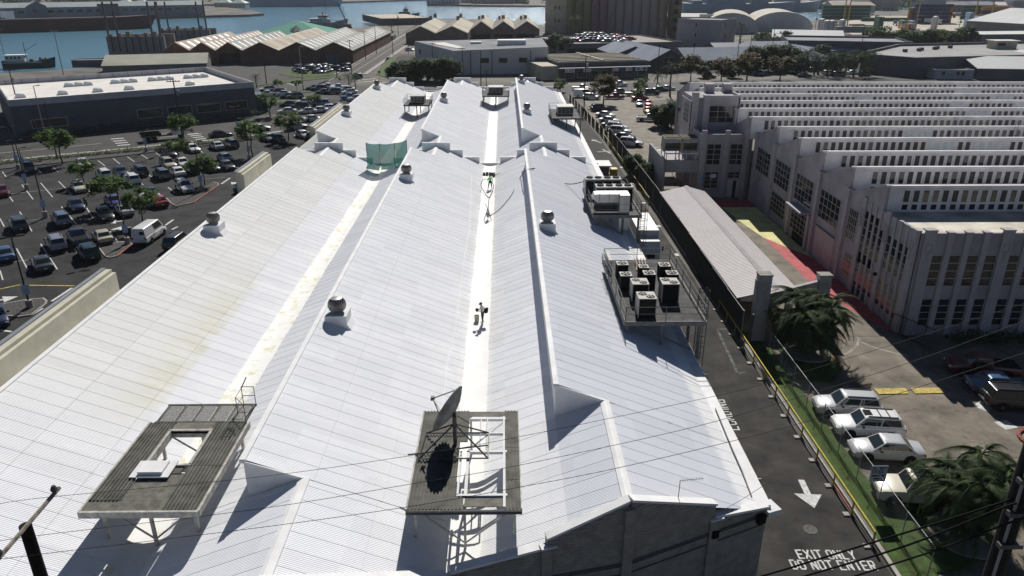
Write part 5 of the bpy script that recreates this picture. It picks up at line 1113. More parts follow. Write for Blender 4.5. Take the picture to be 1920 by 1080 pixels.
# shipping containers and reach stackers
CB=MB().box(-6.1,-1.22,.15,6.1,1.22,2.6)
CB2=MB(); pr_=[]
for k in range(30): x_=-6.05+k*.405; pr_+=[(x_,-1.222),(x_+.06,-1.27),(x_+.2,-1.27),(x_+.26,-1.222)]
CB2.prism(pr_+[(6.1,-1.2),(-6.1,-1.2)],.3,2.45)
CBm,CRm={}, {}
def container(p,z,col,rz,label,grp):
    nm_='container_%d_%d_%d'%tuple(int(c*100) for c in col); m=mat(nm_,col,.6,.15,.6)
    if nm_ not in CBm: CBm[nm_]=CB.mesh('body',m); CRm[nm_]=CB2.mesh('corrugation',m)
    T=thing('shipping_container',label,'container',(p[0],p[1],z),rz,grp); link('body',CBm[nm_],T); link('corrugation',CRm[nm_],T)
cn={'navy blue':(.03,.045,.12),'rust brown':(.22,.08,.04),'dark green':(.03,.11,.07),'orange':(.5,.24,.04),'pale blue':(.22,.32,.48),'sage green':(.1,.18,.12)}
ordn=['bottom','second','third','fourth','fifth']
def stack(px,py,nx,nz,colf,rz,where,gname):
    p=G(px,py)
    for i in range(nx):
        for j in range(nz):
            c=colf(i,j); pos=(p[0]+math.cos(rz)*12.6*i,p[1]+math.sin(rz)*12.6*i)
            container(pos,j*2.63,cn[c],rz,'%s container, %s tier%s, stack %s'%(c,ordn[j],'' if nx==1 else (' %s column'%(['left','second','third'][i])),where),gname)
stack(1727,44,2,5,lambda i,j:'navy blue',0,'that is tallest and navy','navy containers'); stack(1706,43,1,4,lambda i,j:'rust brown',.9,'left of the tall navy one','brown containers'); stack(1776,43,1,5,lambda i,j:'orange' if j%2 else 'rust brown',1.2,'right of the tall navy one','brown containers')
stack(1815,36,2,4,lambda i,j:'dark green',0,'at the far right, green half','green containers'); stack(1851,40,2,4,lambda i,j:('orange','orange','navy blue','orange')[j],0,'at the far right, orange half','orange containers')
stack(1812,57,1,4,lambda i,j:'pale blue',1.25,'in pale blue near the canopy','pale blue containers'); stack(1826,55,1,3,lambda i,j:'pale blue',1.25,'behind the nearest pale blue one','pale blue containers'); stack(1643,68,1,4,lambda i,j:'sage green',1.35,'standing alone in sage green','green containers')
stack(1555,36,3,4,lambda i,j:'dark green',0,'near the harbour strip','dark containers'); stack(1630,40,3,1,lambda i,j:'dark green',0,'in a single layer mid-yard','dark containers')
stack(1690,54,1,2,lambda i,j:('orange','sage green')[j],1.3,'mid-yard, small and mixed','mixed containers'); stack(1706,55,1,2,lambda i,j:('rust brown','pale blue')[j],1.3,'mid-yard, beside the small mixed one','mixed containers')
T=thing('box_trailer','long pale grey box trailer parked at the yard edge','trailer',(*G(1598,65),0),0); MB().box(-11,-1.5,1.1,11,1.5,4.6).build('box',mat('trailer_grey',(.35,.37,.38),.6,.1,.3),T,local=True)
for x in (-8,-6.5,6.5,8): MB().tube([(x,-1.4,.5),(x,1.4,.5)],.5,12).build('wheel',rubber,T,local=True)
ry=random.Random(31)
def yard_truck(px,py,col,rz):
    T=thing('yard_truck','small truck with trailer parked among the containers in the yard','truck',(*G(px,py),0),rz,'trucks in the container yard')
    MB().box(2.6,-1.2,.9,4.6,1.2,3.2).build('cab',mat('yardcab_%d'%int(col[0]*100),col,.5,0,coat=.3),T,local=True); MB().box(4.58,-1.0,2.0,4.64,1.0,2.9).build('windshield',glass,T,local=True); MB().box(-7.,-1.25,1.3,2.3,1.25,ry.choice((1.5,3.9,3.9))).build('trailer',ry.choice((roof_pale,white_r,MATS['trailer_grey'],MATS['town_rust'])),T,local=True)
    for x in (-6,-4.8,3.4):
        for s in (-1,1): MB().tube([(x,s*.8,.5),(x,s*1.2,.5)],.5,10).build('wheel',rubber,T,local=True)
mat('town_rust',(.28,.12,.06),.8,.2,.3)
for k in range(30):
    px=ry.uniform(1535,1905); py=ry.uniform(24,64); yard_truck(px,py,ry.choice(((.75,.75,.75),(.1,.2,.4),(.5,.12,.08),(.6,.45,.1))),ry.uniform(0,6.28))
for k,(px,py) in enumerate(((1548,66),(1557,66),(1576,64),(1538,62),(1750,56))):
    T=thing('white_tank',('first','second','third','fourth','last')[k]+' upright white tank standing at the edge of the container yard','tank',(*G(px,py),0),0,'white tanks by the yard'); MB().lathe([(2.,0),(2.,7),(1.6,7.8),(.4,8.3)],n=16).build('shell',mat('tank_white',(.7,.7,.68),.6,.1,.3),T,40,local=True); MB().tube([(0,-2.1,0),(0,-2.1,8)],.12,5).build('ladder',steel_dark,T,local=True)
# ------------------------------------------------------------ across the harbour
P0=Vector(G(0,40)); P1=Vector(G(330,31)); 
bld('pier_terminal','long grey-blue two-storey pier terminal across the harbour',(-415,600),(-262,702),24,9,mat('pier_wall',(.2,.23,.27),.8,.12,.06),mat('pier_roof',(.36,.4,.4),.9,.1,.05,spec=.12),'gable',3.2,ridge='u',over=.6,wins=[(3,4.6,4.6,2.6,26,6.8,'f'),(4,.8,5,2.6,0,6.8,'f')])
T=bld('pier_gatehouse','darker gabled gatehouse in the middle of the pier terminal',(-372,627),(-361,634.3),27,10,mat('gatehouse_wall',(.13,.15,.18),.8,.1,.1),roof_grey,'gable',3.5,over=.4,wins=[(3,5,4,3,1,1,'f')])
bld('pier_stair_block','dark stair block breaking the roof of the pier terminal',(-330,655),(-318,663),25,11,mat('stair_block',(.1,.11,.13),.8,.1,.1),roof_grey,par=.5)
bld('white_boat_shed','white boat shed with dark bays at the left harbour edge',(-480,560),(-352,560),16,8.5,mat('boat_shed_wall',(.42,.44,.47),.75,.1,.1),white_r,par=.8,doors=[(10+k*14.,9,4.6,dark_open) for k in range(9)])
for k,(px,py,lb) in enumerate(((445,9,'market pavilion with pale green hipped roof at the pier end'),(418,8,'pale green hipped roof among trees behind the pier end'),(262,10,'green-white hipped roof behind the pier, left'),(232,9,'pale green hipped roof behind the pier, far left'))):
    q=G(px,py+6); bld('market_pavilion',lb,(q[0]-9,q[1]),(q[0]+9,q[1]),16,5,cream_m,mat('pale_green_roof2',(.45,.55,.5),.6,.1,.1),'hip',4,group='pale green pavilions')
def ship_hull(b,L,W,D,bow=.22,n=14,sheer=1.2,mi=0):
    secs=[]
    for i in range(n+1):
        t=i/n; x=(t-.5)*L; wf=min(1,(1-t)/bow)**.55 if t>1-bow else (.86+.14*min(1,t/.12)); wf=max(wf,.02); z1=D+sheer*(max(0,t-.6)/.4)**2+.3*sheer*(max(0,.2-t)/.2)**2; ox=(L*.06 if t>.9 else 0)*(t-.9)/.1 if t>.9 else 0
        secs.append([(x,-W/2*wf*.75,-1.5),(x+ox*.5,-W/2*wf*.95,D*.35),(x+ox,-W/2*wf,z1),(x+ox,W/2*wf,z1),(x+ox*.5,W/2*wf*.95,D*.35),(x,W/2*wf*.75,-1.5)])
    b.loft(secs,mi); return b
WL=-1.6
# floating dock / barges with spuds
def barge(px,py,L,W,H,label,rz,nm='floating_dock'):
    q=G(px,py,WL); T=thing(nm,label,'barge',(*q,WL),rz); rm_=mat('rusty_dock_steel',(.26,.23,.22),.85,.3,.15,second=(.2,.14,.11))
    MB().box(-L/2,-W/2,-.5,L/2,W/2,1.2).build('pontoon',mat('dark_pontoon',(.06,.055,.05),.9,.2,.3),T,local=True)
    MB().box(-L/2,-W/2,1.2,L/2,-W/2+1.6,H).build('wing_wall',rm_,T,local=True); MB().box(-L/2,W/2-1.6,1.2,L/2,W/2,H).build('wing_wall',rm_,T,local=True)
    for k in range(8): MB().box(-L/2+2+k*(L-4)/7,-W/2-.25,2,-L/2+2.4+k*(L-4)/7,-W/2,H-.2).build('fender_rib',mat('dark_rib',(.06,.05,.05),.9,.1,1),T,local=True)
    for k in range(6): MB().box(-L/2+1+k*L/6.5,-W/2+.2,H,-L/2+2.6+k*L/6.5,-W/2+1.4,H+.9+.5*(k%3)).build('deck_gear',(mat('ochre_gear',(.3,.22,.1),.8,.2,1),rm_)[k%2],T,local=True)
    for x in (-L*.46,-L*.3,L*.3,L*.44): MB().tube([(x,-W/2+.8,H-1),(x,-W/2+.8,H+14)],.42,10).build('spud_mast',mat('spud_steel',(.16,.12,.12),.8,.2,.3),T,local=True)
barge(271,103,24,16,8.5,'rusty floating dock wall with tall spud masts behind the warehouses',.1)
barge(356,78,26,16,6.5,'second rusty floating dock with ochre deck gear, farther right',.12)
q=G(132,57,WL); T=thing('moored_barge','long dark red barge moored at the pier','barge',(*q,WL),.56); ship_hull(MB(),96,15,7.5,.1).build('hull',mat('dark_red_hull',(.06,.012,.014),.7,.2,.1),T,40,local=True)
MB().box(-44,-6,7.5,40,6,7.9).build('deck',mat('barge_deck',(.08,.06,.055),.9,.1,1),T,local=True); MB().box(45,-5,-1,48.5,5,4).build('bow_mark',white_paint,T,local=True) if False else None
def boat(label,px,py,L,W,D,rz,hull,house,cat='boat',nm='fishing_boat',mast=7,h2=True):
    q=G(px,py,WL); T=thing(nm,label,cat,(*q,WL),rz); ship_hull(MB(),L,W,D,.35,14,D*.6).build('hull',hull,T,40,local=True)
    MB().box(-L*.48,-W*.5-.02,D-.35,L*.3,W*.5+.02,D-.15).build('rubbing_strake',white_paint,T,local=True)
    MB().box(-L*.42,-W*.36,D-.1,-L*.05 if h2 else L*.1,W*.36,D+2.3).build('deckhouse',house,T,local=True); MB().box(-L*.44,-W*.4,D+2.3,-L*.02,W*.4,D+2.5).build('deckhouse_roof',white_paint,T,local=True)
    for k in range(4): MB().box(-L*.4+k*L*.08,-W*.36-.04,D+1.1,-L*.4+k*L*.08+L*.05,-W*.36-.005,D+1.9).build('cabin_window',glass,T,local=True)
    if not h2:
        MB().box(-L*.2,-W*.28,D+2.5,L*.02,W*.28,D+4.6).build('wheelhouse',house,T,local=True); MB().box(-L*.21,-W*.3,D+3.5,L*.03,W*.3,D+4.2).build('bridge_window',glass,T,local=True); MB().lathe([(.5,D+2.5),(.5,D+6.2)],(-L*.1,1.2,0),10).build('funnel',mat('rust_funnel',(.3,.1,.06),.7,.1,1),T,local=True)
    MB().tube([(-L*.02,0,D),(-L*.02,0,D+mast)],.13,6).build('mast',steel_dark,T,local=True); MB().tube([(-L*.02,0,D+mast*.55),(L*.25,0,D+mast*.9)],.08,5).build('boom',steel_dark,T,local=True); MB().tube([(-L*.02,0,D+mast*.6),(-L*.14,0,D+mast*.95)],.07,5).build('boom',steel_dark,T,local=True)
    rr=random.Random(4)
    for k in range(10): x=L*(.02+.35*rr.random()); y=W*(rr.random()-.5)*.5; MB().box(x-.4,y-.3,D,x+.4,y+.3,D+.5+rr.random()*.9).build('deck_gear',(MATS['ochre_gear'],steel_dark,palletm)[k%3],T,local=True)
    return T
boat('dark green fishing boat with white cabin on the harbour',56,127,17,5.2,2.4,.25,mat('dark_green_hull',(.02,.05,.045),.5,.1,.5),mat('boat_white',(.6,.6,.58),.6,.1,1))
boat('grey and white tugboat with tall mast at the quay',614,53,26,8,4,.0,mat('tug_grey',(.3,.3,.3),.6,.15,.3),MATS['boat_white'],'tugboat','tugboat',15,False)
boat('small workboat at the quay left of the tugboat',600,47,9,3,1.6,1.3,mat('workboat',(.12,.12,.13),.6,.1,1),MATS['boat_white'],'boat','workboat',4)
boat('dark tug with thin mast beyond the pier',765,34,18,6,3,.1,MATS['workboat'],mat('dark_house',(.15,.14,.14),.7,.1,1),'tugboat','tugboat',9,False)
T=thing('cruise_ferry','large pale blue ship hull with lettering at the top edge','ship',(*G(540,11,WL),WL),.05); ship_hull(MB(),130,26,22,.08,12,2).build('hull',mat('pale_blue_hull',(.3,.4,.52),.5,.08,.05),T,40,local=True); MB().box(-60,-12,22,45,12,34).build('superstructure',mat('ship_white2',(.75,.75,.75),.5,.05,.1),T,local=True)
for k,(x,w) in enumerate(((6,3),(11,2.4),(16,4),(21,3),(25,3),(29,2.5))): MB().box(x,-13.2,9,x+w,-12.98,13).build('hull_lettering',mat('hull_letter',(.1,.16,.3),.5,0),T,local=True)
T=thing('naval_ship','long grey naval ship moored across the water','ship',(*G(1378,25,WL),WL),.0); gm=mat('haze_grey',(.24,.28,.34),.6,.08,.05); ship_hull(MB(),105,16,9,.2,14,2).build('hull',gm,T,40,local=True)
for a in ((-30,-6,9,8,6,15),(-8,-5,15,6,5,21),(14,-6,9,30,6,16),(-44,-5,9,-34,5,12)): MB().box(*a).build('superstructure',gm,T,local=True)
for x,h in ((-2,34),(22,29)): MB().tube([(x,0,15),(x,0,h)],[1.2,.3],6).build('mast',gm,T,local=True)
T=thing('naval_ship','second grey naval ship with dark stern building farther right','ship',(*G(1470,22,WL),WL),.1); ship_hull(MB(),70,14,9,.2,12,2).build('hull',gm,T,40,local=True); MB().box(-10,-5,9,14,5,17).build('superstructure',gm,T,local=True); MB().tube([(0,0,17),(0,0,28)],[1.2,.3],6).build('mast',gm,T,local=True)
T=bld('pier_shed','long pier shed with flat pale roof beside the tugboat quay',(-84,548),(-52,560),70,4.6,mat('pier_shed_wall',(.13,.12,.12),.85,.2,.2),roof_cream,par=.2)
T=thing('crawler_crane','small crane with raised boom on the tugboat quay','crane',(*G(653,53),0)); MB().box(-2,-1.5,.4,2,1.5,2.6).build('cab',mat('crane_rust',(.25,.12,.07),.7,.2,1),T,local=True); MB().tube([(0,0,2),(-6,0,16)],.35,5).build('boom',steel_dark,T,local=True); MB().box(-2.4,-1.8,0,2.4,1.8,.6).build('tracks',black,T,local=True)
# light masts in the container yard
for k,(px,py,lb) in enumerate(((1588,50,'tall yellow light mast near the harbour strip'),(1580,47,'tall yellow light mast, leftmost in the yard'),(1697,60,'tall yellow light mast beside the portable office'),(1716,55,'tall yellow light mast before the navy stack'),(1826,40,'tall yellow light mast behind the pale blue stack'),(1852,58,'tall yellow light mast near the canopy building'))):
    T=thing('yard_light_mast',lb,'light mast',(*G(px,py),0),0,'yellow yard masts'); MB().tube([(0,0,0),(0,0,28)],[.5,.3],8).build('mast',mat('mast_yellow',(.45,.36,.08),.6,.2,.3),T,local=True); MB().box(-1.5,-.3,27.6,1.5,.3,28.3).build('lamp_bar',lightsteel,T,local=True)
# far town: individual low buildings seen at the top of the frame
rf_=random.Random(11); cols_=[(.5,.5,.5),(.36,.34,.32),(.45,.42,.36),(.3,.32,.36),(.6,.58,.55),(.25,.2,.18)]
k=0
for band,(ya,yb_,num) in enumerate(((3,9,44),(9,24,62))):
    for i in range(num):
        px=rf_.uniform(1240,1918) if band else rf_.uniform(830,1918); py=rf_.uniform(ya,yb_)
        if band and px<1520: continue
        q=G(px,py); w=rf_.uniform(14,42); d=rf_.uniform(14,30); h=rf_.uniform(5,11); c=rf_.choice(cols_)
        if q[1]>1500 or (q[0]<330 and q[1]<930): continue
        bld('distant_building','low distant building at the top right beyond the yard',(q[0]-w/2,q[1]),(q[0]+w/2,q[1]+rf_.uniform(-4,4)),d,h,mat('town_%d'%int(c[0]*100),c,.85,.1,.05),[roof_pale,roof_grey,white_r,roof_rust][k%4],rf_.choice(('flat','gable','hip')),3,ridge='u',wins=[(2,1.5,2,1.6,int(w/5),4.5,'f')] if h>6 else [],group='distant low buildings'); k+=1
for i in range(12):
    px=rf_.uniform(0,470); q=G(px,rf_.uniform(1,7)); w=rf_.uniform(14,40); c=rf_.choice(cols_)
    if q[1]<1500 and q[0]<-300: bld('distant_building','low distant building at the top left behind the pier',(q[0]-w/2,q[1]),(q[0]+w/2,q[1]),20,rf_.uniform(6,12),mat('town_%d'%int(c[0]*100),c,.85,.1,.05),[roof_pale,roof_grey,white_r][i%3],'hip',3,group='distant buildings behind the pier',wins=[(2,1.5,2,1.6,int(w/5),4.5,'f')])
# ------------------------------------------------------------ vehicles
def lerp(a,b,t): return a+(b-a)*t
SPEC={ # L,W,H, wheelbase front/rear x, wheel r, stations(x,wf,zb,zs,zt), greenhouse: base xr,xc ; roof xb,xf ; zbase
 'sedan':dict(L=4.65,W=1.8,H=1.46,wx=(1.38,-1.32),wr=.33,st=[(-2.32,.84,.42,.72,.78),(-2.25,.93,.26,.82,.95),(-1.6,1,.2,.88,1.0),(-.6,1,.2,.9,.98),(.6,1,.2,.88,.97),(1.25,1,.2,.84,.93),(2.0,.96,.2,.72,.8),(2.26,.86,.26,.6,.66),(2.32,.74,.36,.5,.55)],gh=(-1.72,1.12,-1.0,.38,.93)),
 'hatch':dict(L=4.1,W=1.74,H=1.5,wx=(1.25,-1.22),wr=.31,st=[(-2.05,.86,.4,.8,.9),(-1.98,.94,.26,.86,.98),(-1.2,1,.2,.9,1.0),(.4,1,.2,.88,.98),(1.1,1,.2,.84,.94),(1.75,.95,.2,.74,.82),(2.0,.86,.26,.62,.68),(2.05,.74,.36,.52,.56)],gh=(-1.96,1.1,-1.5,.35,.94)),
 'suv':dict(L=4.7,W=1.88,H=1.74,wx=(1.4,-1.35),wr=.37,st=[(-2.35,.86,.45,.95,1.05),(-2.28,.95,.32,1.02,1.12),(-1.4,1,.26,1.05,1.12),(.5,1,.26,1.03,1.1),(1.2,1,.26,1.0,1.08),(2.0,.96,.26,.92,.99),(2.28,.88,.32,.78,.84),(2.35,.78,.42,.62,.66)],gh=(-2.24,1.12,-1.95,.45,1.07)),
 'van':dict(L=5.5,W=1.98,H=2.25,wx=(1.75,-1.55),wr=.36,st=[(-2.75,.9,.45,1.0,1.2),(-2.7,.97,.34,1.1,1.3),(-1.4,1,.28,1.1,1.3),(.8,1,.28,1.1,1.28),(1.6,1,.28,1.08,1.25),(2.35,.96,.28,.98,1.1),(2.68,.9,.32,.8,.88),(2.75,.8,.42,.65,.7)],gh=(-2.72,2.2,-2.66,1.35,1.22)),
 'pickup':dict(L=5.4,W=1.92,H=1.78,wx=(1.65,-1.6),wr=.39,st=[(-2.7,.88,.5,.95,1.02),(-2.64,.95,.38,1.05,1.1),(-1.2,1,.3,1.06,1.1),(.3,1,.3,1.06,1.1),(1.2,1,.3,1.04,1.1),(2.3,.97,.3,.98,1.04),(2.64,.9,.36,.84,.9),(2.7,.8,.46,.66,.7)],gh=(-.55,1.3,-.35,.7,1.07)),
 'offroad':dict(L=4.75,W=1.95,H=1.9,wx=(1.45,-1.4),wr=.42,st=[(-2.35,.92,.55,1.1,1.2),(-2.3,.97,.42,1.18,1.25),(-1.2,1,.36,1.2,1.25),(.5,1,.36,1.2,1.25),(1.1,1,.36,1.18,1.22),(2.1,.98,.36,1.1,1.15),(2.33,.94,.42,.98,1.02),(2.37,.9,.5,.8,.84)],gh=(-2.28,.85,-2.22,.45,1.22))}
CARP=bpy.data.materials.new('car_paint_base')
def paint(col):
    nm='car_paint_%d_%d_%d'%tuple(int(c*255) for c in col)
    m=mat(nm,col,.32,0,coat=.8,metal=.25 if max(col)<.5 else .05); return m
PROTO={}
def proto(kind):
    if kind in PROTO: return PROTO[kind]
    S=SPEC[kind]; W=S['W']/2; H=S['H']; b=MB(); secs=[]
    for x,wf,zb,zs,zt in S['st']:
        w=W*wf; secs.append([(x,-w*.86,zb),(x,-w,zb+.16),(x,-w,zs-.14),(x,-w*.95,zs),(x,-w*.72,zt),(x,w*.72,zt),(x,w*.95,zs),(x,w,zs-.14),(x,w,zb+.16),(x,w*.86,zb)])
    b.loft(secs); xr,xc,xb,xf,zg=S['gh']; wb,wt=W*.9,W*.74
    ring=lambda x0,x1,w,z:[(x0,-w,z),((x0+x1)/2,-w*1.01,z),(x1,-w*.97,z),(x1,w*.97,z),((x0+x1)/2,w*1.01,z),(x0,w,z)]
    b.loft([ring(xr,xc,wb,zg-.05),ring(xb,xf,wt,H-.06),ring(xb+.1,xf-.12,wt*.9,H-.01),ring(xb+.35,xf-.4,wt*.5,H)])
    parts=[('body',b.mesh('body',CARP,38),None)]
    def face(a,c,d,e,u0,u1,v0,v1,off=.012):
        a,c,d,e=map(Vector,(a,c,d,e)); n_=(c-a).cross(e-a).normalized()*off
        P=lambda u,v:lerp(lerp(a,c,u),lerp(e,d,u),v)+n_
        return MB().add([P(u0,v0),P(u1,v0),P(u1,v1),P(u0,v1)],[(0,1,2,3)])
    z0,z1=zg-.05,H-.06; m0,m1=(xr+xc)/2,(xb+xf)/2
    Wd=[('windshield',face((xc,wb*.97,z0),(xc,-wb*.97,z0),(xf,-wt*.97,z1),(xf,wt*.97,z1),.05,.95,.1,.95)) if False else ('windshield',face((xc,-wb*.97,z0),(xc,wb*.97,z0),(xf,wt*.97,z1),(xf,-wt*.97,z1),.05,.95,.16,.95)),
        ('rear_window',face((xr,wb,z0),(xr,-wb,z0),(xb,-wt,z1),(xb,wt,z1),.08,.92,.25,.93))]
    for s in (-1,1):
        A=[(xr,s*wb,z0),(m0,s*wb*1.01,z0),(m1,s*wt*1.01,z1),(xb,s*wt,z1)]; B=[(m0,s*wb*1.01,z0),(xc,s*wb*.97,z0),(xf,s*wt*.97,z1),(m1,s*wt*1.01,z1)]
        for Q,u0,u1 in ((A,.1,.97),(B,.03,.88)):
            if kind=='van' and Q is A: continue
            if s==1: Q=[Q[1],Q[0],Q[3],Q[2]]; u0,u1=1-u1,1-u0
            Wd.append(('side_window',face(*Q,u0,u1,.2,.9)))
    if kind=='van': Wd=[q for q in Wd if q[0]!='rear_window']
    for nm,q in Wd: parts.append((nm,q.mesh(nm,carglass),None))
    r=S['wr']
    for x in S['wx']:
        for s in (-1,1):
            b=MB(); prof=[(r*.62,.0),(r*.95,.0),(r,.04),(r,.17),(r*.95,.21),(r*.62,.21)]
            y0=s*(W-.19) ; n=18
            vs=[(x+q*math.cos(2*math.pi*k/n),y0+s*h-(0 if s>0 else 0),r+q*math.sin(2*math.pi*k/n)) for q,h in prof for k in range(n)]
            b.add(vs,[(i*n+k,i*n+(k+1)%n,(i+1)*n+(k+1)%n,(i+1)*n+k) for i in range(5) for k in range(n)]); parts.append(('wheel',b.mesh('wheel',rubber,40),None))
            d=MB(); yy=y0+s*.2
            for k in range(5):
                a=k*2*math.pi/5; d.add([(x+.05*math.cos(a+1.2),yy,r+.05*math.sin(a+1.2)),(x+r*.62*math.cos(a+.22),yy-s*.02,r+r*.62*math.sin(a+.22)),(x+r*.62*math.cos(a-.22),yy-s*.02,r+r*.62*math.sin(a-.22)),(x+.05*math.cos(a-1.2),yy,r+.05*math.sin(a-1.2))],[(0,1,2,3)])
            d.add([(x+r*.63*math.cos(k*math.pi/9),yy-s*.06,r+r*.63*math.sin(k*math.pi/9)) for k in range(18)],[tuple(range(18))]); parts.append(('rim',d.mesh('rim',rim_m),len(parts)-1))
            a=MB(); a.add([(x+(r+.06)*math.cos(k*math.pi/9),s*(W+.004),r+.03+(r+.06)*math.sin(k*math.pi/9)) for k in range(18) if True],[tuple(range(18))]); parts.append(('wheel_arch',a.mesh('wheel_arch',black),None))
    xf_,xr_=S['st'][-2][0],S['st'][1][0]; zl=S['st'][-2][3]; zr=S['st'][1][3]
    for s in (-1,1):
        parts.append(('headlight',MB().prism([(xf_-.3,s*W*.9),(xf_+.02,s*W*.84),(xf_+.06,s*W*.55),(xf_-.12,s*W*.62)],zl-.12,zl+.03).mesh('headlight',lamp_m),None))
        parts.append(('taillight',MB().box(xr_-.05,min(s*W*.62,s*W*.93),zr-.26,xr_+.16,max(s*W*.62,s*W*.93),zr-.02).mesh('taillight',tail_m),None))
        parts.append(('mirror',MB().box(xc-.55,min(s*W,s*(W+.2)),zg+.0,xc-.42,max(s*W,s*(W+.2)),zg+.15).mesh('mirror',trim_m),None))
    parts.append(('grille',MB().box(S['st'][-1][0]-.05,-W*.5,.42,S['st'][-1][0]+.012,W*.5,S['st'][-1][3]-.0).mesh('grille',trim_m),None))
    parts.append(('bumper',MB().box(S['st'][0][0]-.03,-W*.82,.34,S['st'][0][0]+.2,W*.82,.5).mesh('bumper',trim_m),None))
    parts.append(('number_plate',MB().box(S['st'][0][0]-.045,-.16,.55,S['st'][0][0]-.03,.16,.67).mesh('number_plate',white_paint),None))
    if kind in('suv','offroad'):
        for s in (-1,1): parts.append(('roof_rail',MB().box(xb+.2,s*wt*.82-.025,H-.01,xf-.2,s*wt*.82+.025,H+.05).mesh('roof_rail',trim_m),None))
    if kind=='pickup': parts.append(('cargo_bed',MB().box(-2.55,-W*.8,1.085,-.6,W*.8,1.112).mesh('cargo_bed',black),None))
    if kind=='offroad':
        parts.append(('spare_wheel',MB().tube([(-2.5,0,1.1),(-2.36,0,1.1)],.4,16).mesh('spare_wheel',rubber),None)); parts.append(('roof_hatch',MB().box(-.5,-.5,H-.0,.2,.5,H+.02).mesh('roof_hatch',carglass),None)); parts.append(('roof_rack',MB().box(-2.0,-.65,H+.08,-.6,.65,H+.12).mesh('roof_rack',steel),None))
    if kind=='van':
        parts.append(('sliding_door_seam',MB().box(-.9,-W-.006,.5,-.84,-W+.01,1.25).mesh('sliding_door_seam',trim_m),None)); parts.append(('rear_door_window',MB().box(-2.757,-.75,1.45,-2.74,-.2,1.85).mesh('rear_door_window',carglass),None)); parts.append(('side_stripe',MB().box(-1.9,-W-.008,.95,-.3,-W+.01,1.02).mesh('side_stripe',trim_m),None))
    PROTO[kind]=parts; return parts
SMALL={'body','windshield','rear_window','side_window','wheel'}
NAMES={'sedan':'parked_sedan','hatch':'parked_hatchback','suv':'parked_suv','van':'parked_van','pickup':'parked_pickup','offroad':'parked_offroader'}
KW={'sedan':'sedan','hatch':'hatchback','suv':'SUV','van':'van','pickup':'pickup truck','offroad':'off-road SUV'}
def car(kind,col,loc,rz,label,group=None,detail=True,z=0.0,sc=1.):
    T=thing(NAMES[kind],label,'car' if kind not in('van','pickup') else kind,(loc[0],loc[1],z),rz,group); made=[]; pm=paint(col); T.scale=(sc,sc,sc)
    for nm,me,par in proto(kind):
        if not detail and nm not in SMALL: made.append(None); continue
        o=bpy.data.objects.new(nm,me); COL.objects.link(o); o.parent=T if par is None else made[par]; made.append(o)
        if nm=='body': o.material_slots[0].link='OBJECT'; o.material_slots[0].material=pm
    return T
C={'white':(.78,.78,.77),'silver':(.5,.51,.52),'grey':(.16,.165,.17),'dark grey':(.06,.062,.066),'black':(.014,.014,.016),'navy':(.025,.04,.09),'blue':(.07,.13,.25),'red':(.32,.02,.025),'dark red':(.1,.008,.012),'maroon':(.13,.015,.025),'beige':(.5,.44,.34),'cream':(.62,.58,.47),'dark green':(.02,.045,.038),'violet':(.07,.06,.22),'lavender grey':(.3,.3,.36),'blue grey':(.16,.2,.27),'orange':(.45,.13,.04)}  # dark red: the pickup's red with factory shade put into it
def ang(a,b):
    p,q=Vector(G(*a)),Vector(G(*b)); return math.atan2(q.y-p.y,q.x-p.x)
SD=ang((76,342),(99,370))      # stall direction in the west lot (towards the camera)
ords=['first','second','third','fourth','fifth','sixth','seventh','eighth','ninth','tenth','eleventh','twelfth']
def row(where,group,items,rz,detail=True,z=0.,nudge=0):
    items=sorted(items,key=lambda i:i[0])
    for k,it in enumerate(items):
        px,py,kind,col=it[:4]; r=it[4] if len(it)>4 and it[4] is not None else rz
        c=G(px,py+nudge,z+.6); lb='%s %s, %s from the left %s'%(col,KW[kind],ords[k],where)
        car(kind,C[col],c,r,lb,group,detail,z)
W_='west car park'
away=SD+math.pi
row('in the hedge row, west car park',W_,[(54,316,'suv','dark grey'),(155,306,'sedan','silver'),(317,287,'hatch','black'),(361,278,'sedan','white'),(406,273,'sedan','silver',away),(433,270,'suv','grey',away)],SD)
row('in the second row, west car park',W_,[(3,358,'sedan','maroon'),(195,328,'suv','white',away),(226,322,'sedan','navy'),(262,321,'suv','dark grey',away),(303,327,'suv','grey',away),(315,308,'suv','beige'),(342,305,'sedan','white'),(422,296,'sedan','blue grey'),(396,313,'sedan','dark grey')],SD)
row('in the middle row, west car park',W_,[(147,350,'sedan','cream'),(247,337,'suv','white',away),(332,322,'sedan','white',away),(358,317,'suv','dark green',away),(424,310,'sedan','dark grey'),(346,351,'suv','white')],SD)
row('in the third row, west car park',W_,[(142,384,'sedan','navy'),(212,377,'sedan','violet'),(282,362,'sedan','navy'),(297,377,'sedan','red',away),(232,393,'sedan','silver',away),(272,377,'hatch','white'),(197,402,'hatch','black')],SD)
row('in the row behind the gravel island',W_,[(35,421,'suv','dark grey',away),(115,411,'suv','blue grey',away)],SD)
row('in the nearest rows, west car park',W_,[(105,456,'suv','lavender grey',away),(147,446,'pickup','navy',away),(166,473,'suv','dark green',away),(192,443,'sedan','beige',away),(8,475,'sedan','blue',away),(79,493,'sedan','dark grey',away),(-8,592,'sedan','navy')],SD)
la=ang((250,470),(330,415))
car('van',C['white'],G(281,440,.6),la,'white delivery van parked at the drive lane kerb',None); car('suv',C['dark grey'],G(333,452,.6),la,'dark SUV beside the white roof edge, right of the white van',None)
car('sedan',C['navy'],G(457,349,.6),la,'dark car half hidden behind the beige parapet',None,False)
sa=ang((300,262),(445,248))
car('sedan',C['black'],G(413,252,.6),sa,'black sedan driving along the avenue',None)
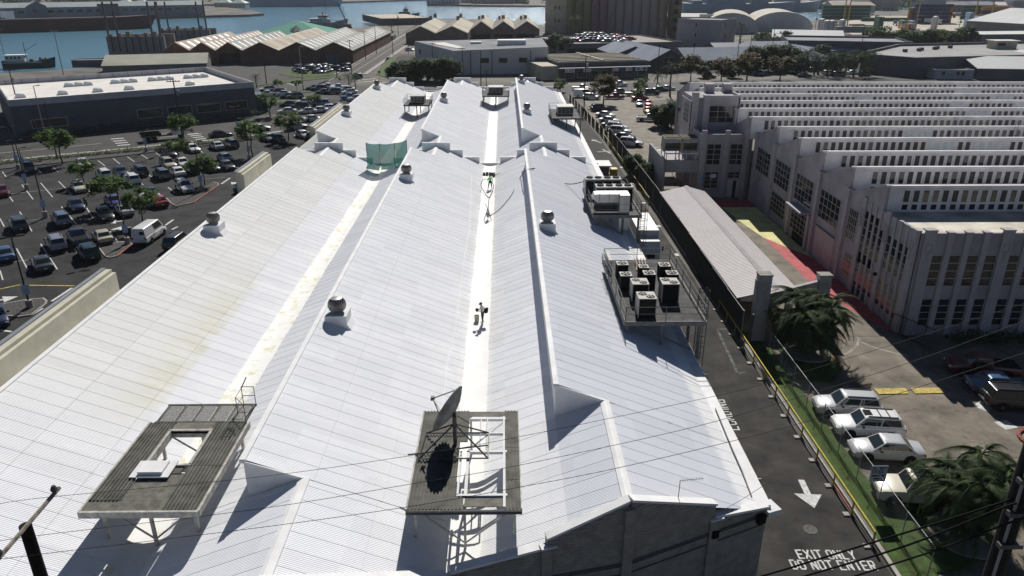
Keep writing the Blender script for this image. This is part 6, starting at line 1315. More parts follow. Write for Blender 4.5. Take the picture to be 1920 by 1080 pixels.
# flatbed truck on the avenue
T=thing('flatbed_truck','white-cab flatbed tow truck on the avenue','truck',(*G(308,262),0),sa)
MB().box(1.6,-1.1,.9,3.3,1.1,2.1).build('cab',paint(C['white']),T,local=True); MB().xprism([(-1,2.1),(1,2.1),(.85,2.75),(-.85,2.75)],1.7,2.9).build('cab_top',paint(C['white']),T,local=True); MB().box(3.3,-1.0,.7,4.3,1.0,1.6).build('hood',paint(C['white']),T,local=True); MB().box(2.9,-.9,2.15,3.0,.9,2.65).build('windshield',carglass,T,local=True)
MB().box(-4.2,-1.25,.95,1.5,1.25,1.2).build('flatbed',steel_dark,T,local=True); MB().box(-4.2,-1.25,1.2,-.5,-1.2,1.7).build('side_rail',black,T,local=True); MB().box(-4.2,1.2,1.2,-.5,1.25,1.7).build('side_rail',black,T,local=True)
for x in (3.2,-1.8,-2.9):
    for s in (-1,1): MB().tube([(x,s*.85,.48),(x,s*1.15,.48)],.48,14).build('wheel',rubber,T,local=True)
# second car park beyond the avenue
xa=ang((500,178),(575,168)); xv=SD
B_='car park beyond the avenue'
row('in the left group beyond the avenue',B_,[(501,168,'suv','white'),(503,177,'pickup','white'),(521,174,'suv','dark grey'),(530,175,'sedan','white'),(541,180,'sedan','black'),(553,181,'suv','grey')],3.4,True)
row('in the far right group beyond the avenue',B_,[(589,164,'sedan','dark grey'),(598,166,'suv','dark grey'),(617,163,'pickup','white'),(636,164,'pickup','white'),(606,172,'sedan','dark grey'),(624,172,'suv','dark green'),(650,167,'sedan','silver'),(655,172,'sedan','white')],3.5,False)
row('in the near right pair beyond the avenue',B_,[(657,182,'pickup','blue'),(668,185,'suv','silver')],3.5,False)
row('in the middle group beyond the avenue',B_,[(541,195,'sedan','black'),(561,199,'suv','black'),(600,194,'suv','blue'),(586,187,'sedan','silver'),(571,190,'sedan','white')],3.4,False)
row('in the hedge-side row beyond the avenue',B_,[(538,208,'sedan','white'),(576,208,'sedan','white'),(597,206,'sedan','white'),(613,202,'hatch','white'),(630,199,'sedan','violet')],3.45,False)
row('on the avenue near the parapet',B_,[(586,222,'sedan','white',.55),(556,238,'suv','silver',.55),(568,252,'sedan','silver',SD),(487,240,'sedan','white',.55),(522,260,'hatch','navy',SD),(502,258,'sedan','grey',SD),(588,258,'hatch','black',SD)],.6,True)
car('suv',C['black'],G(670,143,.6),2.2,'black SUV crossing the far junction',None,False)
# car wrecks in the warehouse yard
rj=random.Random(5)
for k in range(26):
    px=rj.uniform(548,652); py=rj.uniform(126,138)-max(0,(px-610))*.04
    car(rj.choice(('sedan','hatch','suv')),C[rj.choice(('navy','dark grey','black','grey','blue grey'))],G(px,py),rj.uniform(0,6),'dark wrecked car in the jumbled yard before the brown warehouses','wrecked cars in the yard',False)
# east: side car park, street, lot
E_='side car park behind the factory'
row('in the angled row along the low fence',E_,[(1125,203,'suv','black',.2),(1136,215,'sedan','white'),(1143,225,'sedan','white'),(1148,234,'sedan','dark grey'),(1157,239,'suv','white'),(1163,246,'suv','white'),(1170,256,'sedan','black'),(1183,268,'suv','white')],-.35,True)
row('in the centre of the side car park',E_,[(1199,194,'sedan','blue grey',-1.7),(1216,194,'sedan','red',-1.7),(1215,207,'sedan','orange',-1.6),(1229,210,'hatch','orange',-1.6),(1216,222,'pickup','silver',-.1),(1243,232,'sedan','dark grey',-1.5)],-.3,True)
S_='cars on the cross avenue'
row('on the avenue past the lane end',S_,[(1094,178,'van','white',0),(1110,182,'suv','white',-.2),(1090,165,'pickup','white',-.2),(1152,181,'pickup','maroon',.1),(1164,171,'sedan','dark grey'),(1148,155,'sedan','dark grey'),(1160,158,'pickup','white'),(1190,176,'pickup','silver',-.3),(1200,183,'sedan','red',.1),(1222,173,'suv','black'),(1238,167,'sedan','black'),(1252,165,'sedan','white')],.1,False)
row('behind the last sawtooth row','car park behind the factory',[(1425,138,'suv','navy'),(1492,133,'sedan','white'),(1508,141,'sedan','black'),(1525,131,'hatch','grey'),(1555,138,'suv','silver'),(1573,140,'suv','dark grey'),(1599,136,'sedan','white'),(1330,143,'sedan','maroon'),(1365,140,'sedan','black'),(1620,139,'hatch','navy')],.1,False)
rj=random.Random(9)
k=0
for r_,(xa_,xb_,py) in enumerate(((1076,1180,78.5),(1080,1188,74),(1085,1178,70),(1100,1140,66.5))):
    x=xa_; j_=0
    while x<xb_:
        c=G(x,py+rj.uniform(-.5,.5)+(x-1070)*.01,4.0); kd_=rj.choice(('sedan','hatch','suv','suv')); cl_=rj.choice(('white','silver','black','grey','dark grey','blue','navy','red')); car(kd_,C[cl_],c,.25+rj.choice((0,math.pi)),'%s %s, %s from the left in the %s row on the parking deck'%(cl_,KW[kd_],ords[j_],('front','second','third','back')[r_]),'cars on the parking deck',False,3.96); x+=rj.uniform(8.5,11); k+=1; j_+=1
for px,py,kd,cl in ((966,76,'pickup','maroon'),(990,79,'van','silver'),(980,80,'sedan','white'),(820,98,'hatch','white'),(768,96,'hatch','silver')):
    car(kd,C[cl],G(px,py),.2,'%s %s parked in a yard behind the white building'%(cl,KW[kd]),'cars in the rear yards',False)
for k in range(9): car(rj.choice(('sedan','suv')),C[rj.choice(('navy','white','grey','black'))],(-46+rj.uniform(-1,1)+k*.3,425+k*9),1.5,'car parked along the far end of the cross street','cars along the cross street',False)
# cars of the near right lot
car('suv',C['silver'],G(1586,768,.3),3.02,'silver SUV, farthest of the four bright cars by the chain-link fence'); t=car('suv',C['white'],G(1624,806,.3),3.02,'white SUV with open sunroof and roof bars by the chain-link fence')
MB().box(-.1,-.35,1.741,.42,.35,1.757).build('sunroof',black,t,local=True)
for x in (-.6,-1.2): MB().box(x-.03,-.66,1.745,x+.03,.66,1.79).build('roof_bar',trim_m,t,local=True)
car('sedan',C['silver'],G(1659,848,.3),3.02,'silver sedan parked between the white SUV and the palms'); car('offroad',C['cream'],G(1712,927,.4),3.0,'boxy cream off-road SUV half hidden by the nearest palms')
car('sedan',C['blue'],G(1872,722,.5),-.12,'blue sedan parked in the factory shadow'); car('suv',C['black'],G(1905,752,.5),-.12,'black SUV at the right edge beside the blue sedan'); car('pickup',C['dark red'],G(1840,690,.5),2.95,'red pickup with shade-darkened paint deep in the factory shadow')
# box truck in the lane
T=thing('box_truck','white box truck parked in the lane under the duct platform','truck',(16.5,84,0))
MB().box(-1.2,-3.0,1.05,1.2,4.0,3.5).build('cargo_box',mat('truck_white',(.78,.78,.77),.5,.05,.5),T,local=True); MB().box(-1.15,-3.02,1.1,1.15,-3.0,3.4).build('box_front',mat('truck_box_front',(.5,.5,.52),.5,.05,.5),T,local=True)
MB().xprism([(-5.0,.6),(-3.2,.6),(-3.2,2.7),(-4.6,2.7),(-5.0,1.7)],-1.05,1.05).build('cab',MATS['truck_white'],T,local=True); MB().add([(-.95,-4.985,1.72),(.95,-4.985,1.72),(.9,-4.64,2.6),(-.9,-4.64,2.6)],[(0,1,2,3)]).build('windshield',carglass,T,local=True)
for s in (-1,1): MB().box(s*1.06-.01,-4.5,1.75,s*1.06+.01,-3.6,2.5).build('side_window',carglass,T,local=True); MB().box(s*1.35-.1,-4.9,1.7,s*1.35+.1,-4.8,2.2).build('mirror',black,T,local=True); MB().box(s*.7-.2,-5.02,.85,s*.7+.2,-5,1.1).build('headlight',lamp_m,T,local=True)
MB().box(-.5,-5.02,.8,.5,-5.0,1.3).build('grille',trim_m,T,local=True); MB().box(-1,-2.9,.7,1,3.9,1.05).build('chassis',black,T,local=True)
for y in (-4.1,2.2,3.1):
    for s in (-1,1): MB().tube([(s*.75,y,.45),(s*1.08,y,.45)],.45,14).build('wheel',rubber,T,local=True)
T=thing('utility_cart','small white and black utility cart with yellow forks in the lane','cart',(*G(1128,322),0),-1.2)
MB().box(-.6,-.5,.3,.9,.5,.9).build('chassis',black,T,local=True); MB().box(-.7,-.55,1.5,.4,.55,1.62).build('roof',white_paint,T,local=True)
for x,y in ((-.6,-.45),(-.6,.45),(.3,-.45),(.3,.45)): MB().tube([(x,y,.9),(x,y,1.5)],.04,5).build('roof_post',black,T,local=True); MB().tube([(x+.1,y*1.0-.08,.25),(x+.1,y*1.0+.08,.25)],.25,12).build('wheel',rubber,T,local=True)
for s in(-.3,.3): MB().box(.9,s-.1,.08,2.3,s+.1,.16).build('fork',yellow_m,T,local=True)
T=thing('motorcycle','black motorcycle parked beside the navy sedan','motorcycle',(*G(161,383),0),SD)
for x in (-.7,.7): MB().tube([(x,-.07,.32),(x,.07,.32)],.32,16).build('wheel',rubber,T,local=True)
MB().loft([[(-.75,-.12,.6),(-.75,.12,.6),(-.75,.1,.85),(-.75,-.1,.85)],[(-.1,-.17,.45),(-.1,.17,.45),(-.1,.15,.8),(-.1,-.15,.8)],[(.35,-.15,.55),(.35,.15,.55),(.35,.12,1.0),(.35,-.12,1.0)],[(.65,-.1,.75),(.65,.1,.75),(.65,.08,1.1),(.65,-.08,1.1)]]).build('body',black,T,40,local=True)
MB().tube([(.7,0,.32),(.5,0,1.05)],.05,6).build('fork',steel,T,local=True); MB().tube([(.45,-.35,1.1),(.5,0,1.05),(.45,.35,1.1)],.025,5).build('handlebar',steel_dark,T,local=True); MB().lathe([(.1,0),(.1,.1)],(.72,0,.9),10).build('headlight',lamp_m,T,local=True)
# ------------------------------------------------------------ trees, palms, hedges
def leafmat(name,c1,c2,trans=.35):
    m=bpy.data.materials.new(name); m.use_nodes=True; n=m.node_tree.nodes; l=m.node_tree.links; p=n['Principled BSDF']; o=n['Material Output']
    g=n.new('ShaderNodeNewGeometry'); nz=n.new('ShaderNodeTexNoise'); nz.inputs['Scale'].default_value=.9; l.new(g.outputs['Position'],nz.inputs['Vector'])
    ad=n.new('ShaderNodeMath'); ad.operation='MULTIPLY_ADD'; l.new(g.outputs['Random Per Island'],ad.inputs[0]); ad.inputs[1].default_value=.5; l.new(nz.outputs['Fac'],ad.inputs[2])
    r=n.new('ShaderNodeValToRGB'); r.color_ramp.elements[0].position=.35; r.color_ramp.elements[1].position=.95; r.color_ramp.elements[0].color=(*c1,1); r.color_ramp.elements[1].color=(*c2,1); l.new(ad.outputs[0],r.inputs[0])
    l.new(r.outputs[0],p.inputs['Base Color']); p.inputs['Roughness'].default_value=.75; p.inputs['Specular IOR Level'].default_value=.25
    t=n.new('ShaderNodeBsdfTranslucent'); l.new(r.outputs[0],t.inputs[0]); mx=n.new('ShaderNodeMixShader'); mx.inputs[0].default_value=trans; l.new(p.outputs[0],mx.inputs[1]); l.new(t.outputs[0],mx.inputs[2]); l.new(mx.outputs[0],o.inputs[0]); return m
lf_bright=leafmat('bright_leaves',(.025,.055,.008),(.1,.19,.025),.45); lf_dark=leafmat('dark_leaves',(.016,.034,.01),(.06,.11,.026),.35); lf_red=leafmat('reddish_leaves',(.04,.045,.012),(.15,.115,.03),.35); lf_yel=leafmat('yellow_green_leaves',(.05,.08,.01),(.2,.26,.04),.45); lf_palm=leafmat('palm_leaves',(.014,.028,.008),(.06,.1,.03),.3)
bark=mat('bark',(.09,.07,.055),.9,.3,4)
def crown_mesh(rng,R,Hc,n_cl,per,leaf,flat=1.,mtl=None):
    b=MB(); cl=[]
    for _ in range(n_cl):
        while 1:
            v=Vector((rng.uniform(-1,1),rng.uniform(-1,1),rng.uniform(-1,1)))
            if .3<v.length<1: break
        v=v.normalized()*(.55+.45*rng.random()); cl.append((Vector((v.x*R,v.y*R,v.z*Hc*.5)),rng.uniform(.16,.34)*R))
    for c,r in cl:
        for _ in range(per):
            d=Vector((rng.gauss(0,1),rng.gauss(0,1),rng.gauss(0,.75))); d=d.normalized()*r*rng.random()**.5; p=c+d
            a=rng.uniform(0,6.3); t=Vector((math.cos(a),math.sin(a),rng.uniform(-.5,.5))).normalized(); u=t.cross(Vector((rng.uniform(-.6,.6),rng.uniform(-.6,.6),1)).normalized()); s=leaf*rng.uniform(.6,1.3)
            b.add([p-t*s*.6,p+u*s*.32,p+t*s*.6,p-u*s*.32],[(0,1,2,3)])
    return b.mesh('crown',mtl),cl
def trunk_mesh(rng,h,r,cl,zc,limbs=5):
    b=MB(); j=lambda s:rng.uniform(-s,s); top=Vector((j(.15),j(.15),h)); b.tube([(0,0,0),(j(.08),j(.08),h*.5),top],[r,r*.8,r*.6],7)
    for c,_ in cl[:limbs]: e=c+Vector((0,0,zc)); m=(top+e)/2+Vector((j(.2),j(.2),-.2)); b.tube([top-Vector((0,0,h*.15)),m,e],[r*.5,r*.32,r*.12],5)
    return b.mesh('trunk',bark,50)
TV={}
def tree_var(key,seed,R,Hc,h,leaf,n_cl,per,m,tr=.12):
    rng=random.Random(seed); c,cl=crown_mesh(rng,R,Hc,n_cl,per,leaf,1,m); TV.setdefault(key,[]).append((c,trunk_mesh(rng,h,tr,cl,h+Hc*.38,6),h+Hc*.38))
for s in range(3): tree_var('lot',s,2.1,2.0,2.2,.36,34,46,lf_bright,.09)
for s in range(2): tree_var('dark',10+s,4.6,6.4,1.6,.75,70,70,lf_dark,.28)
for s in range(2): tree_var('mid',20+s,2.6,3.4,2.4,.5,30,40,lf_bright,.16)
for s in range(2): tree_var('red',30+s,2.9,4.0,2.2,.55,46,56,lf_red,.17)
tree_var('yel',40,2.2,2.2,2.2,.45,24,36,lf_yel,.13); tree_var('yel',41,2.0,2.0,2.,.45,24,36,lf_yel,.13)
def tree(key,px,py,label,s=1.,group=None,v=None,name='tree',z=0.):
    V=TV[key]; k=(int(px*7)%len(V)) if v is None else v; c,t,zc=V[k]; q=G(px,py); T=thing(name,label,'tree',(*q,z),(px*1.7)%6.28,group); T.scale=(s,s,s*random.uniform(.92,1.08))
    link('crown',c,T,(0,0,zc)); link('trunk',t,T); return T
LG='young trees in the west car park'
for px,py,s,lb in ((118,307,1.45,'broad young tree on the hedge strip at the left of the west car park'),(157,347,1.0,'thin-trunked young tree beside the cream sedan'),(212,392,1.3,'young tree over the violet sedan'),(268,421,1.15,'young tree just behind the white van'),(346,271,1.35,'dark young tree beside the avenue truck'),(337,302,1.05,'young tree between parked white and beige cars'),(384,347,1.15,'young tree beside the lamp post at the gravel island'),(474,294,1.5,'leafy young tree near the beige parapet, west car park'),(541,264,1.4,'young tree shading the silver SUV by the parapet'),(590,206,.9,'small tree by the blue SUV beyond the avenue')):
    tree('lot',px,py,lb,s,LG)
tree('mid',507,219,'spreading tree at the corner of the grey flat-roofed building',1.0); tree('mid',1050,172,'bushy green tree at the far end of the white roof',.75); tree('mid',1046,176,'low green bush tree beside the lane end fence',.6); tree('mid',1200,182,'green tree between avenue cars, right of the reddish tree',.95); tree('yel',1193,188,'yellow-green round tree in the side car park',.85)
tree('red',1131,196,'tall reddish-brown tree at the end of the low fence',1.25)
for px,s,v,lb in ((745,.8,0,'dark tree at the left end of the dense clump by the junction'),(775,.85,1,'dark tree second from the left in the dense clump'),(803,.9,0,'dark tree in the middle of the dense clump'),(833,.95,1,'tallest dark tree at the right end of the dense clump'),(757,.6,1,'low dark tree at the front of the dense clump')): tree('dark',px,154 if px!=757 else 157,lb,s*1.05,'dark trees by the junction',v)
for px,py,lb in ((760,150,'dark tree half hidden behind the dense clump, left'),(790,150,'dark tree half hidden behind the dense clump, middle'),(820,151,'dark tree half hidden behind the dense clump, right'),(848,152,'dark low tree at the white building end of the dense clump')): tree('dark',px,py,lb,.8,'dark trees by the junction')
for px,py,s,lb in ((1295,152,1.3,'reddish tree behind the factory tower, leftmost'),(1352,151,1.25,'reddish tree behind the sawtooth rows, second from the left'),(1400,151,1.6,'reddish tree behind the sawtooth rows, largest'),(1462,150,1.4,'reddish tree behind the sawtooth rows, rightmost')): tree('red',px,py,lb,s,'reddish trees behind the factory')
for px,py,s,lb in ((1410,136,1.05,'dark green tree before the blue roofs, leftmost'),(1440,134,1.1,'dark green tree before the blue roofs, centre'),(1475,132,1.15,'dark green tree before the blue roofs, right'),(1535,118,.95,'dark tree against the long grey wall'),(1455,108,.8,'dark tree behind the slate-blue roof'),(1480,104,.7,'dark tree left of the long grey wall'),(1040,98,.95,'dark tree between the white building and parking deck, left'),(1062,102,.9,'dark tree between the white building and parking deck, right')): tree('dark',px,py,lb,s,'dark trees among the roofs')
tree('yel',1622,147,'round yellow-green clipped tree by the grey store',.9)
for px,py,s,lb in ((1238,238,.62,'flowering dark bush tree beside the factory tower, left'),(1258,243,.72,'flowering dark bush tree beside the factory tower, right'),(1275,225,.55,'low dark bush behind the factory canopy'),(1190,330,.45,'dark bush behind the screen fence, farther'),(1212,345,.42,'dark bush behind the screen fence, nearer')): tree('dark',px,py,lb,s,'bushes beside the factory tower')
ORD=ords+['thirteenth','fourteenth','fifteenth','sixteenth','seventeenth']
for i,(px,py,s) in enumerate(((1500,139,.75),(1560,137,.7),(1590,134,.75),(1640,133,.7),(1320,146,.5),(1375,146,.55))): tree('dark',px,py,'%s low dark tree from the left right behind the last sawtooth row'%ORD[i],s,'low trees behind the factory')
# far tree belt: dark bushy trees one can still tell apart
rt=random.Random(21)
for i in range(16): px=1630+i*12; tree('dark' if i%2 else 'mid',px,86+rt.uniform(-4,3),'%s bushy tree from the left in the belt before the container yard'%ORD[i],rt.uniform(.75,1.1)*(1 if i%2 else 1.5),'tree belt before the container yard')
for i in range(8): tree('dark',1425+i*9,84+rt.uniform(-3,2),'%s bushy tree from the left in the clump near the hangars'%ORD[i],rt.uniform(.6,.9),'trees before the hangars')
belt=MB(); rb=random.Random(8)
def blob(b,x,y,z,r,n,leaf):
    for _ in range(n):
        d=Vector((rb.gauss(0,1),rb.gauss(0,1),rb.gauss(0,.6))).normalized()*r*rb.uniform(.55,1); p=Vector((x,y,z))+d; a=rb.uniform(0,6.3); t=Vector((math.cos(a),math.sin(a),rb.uniform(-.4,.4))); u=t.cross(Vector((0,0,1))).normalized()*.5+Vector((0,0,rb.uniform(.2,.6))); s=leaf*rb.uniform(.6,1.3)
        b.add([p-t*s,p+u*s,p+t*s,p-u*s],[(0,1,2,3)])
for _ in range(420):
    px=rb.choice((rb.uniform(0,470),rb.uniform(830,1920),rb.uniform(1300,1920))); py=rb.uniform(-6,9) if px<1240 else rb.uniform(-6,17)
    q=G(px,max(py,-14)); 
    if q[1]>1900: continue
    if px<470 and (q[1]<790 or q[0]>-250): continue
    if 830<=px<1240 and q[1]<985: continue
    if 1240<px<1540 and q[1]<940: continue
    r=rb.uniform(4,9); blob(belt,q[0],q[1],r*.8,r,46,1.9)
o=belt.build('far_woodland',lf_dark); tag(o,'dark mass of far trees along the top of the view','trees',kind='stuff')
# hedges
def hedge(name,label,pts,wd,h,dens,m):
    b=MB(); rng=random.Random(len(label))
    for i in range(len(pts)-1):
        a,c=Vector(pts[i]),Vector(pts[i+1]); L=(c-a).length
        for _ in range(int(L*dens)):
            t=rng.random(); q=a+(c-a)*t; hh=h*(.6+.4*math.sin(t*L*.9+i)**2); p=Vector((q.x+rng.uniform(-wd,wd),q.y+rng.uniform(-wd,wd),rng.random()**.6*hh)); e=rng.uniform(0,6.3); t_=Vector((math.cos(e),math.sin(e),rng.uniform(-.3,.6))); u=t_.cross(Vector((0,0,1))).normalized(); s=rng.uniform(.12,.26)
            b.add([p-t_*s,p+u*s*.6,p+t_*s,p-u*s*.6],[(0,1,2,3)])
    return tag(b.build(name,m),label,'hedge')
hedge('street_hedge','low leafy hedge between the avenue and the west car park',gp([(-40,312),(0,308),(60,302),(120,296),(240,285),(330,276),(445,264),(515,254)]),.8,.9,46,lf_bright)
hedge('street_hedge','low hedge on the median beyond the avenue, near white cars',gp([(520,218),(560,213),(610,206),(640,201)]),.9,1.2,40,lf_dark)
hedge('wall_hedge','dark hedge along the shaded factory front',[(40,59.4),(60,59.4)],.7,1.0,60,lf_dark)
hedge('wall_hedge','dark planting along the foot of the grey flat-roofed building',[(-97.6,151.6),(-58,179.6)],1.0,1.7,44,lf_dark)  # dark hedge added so that the wall foot reads as deep shade
hedge('street_hedge','straggly hedge along the wrecked car yard',gp([(540,146),(600,143),(645,139)]),1.2,1.6,18,lf_red)
# ---- palms
def frond_mesh(L,droop,w,seed,nleaf=40,m=lf_palm):
    rng=random.Random(seed); b=MB(); pts=[]
    for i in range(9):
        t=i/8; pts.append(Vector((L*t*(1-.12*droop*t),0,L*(.55*t-(.55+.45*droop)*t*t))))
    b.tube(pts,[.035*(1-.8*i/8) for i in range(9)],4)
    for k in range(nleaf):
        t=.16+.84*k/(nleaf-1); i=min(7,int(t*8)); f=t*8-i; p=pts[i].lerp(pts[i+1],f); d=(pts[i+1]-pts[i]).normalized(); ll=w*(1-.75*abs(t-.45)**1.3)*rng.uniform(.8,1.1)
        for s in (-1,1):
            o_=Vector((0,s,0)); e=p+(o_*.82+d*.55+Vector((0,0,-.28-.25*rng.random()))).normalized()*ll; wv=d*.034
            b.add([p-wv,p+wv,e+d*.02],[(0,1,2)])
    return b.mesh('frond',m)
FR=[frond_mesh(2.1,.8+.25*k,.55,k,34) for k in range(4)]
def palm_clump(px,py,label,stems,s=1.):
    q=G(px,py); T=thing('palm_clump',label,'palm',(*q,.1)); rng=random.Random(int(px)); ring=MB()
    ring.lathe([(2.0,0),(2.0,.1),(1.85,.12)],n=24); ring.build('planting_ring',concrete,T,local=True)
    for k in range(stems):
        a=2*math.pi*k/stems+rng.uniform(-.3,.3); h=rng.uniform(1.6,4.3)*s; lean=rng.uniform(.3,1.55)*s; base=Vector((.5*math.cos(a),.5*math.sin(a),0)); top=base+Vector((lean*math.cos(a),lean*math.sin(a),h))
        MB().tube([base,base.lerp(top,.5)+Vector((0,0,.2)),top],[.12,.09,.07],7).build('trunk',mat('palm_trunk',(.16,.14,.11),.8,.3,3),T,local=True)
        for j in range(11):
            f=link('frond',FR[rng.randrange(4)],T,tuple(top),(rng.uniform(-.25,.25),rng.uniform(-.75,.35),j*2*math.pi/11+rng.uniform(-.3,.3))); sc_=rng.uniform(.75,1.05)*s; f.scale=(sc_,sc_,sc_)
palm_clump(1512,662,'large dense palm clump beside the gate pillars',24,1.12); palm_clump(1808,1006,'large palm clump on the lawn at lower right',23,1.12)
FP=[]
for sd in range(3):
    rng=random.Random(50+sd); b=MB(); fm=[frond_mesh(2.4,.8+.3*k,.7,60+k,14) for k in range(3)]
    for j in range(15):
        me=fm[j%3]; M=Matrix.Rotation(j*2.4,4,'Z')@Matrix.Rotation(rng.uniform(-.9,.5),4,'Y'); b.add([M@v.co for v in me.vertices],[tuple(p.vertices) for p in me.polygons])
    FP.append(b.mesh('crown',lf_palm))
def palm(px,py,h,label,s=1.,group=None):
    q=G(px,py); T=thing('palm_tree',label,'palm',(*q,0),px%6,group); k=int(px)%3; MB().tube([(0,0,0),(.15,.1,h*.5),(0,0,h)],[.2*s,.15*s,.12*s],7).build('trunk',mat('palm_trunk',(.16,.14,.11),.8,.3,3),T,local=True); o=link('crown',FP[k],T,(0,0,h)); o.scale=(s,s,s)
for px,py,h,s,lb in ((482,165,3.2,.9,'small palm at the corner of the grey building'),(655,168,4,1.0,'small palm by the junction, left of two'),(667,174,4,1.05,'small palm by the junction, right of two'),(1256,180,7.5,1.5,'tall palm beside the far corner of the factory'),(1232,176,5,1.0,'slender palm left of the tall factory palm'),(1075,84,12,2.2,'dark palm before the olive silos'),(1386,92,10,1.8,'tall palm right of the dark concrete block')): palm(px,py,h,lb,s)
tree('lot',522,170,'small round street tree, left of two by the crossing',.8); tree('lot',557,170,'small round street tree, right of two by the crossing',.8)
rp=random.Random(4)
for k in range(12): palm(1500+k*12+rp.uniform(-4,4),143+rp.uniform(-3,2),rp.uniform(4,7),'%s palm from the left in the row behind the last sawtooth roof'%ORD[k],rp.uniform(1.5,2.1),'palms behind the factory')
for k in range(5): palm(1425+k*11,99+rp.uniform(-2,2),5.5,'%s palm from the left in the clump near the white-roofed shed'%ORD[k],1.6,'palms among the far roofs')
# ------------------------------------------------------------ poles, wires, fences, people
polem=mat('dark_pole',(.03,.028,.026),.6,.2,3); bluesign=mat('pale_blue_sign',(.4,.5,.65),.5,.05,2)
def lamp(px,py,h,label,heads=2,rz=0.,sign=True,plinth=True,m=polem,r=.09,group='lamp posts of the west car park'):
    T=thing('lamp_post',label,'lamp post',(*G(px,py),0),rz,group)
    if plinth: MB().lathe([(.32,0),(.32,.85),(.28,.9)],n=14).build('concrete_base',kerbm,T,local=True)
    MB().tube([(0,0,.0),(0,0,h)],[r,r*.7],8).build('pole',m,T,local=True)
    for k in range(heads):
        s=1 if k==0 else -1; MB().tube([(0,0,h-.05),(s*.55,0,h)],.035,5).build('arm',m,T,local=True); MB().box(min(s*.45,s*1.1),-.17,h-.04,max(s*.45,s*1.1),.17,h+.1).build('lamp_head',m,T,local=True)
    if sign: MB().box(-.3,-.1,1.5,.3,-.07,2.5).build('notice_sign',bluesign,T,local=True)
for px,py,h,lb in ((240,458,7.6,'dark lamp post behind the white van'),(86,408,7.6,'dark lamp post between the dark and blue-grey SUVs'),(379,359,7.6,'dark lamp post on the gravel island by the white SUV'),(51,356,7.6,'dark lamp post near the maroon car'),(57,578,7.4,'dark lamp post on the lowest gravel island'),(468,300,7.4,'dark lamp post by the leafy tree near the parapet'),(583,260,7.2,'dark lamp post beside the beige parapet end'),(35,318,7.2,'dark lamp post at the hedge, far left'),(46,322,4.0,'short sign post at the hedge, far left'),(275,285,4.0,'short sign post by the avenue truck'),(447,250,5.5,'lamp post at the avenue kerb by the silver SUV')):
    lamp(px,py,h,lb,2 if h>5 else 1,.6)
MB_=None
lamp(88,268,11,'slender pale street lamp on the avenue at left',1,.6,False,False,steel,.1,'street lamps'); lamp(569,168,12,'tall pale pole at the back of the far car park',1,.2,False,False,lightsteel,.14,'street lamps')
for px,py,h,lb in ((119,140,14,'four-headed light mast at the harbour edge'),(12,118,12,'dark light mast at the far left harbour edge'),(583,48,13,'quay light mast, left of the tugboat'),(619,50,13,'quay light mast behind the tugboat'),(647,52,13,'quay light mast by the crane'),(1131,72,9,'light mast on the parking deck, left'),(1170,76,9,'light mast on the parking deck, right'),(780,60,13,'light mast on the far pier')): lamp(px,py,h,lb,2,.3,False,False,steel,.14,'light masts')
def upole(px,py,h,label,rz=0.,arms=1,r=.16,tr=False,loc=None):
    T=thing('utility_pole',label,'utility pole',(*(loc or G(px,py)),0),rz,'wooden utility poles'); MB().tube([(0,0,0),(0,0,h)],[r,r*.7],8).build('pole',wood_m,T,local=True)
    for k in range(arms):
        z=h-.5-k*1.1; MB().box(-1.2,-.14,z,1.2,-.02,z+.14).build('crossarm',wood_m,T,local=True)
        for x in (-1.1,-.45,.45,1.1): MB().lathe([(.05,0),(.07,.08),(.04,.2)],(x,-.08,z+.14),8).build('insulator',steel_dark,T,local=True)
    if tr: MB().lathe([(.25,h-3),(.28,h-2.9),(.28,h-2.1),(.2,h-2)],(.45,0,0),12).build('transformer',steel,T,local=True)
    return T
for px,py,h,lb,a in ((345,272,12.5,'tall wooden utility pole on the avenue beside the truck',1),(42,232,12,'tall utility pole at the left corner of the grey building',1),(108,300,10,'dark utility pole at the left hedge',0),(902,168,11,'utility pole left of the white roof far end',0),(1095,206,13,'utility pole at the end of the lane',1),(912,172,6,'short post beside the junction utility pole',0),
  (500,158,11,'utility pole before the brown warehouses, left',1),(632,146,11,'utility pole before the brown warehouses, centre',1),(660,142,11.5,'utility pole at the warehouse street corner',1),(686,112,11,'utility pole on the cross street, third',1),(706,101,11,'utility pole on the cross street, fourth',0),(737,104,12,'utility pole on the cross street, right side',1),(747,66,12,'utility pole at the far end of the cross street',1),(766,101,9,'short utility pole by the grass corner',0),(812,128,9,'utility pole rising from the dark trees',1),(868,140,9,'utility pole before the white building, centre',1),
  (1232,150,11,'utility pole before the brick hall',1),(1380,132,12,'utility pole before the blue roofs, left',1),(1403,124,12,'utility pole before the blue roofs, right',1),(1298,132,8,'short pole before the brick hall',0),(1234,85,12,'utility pole beside the rust shed',1),(1445,112,12,'utility pole by the slate-blue roof',0),(1610,118,14,'utility pole before the long grey wall',1),(1790,90,14,'utility pole with several crossarms in the tree belt',3),(1525,76,13,'utility pole near the hangars',0)):
    upole(px,py,h,lb,.1,a,.15 if h>10 else .11,h>11.6)
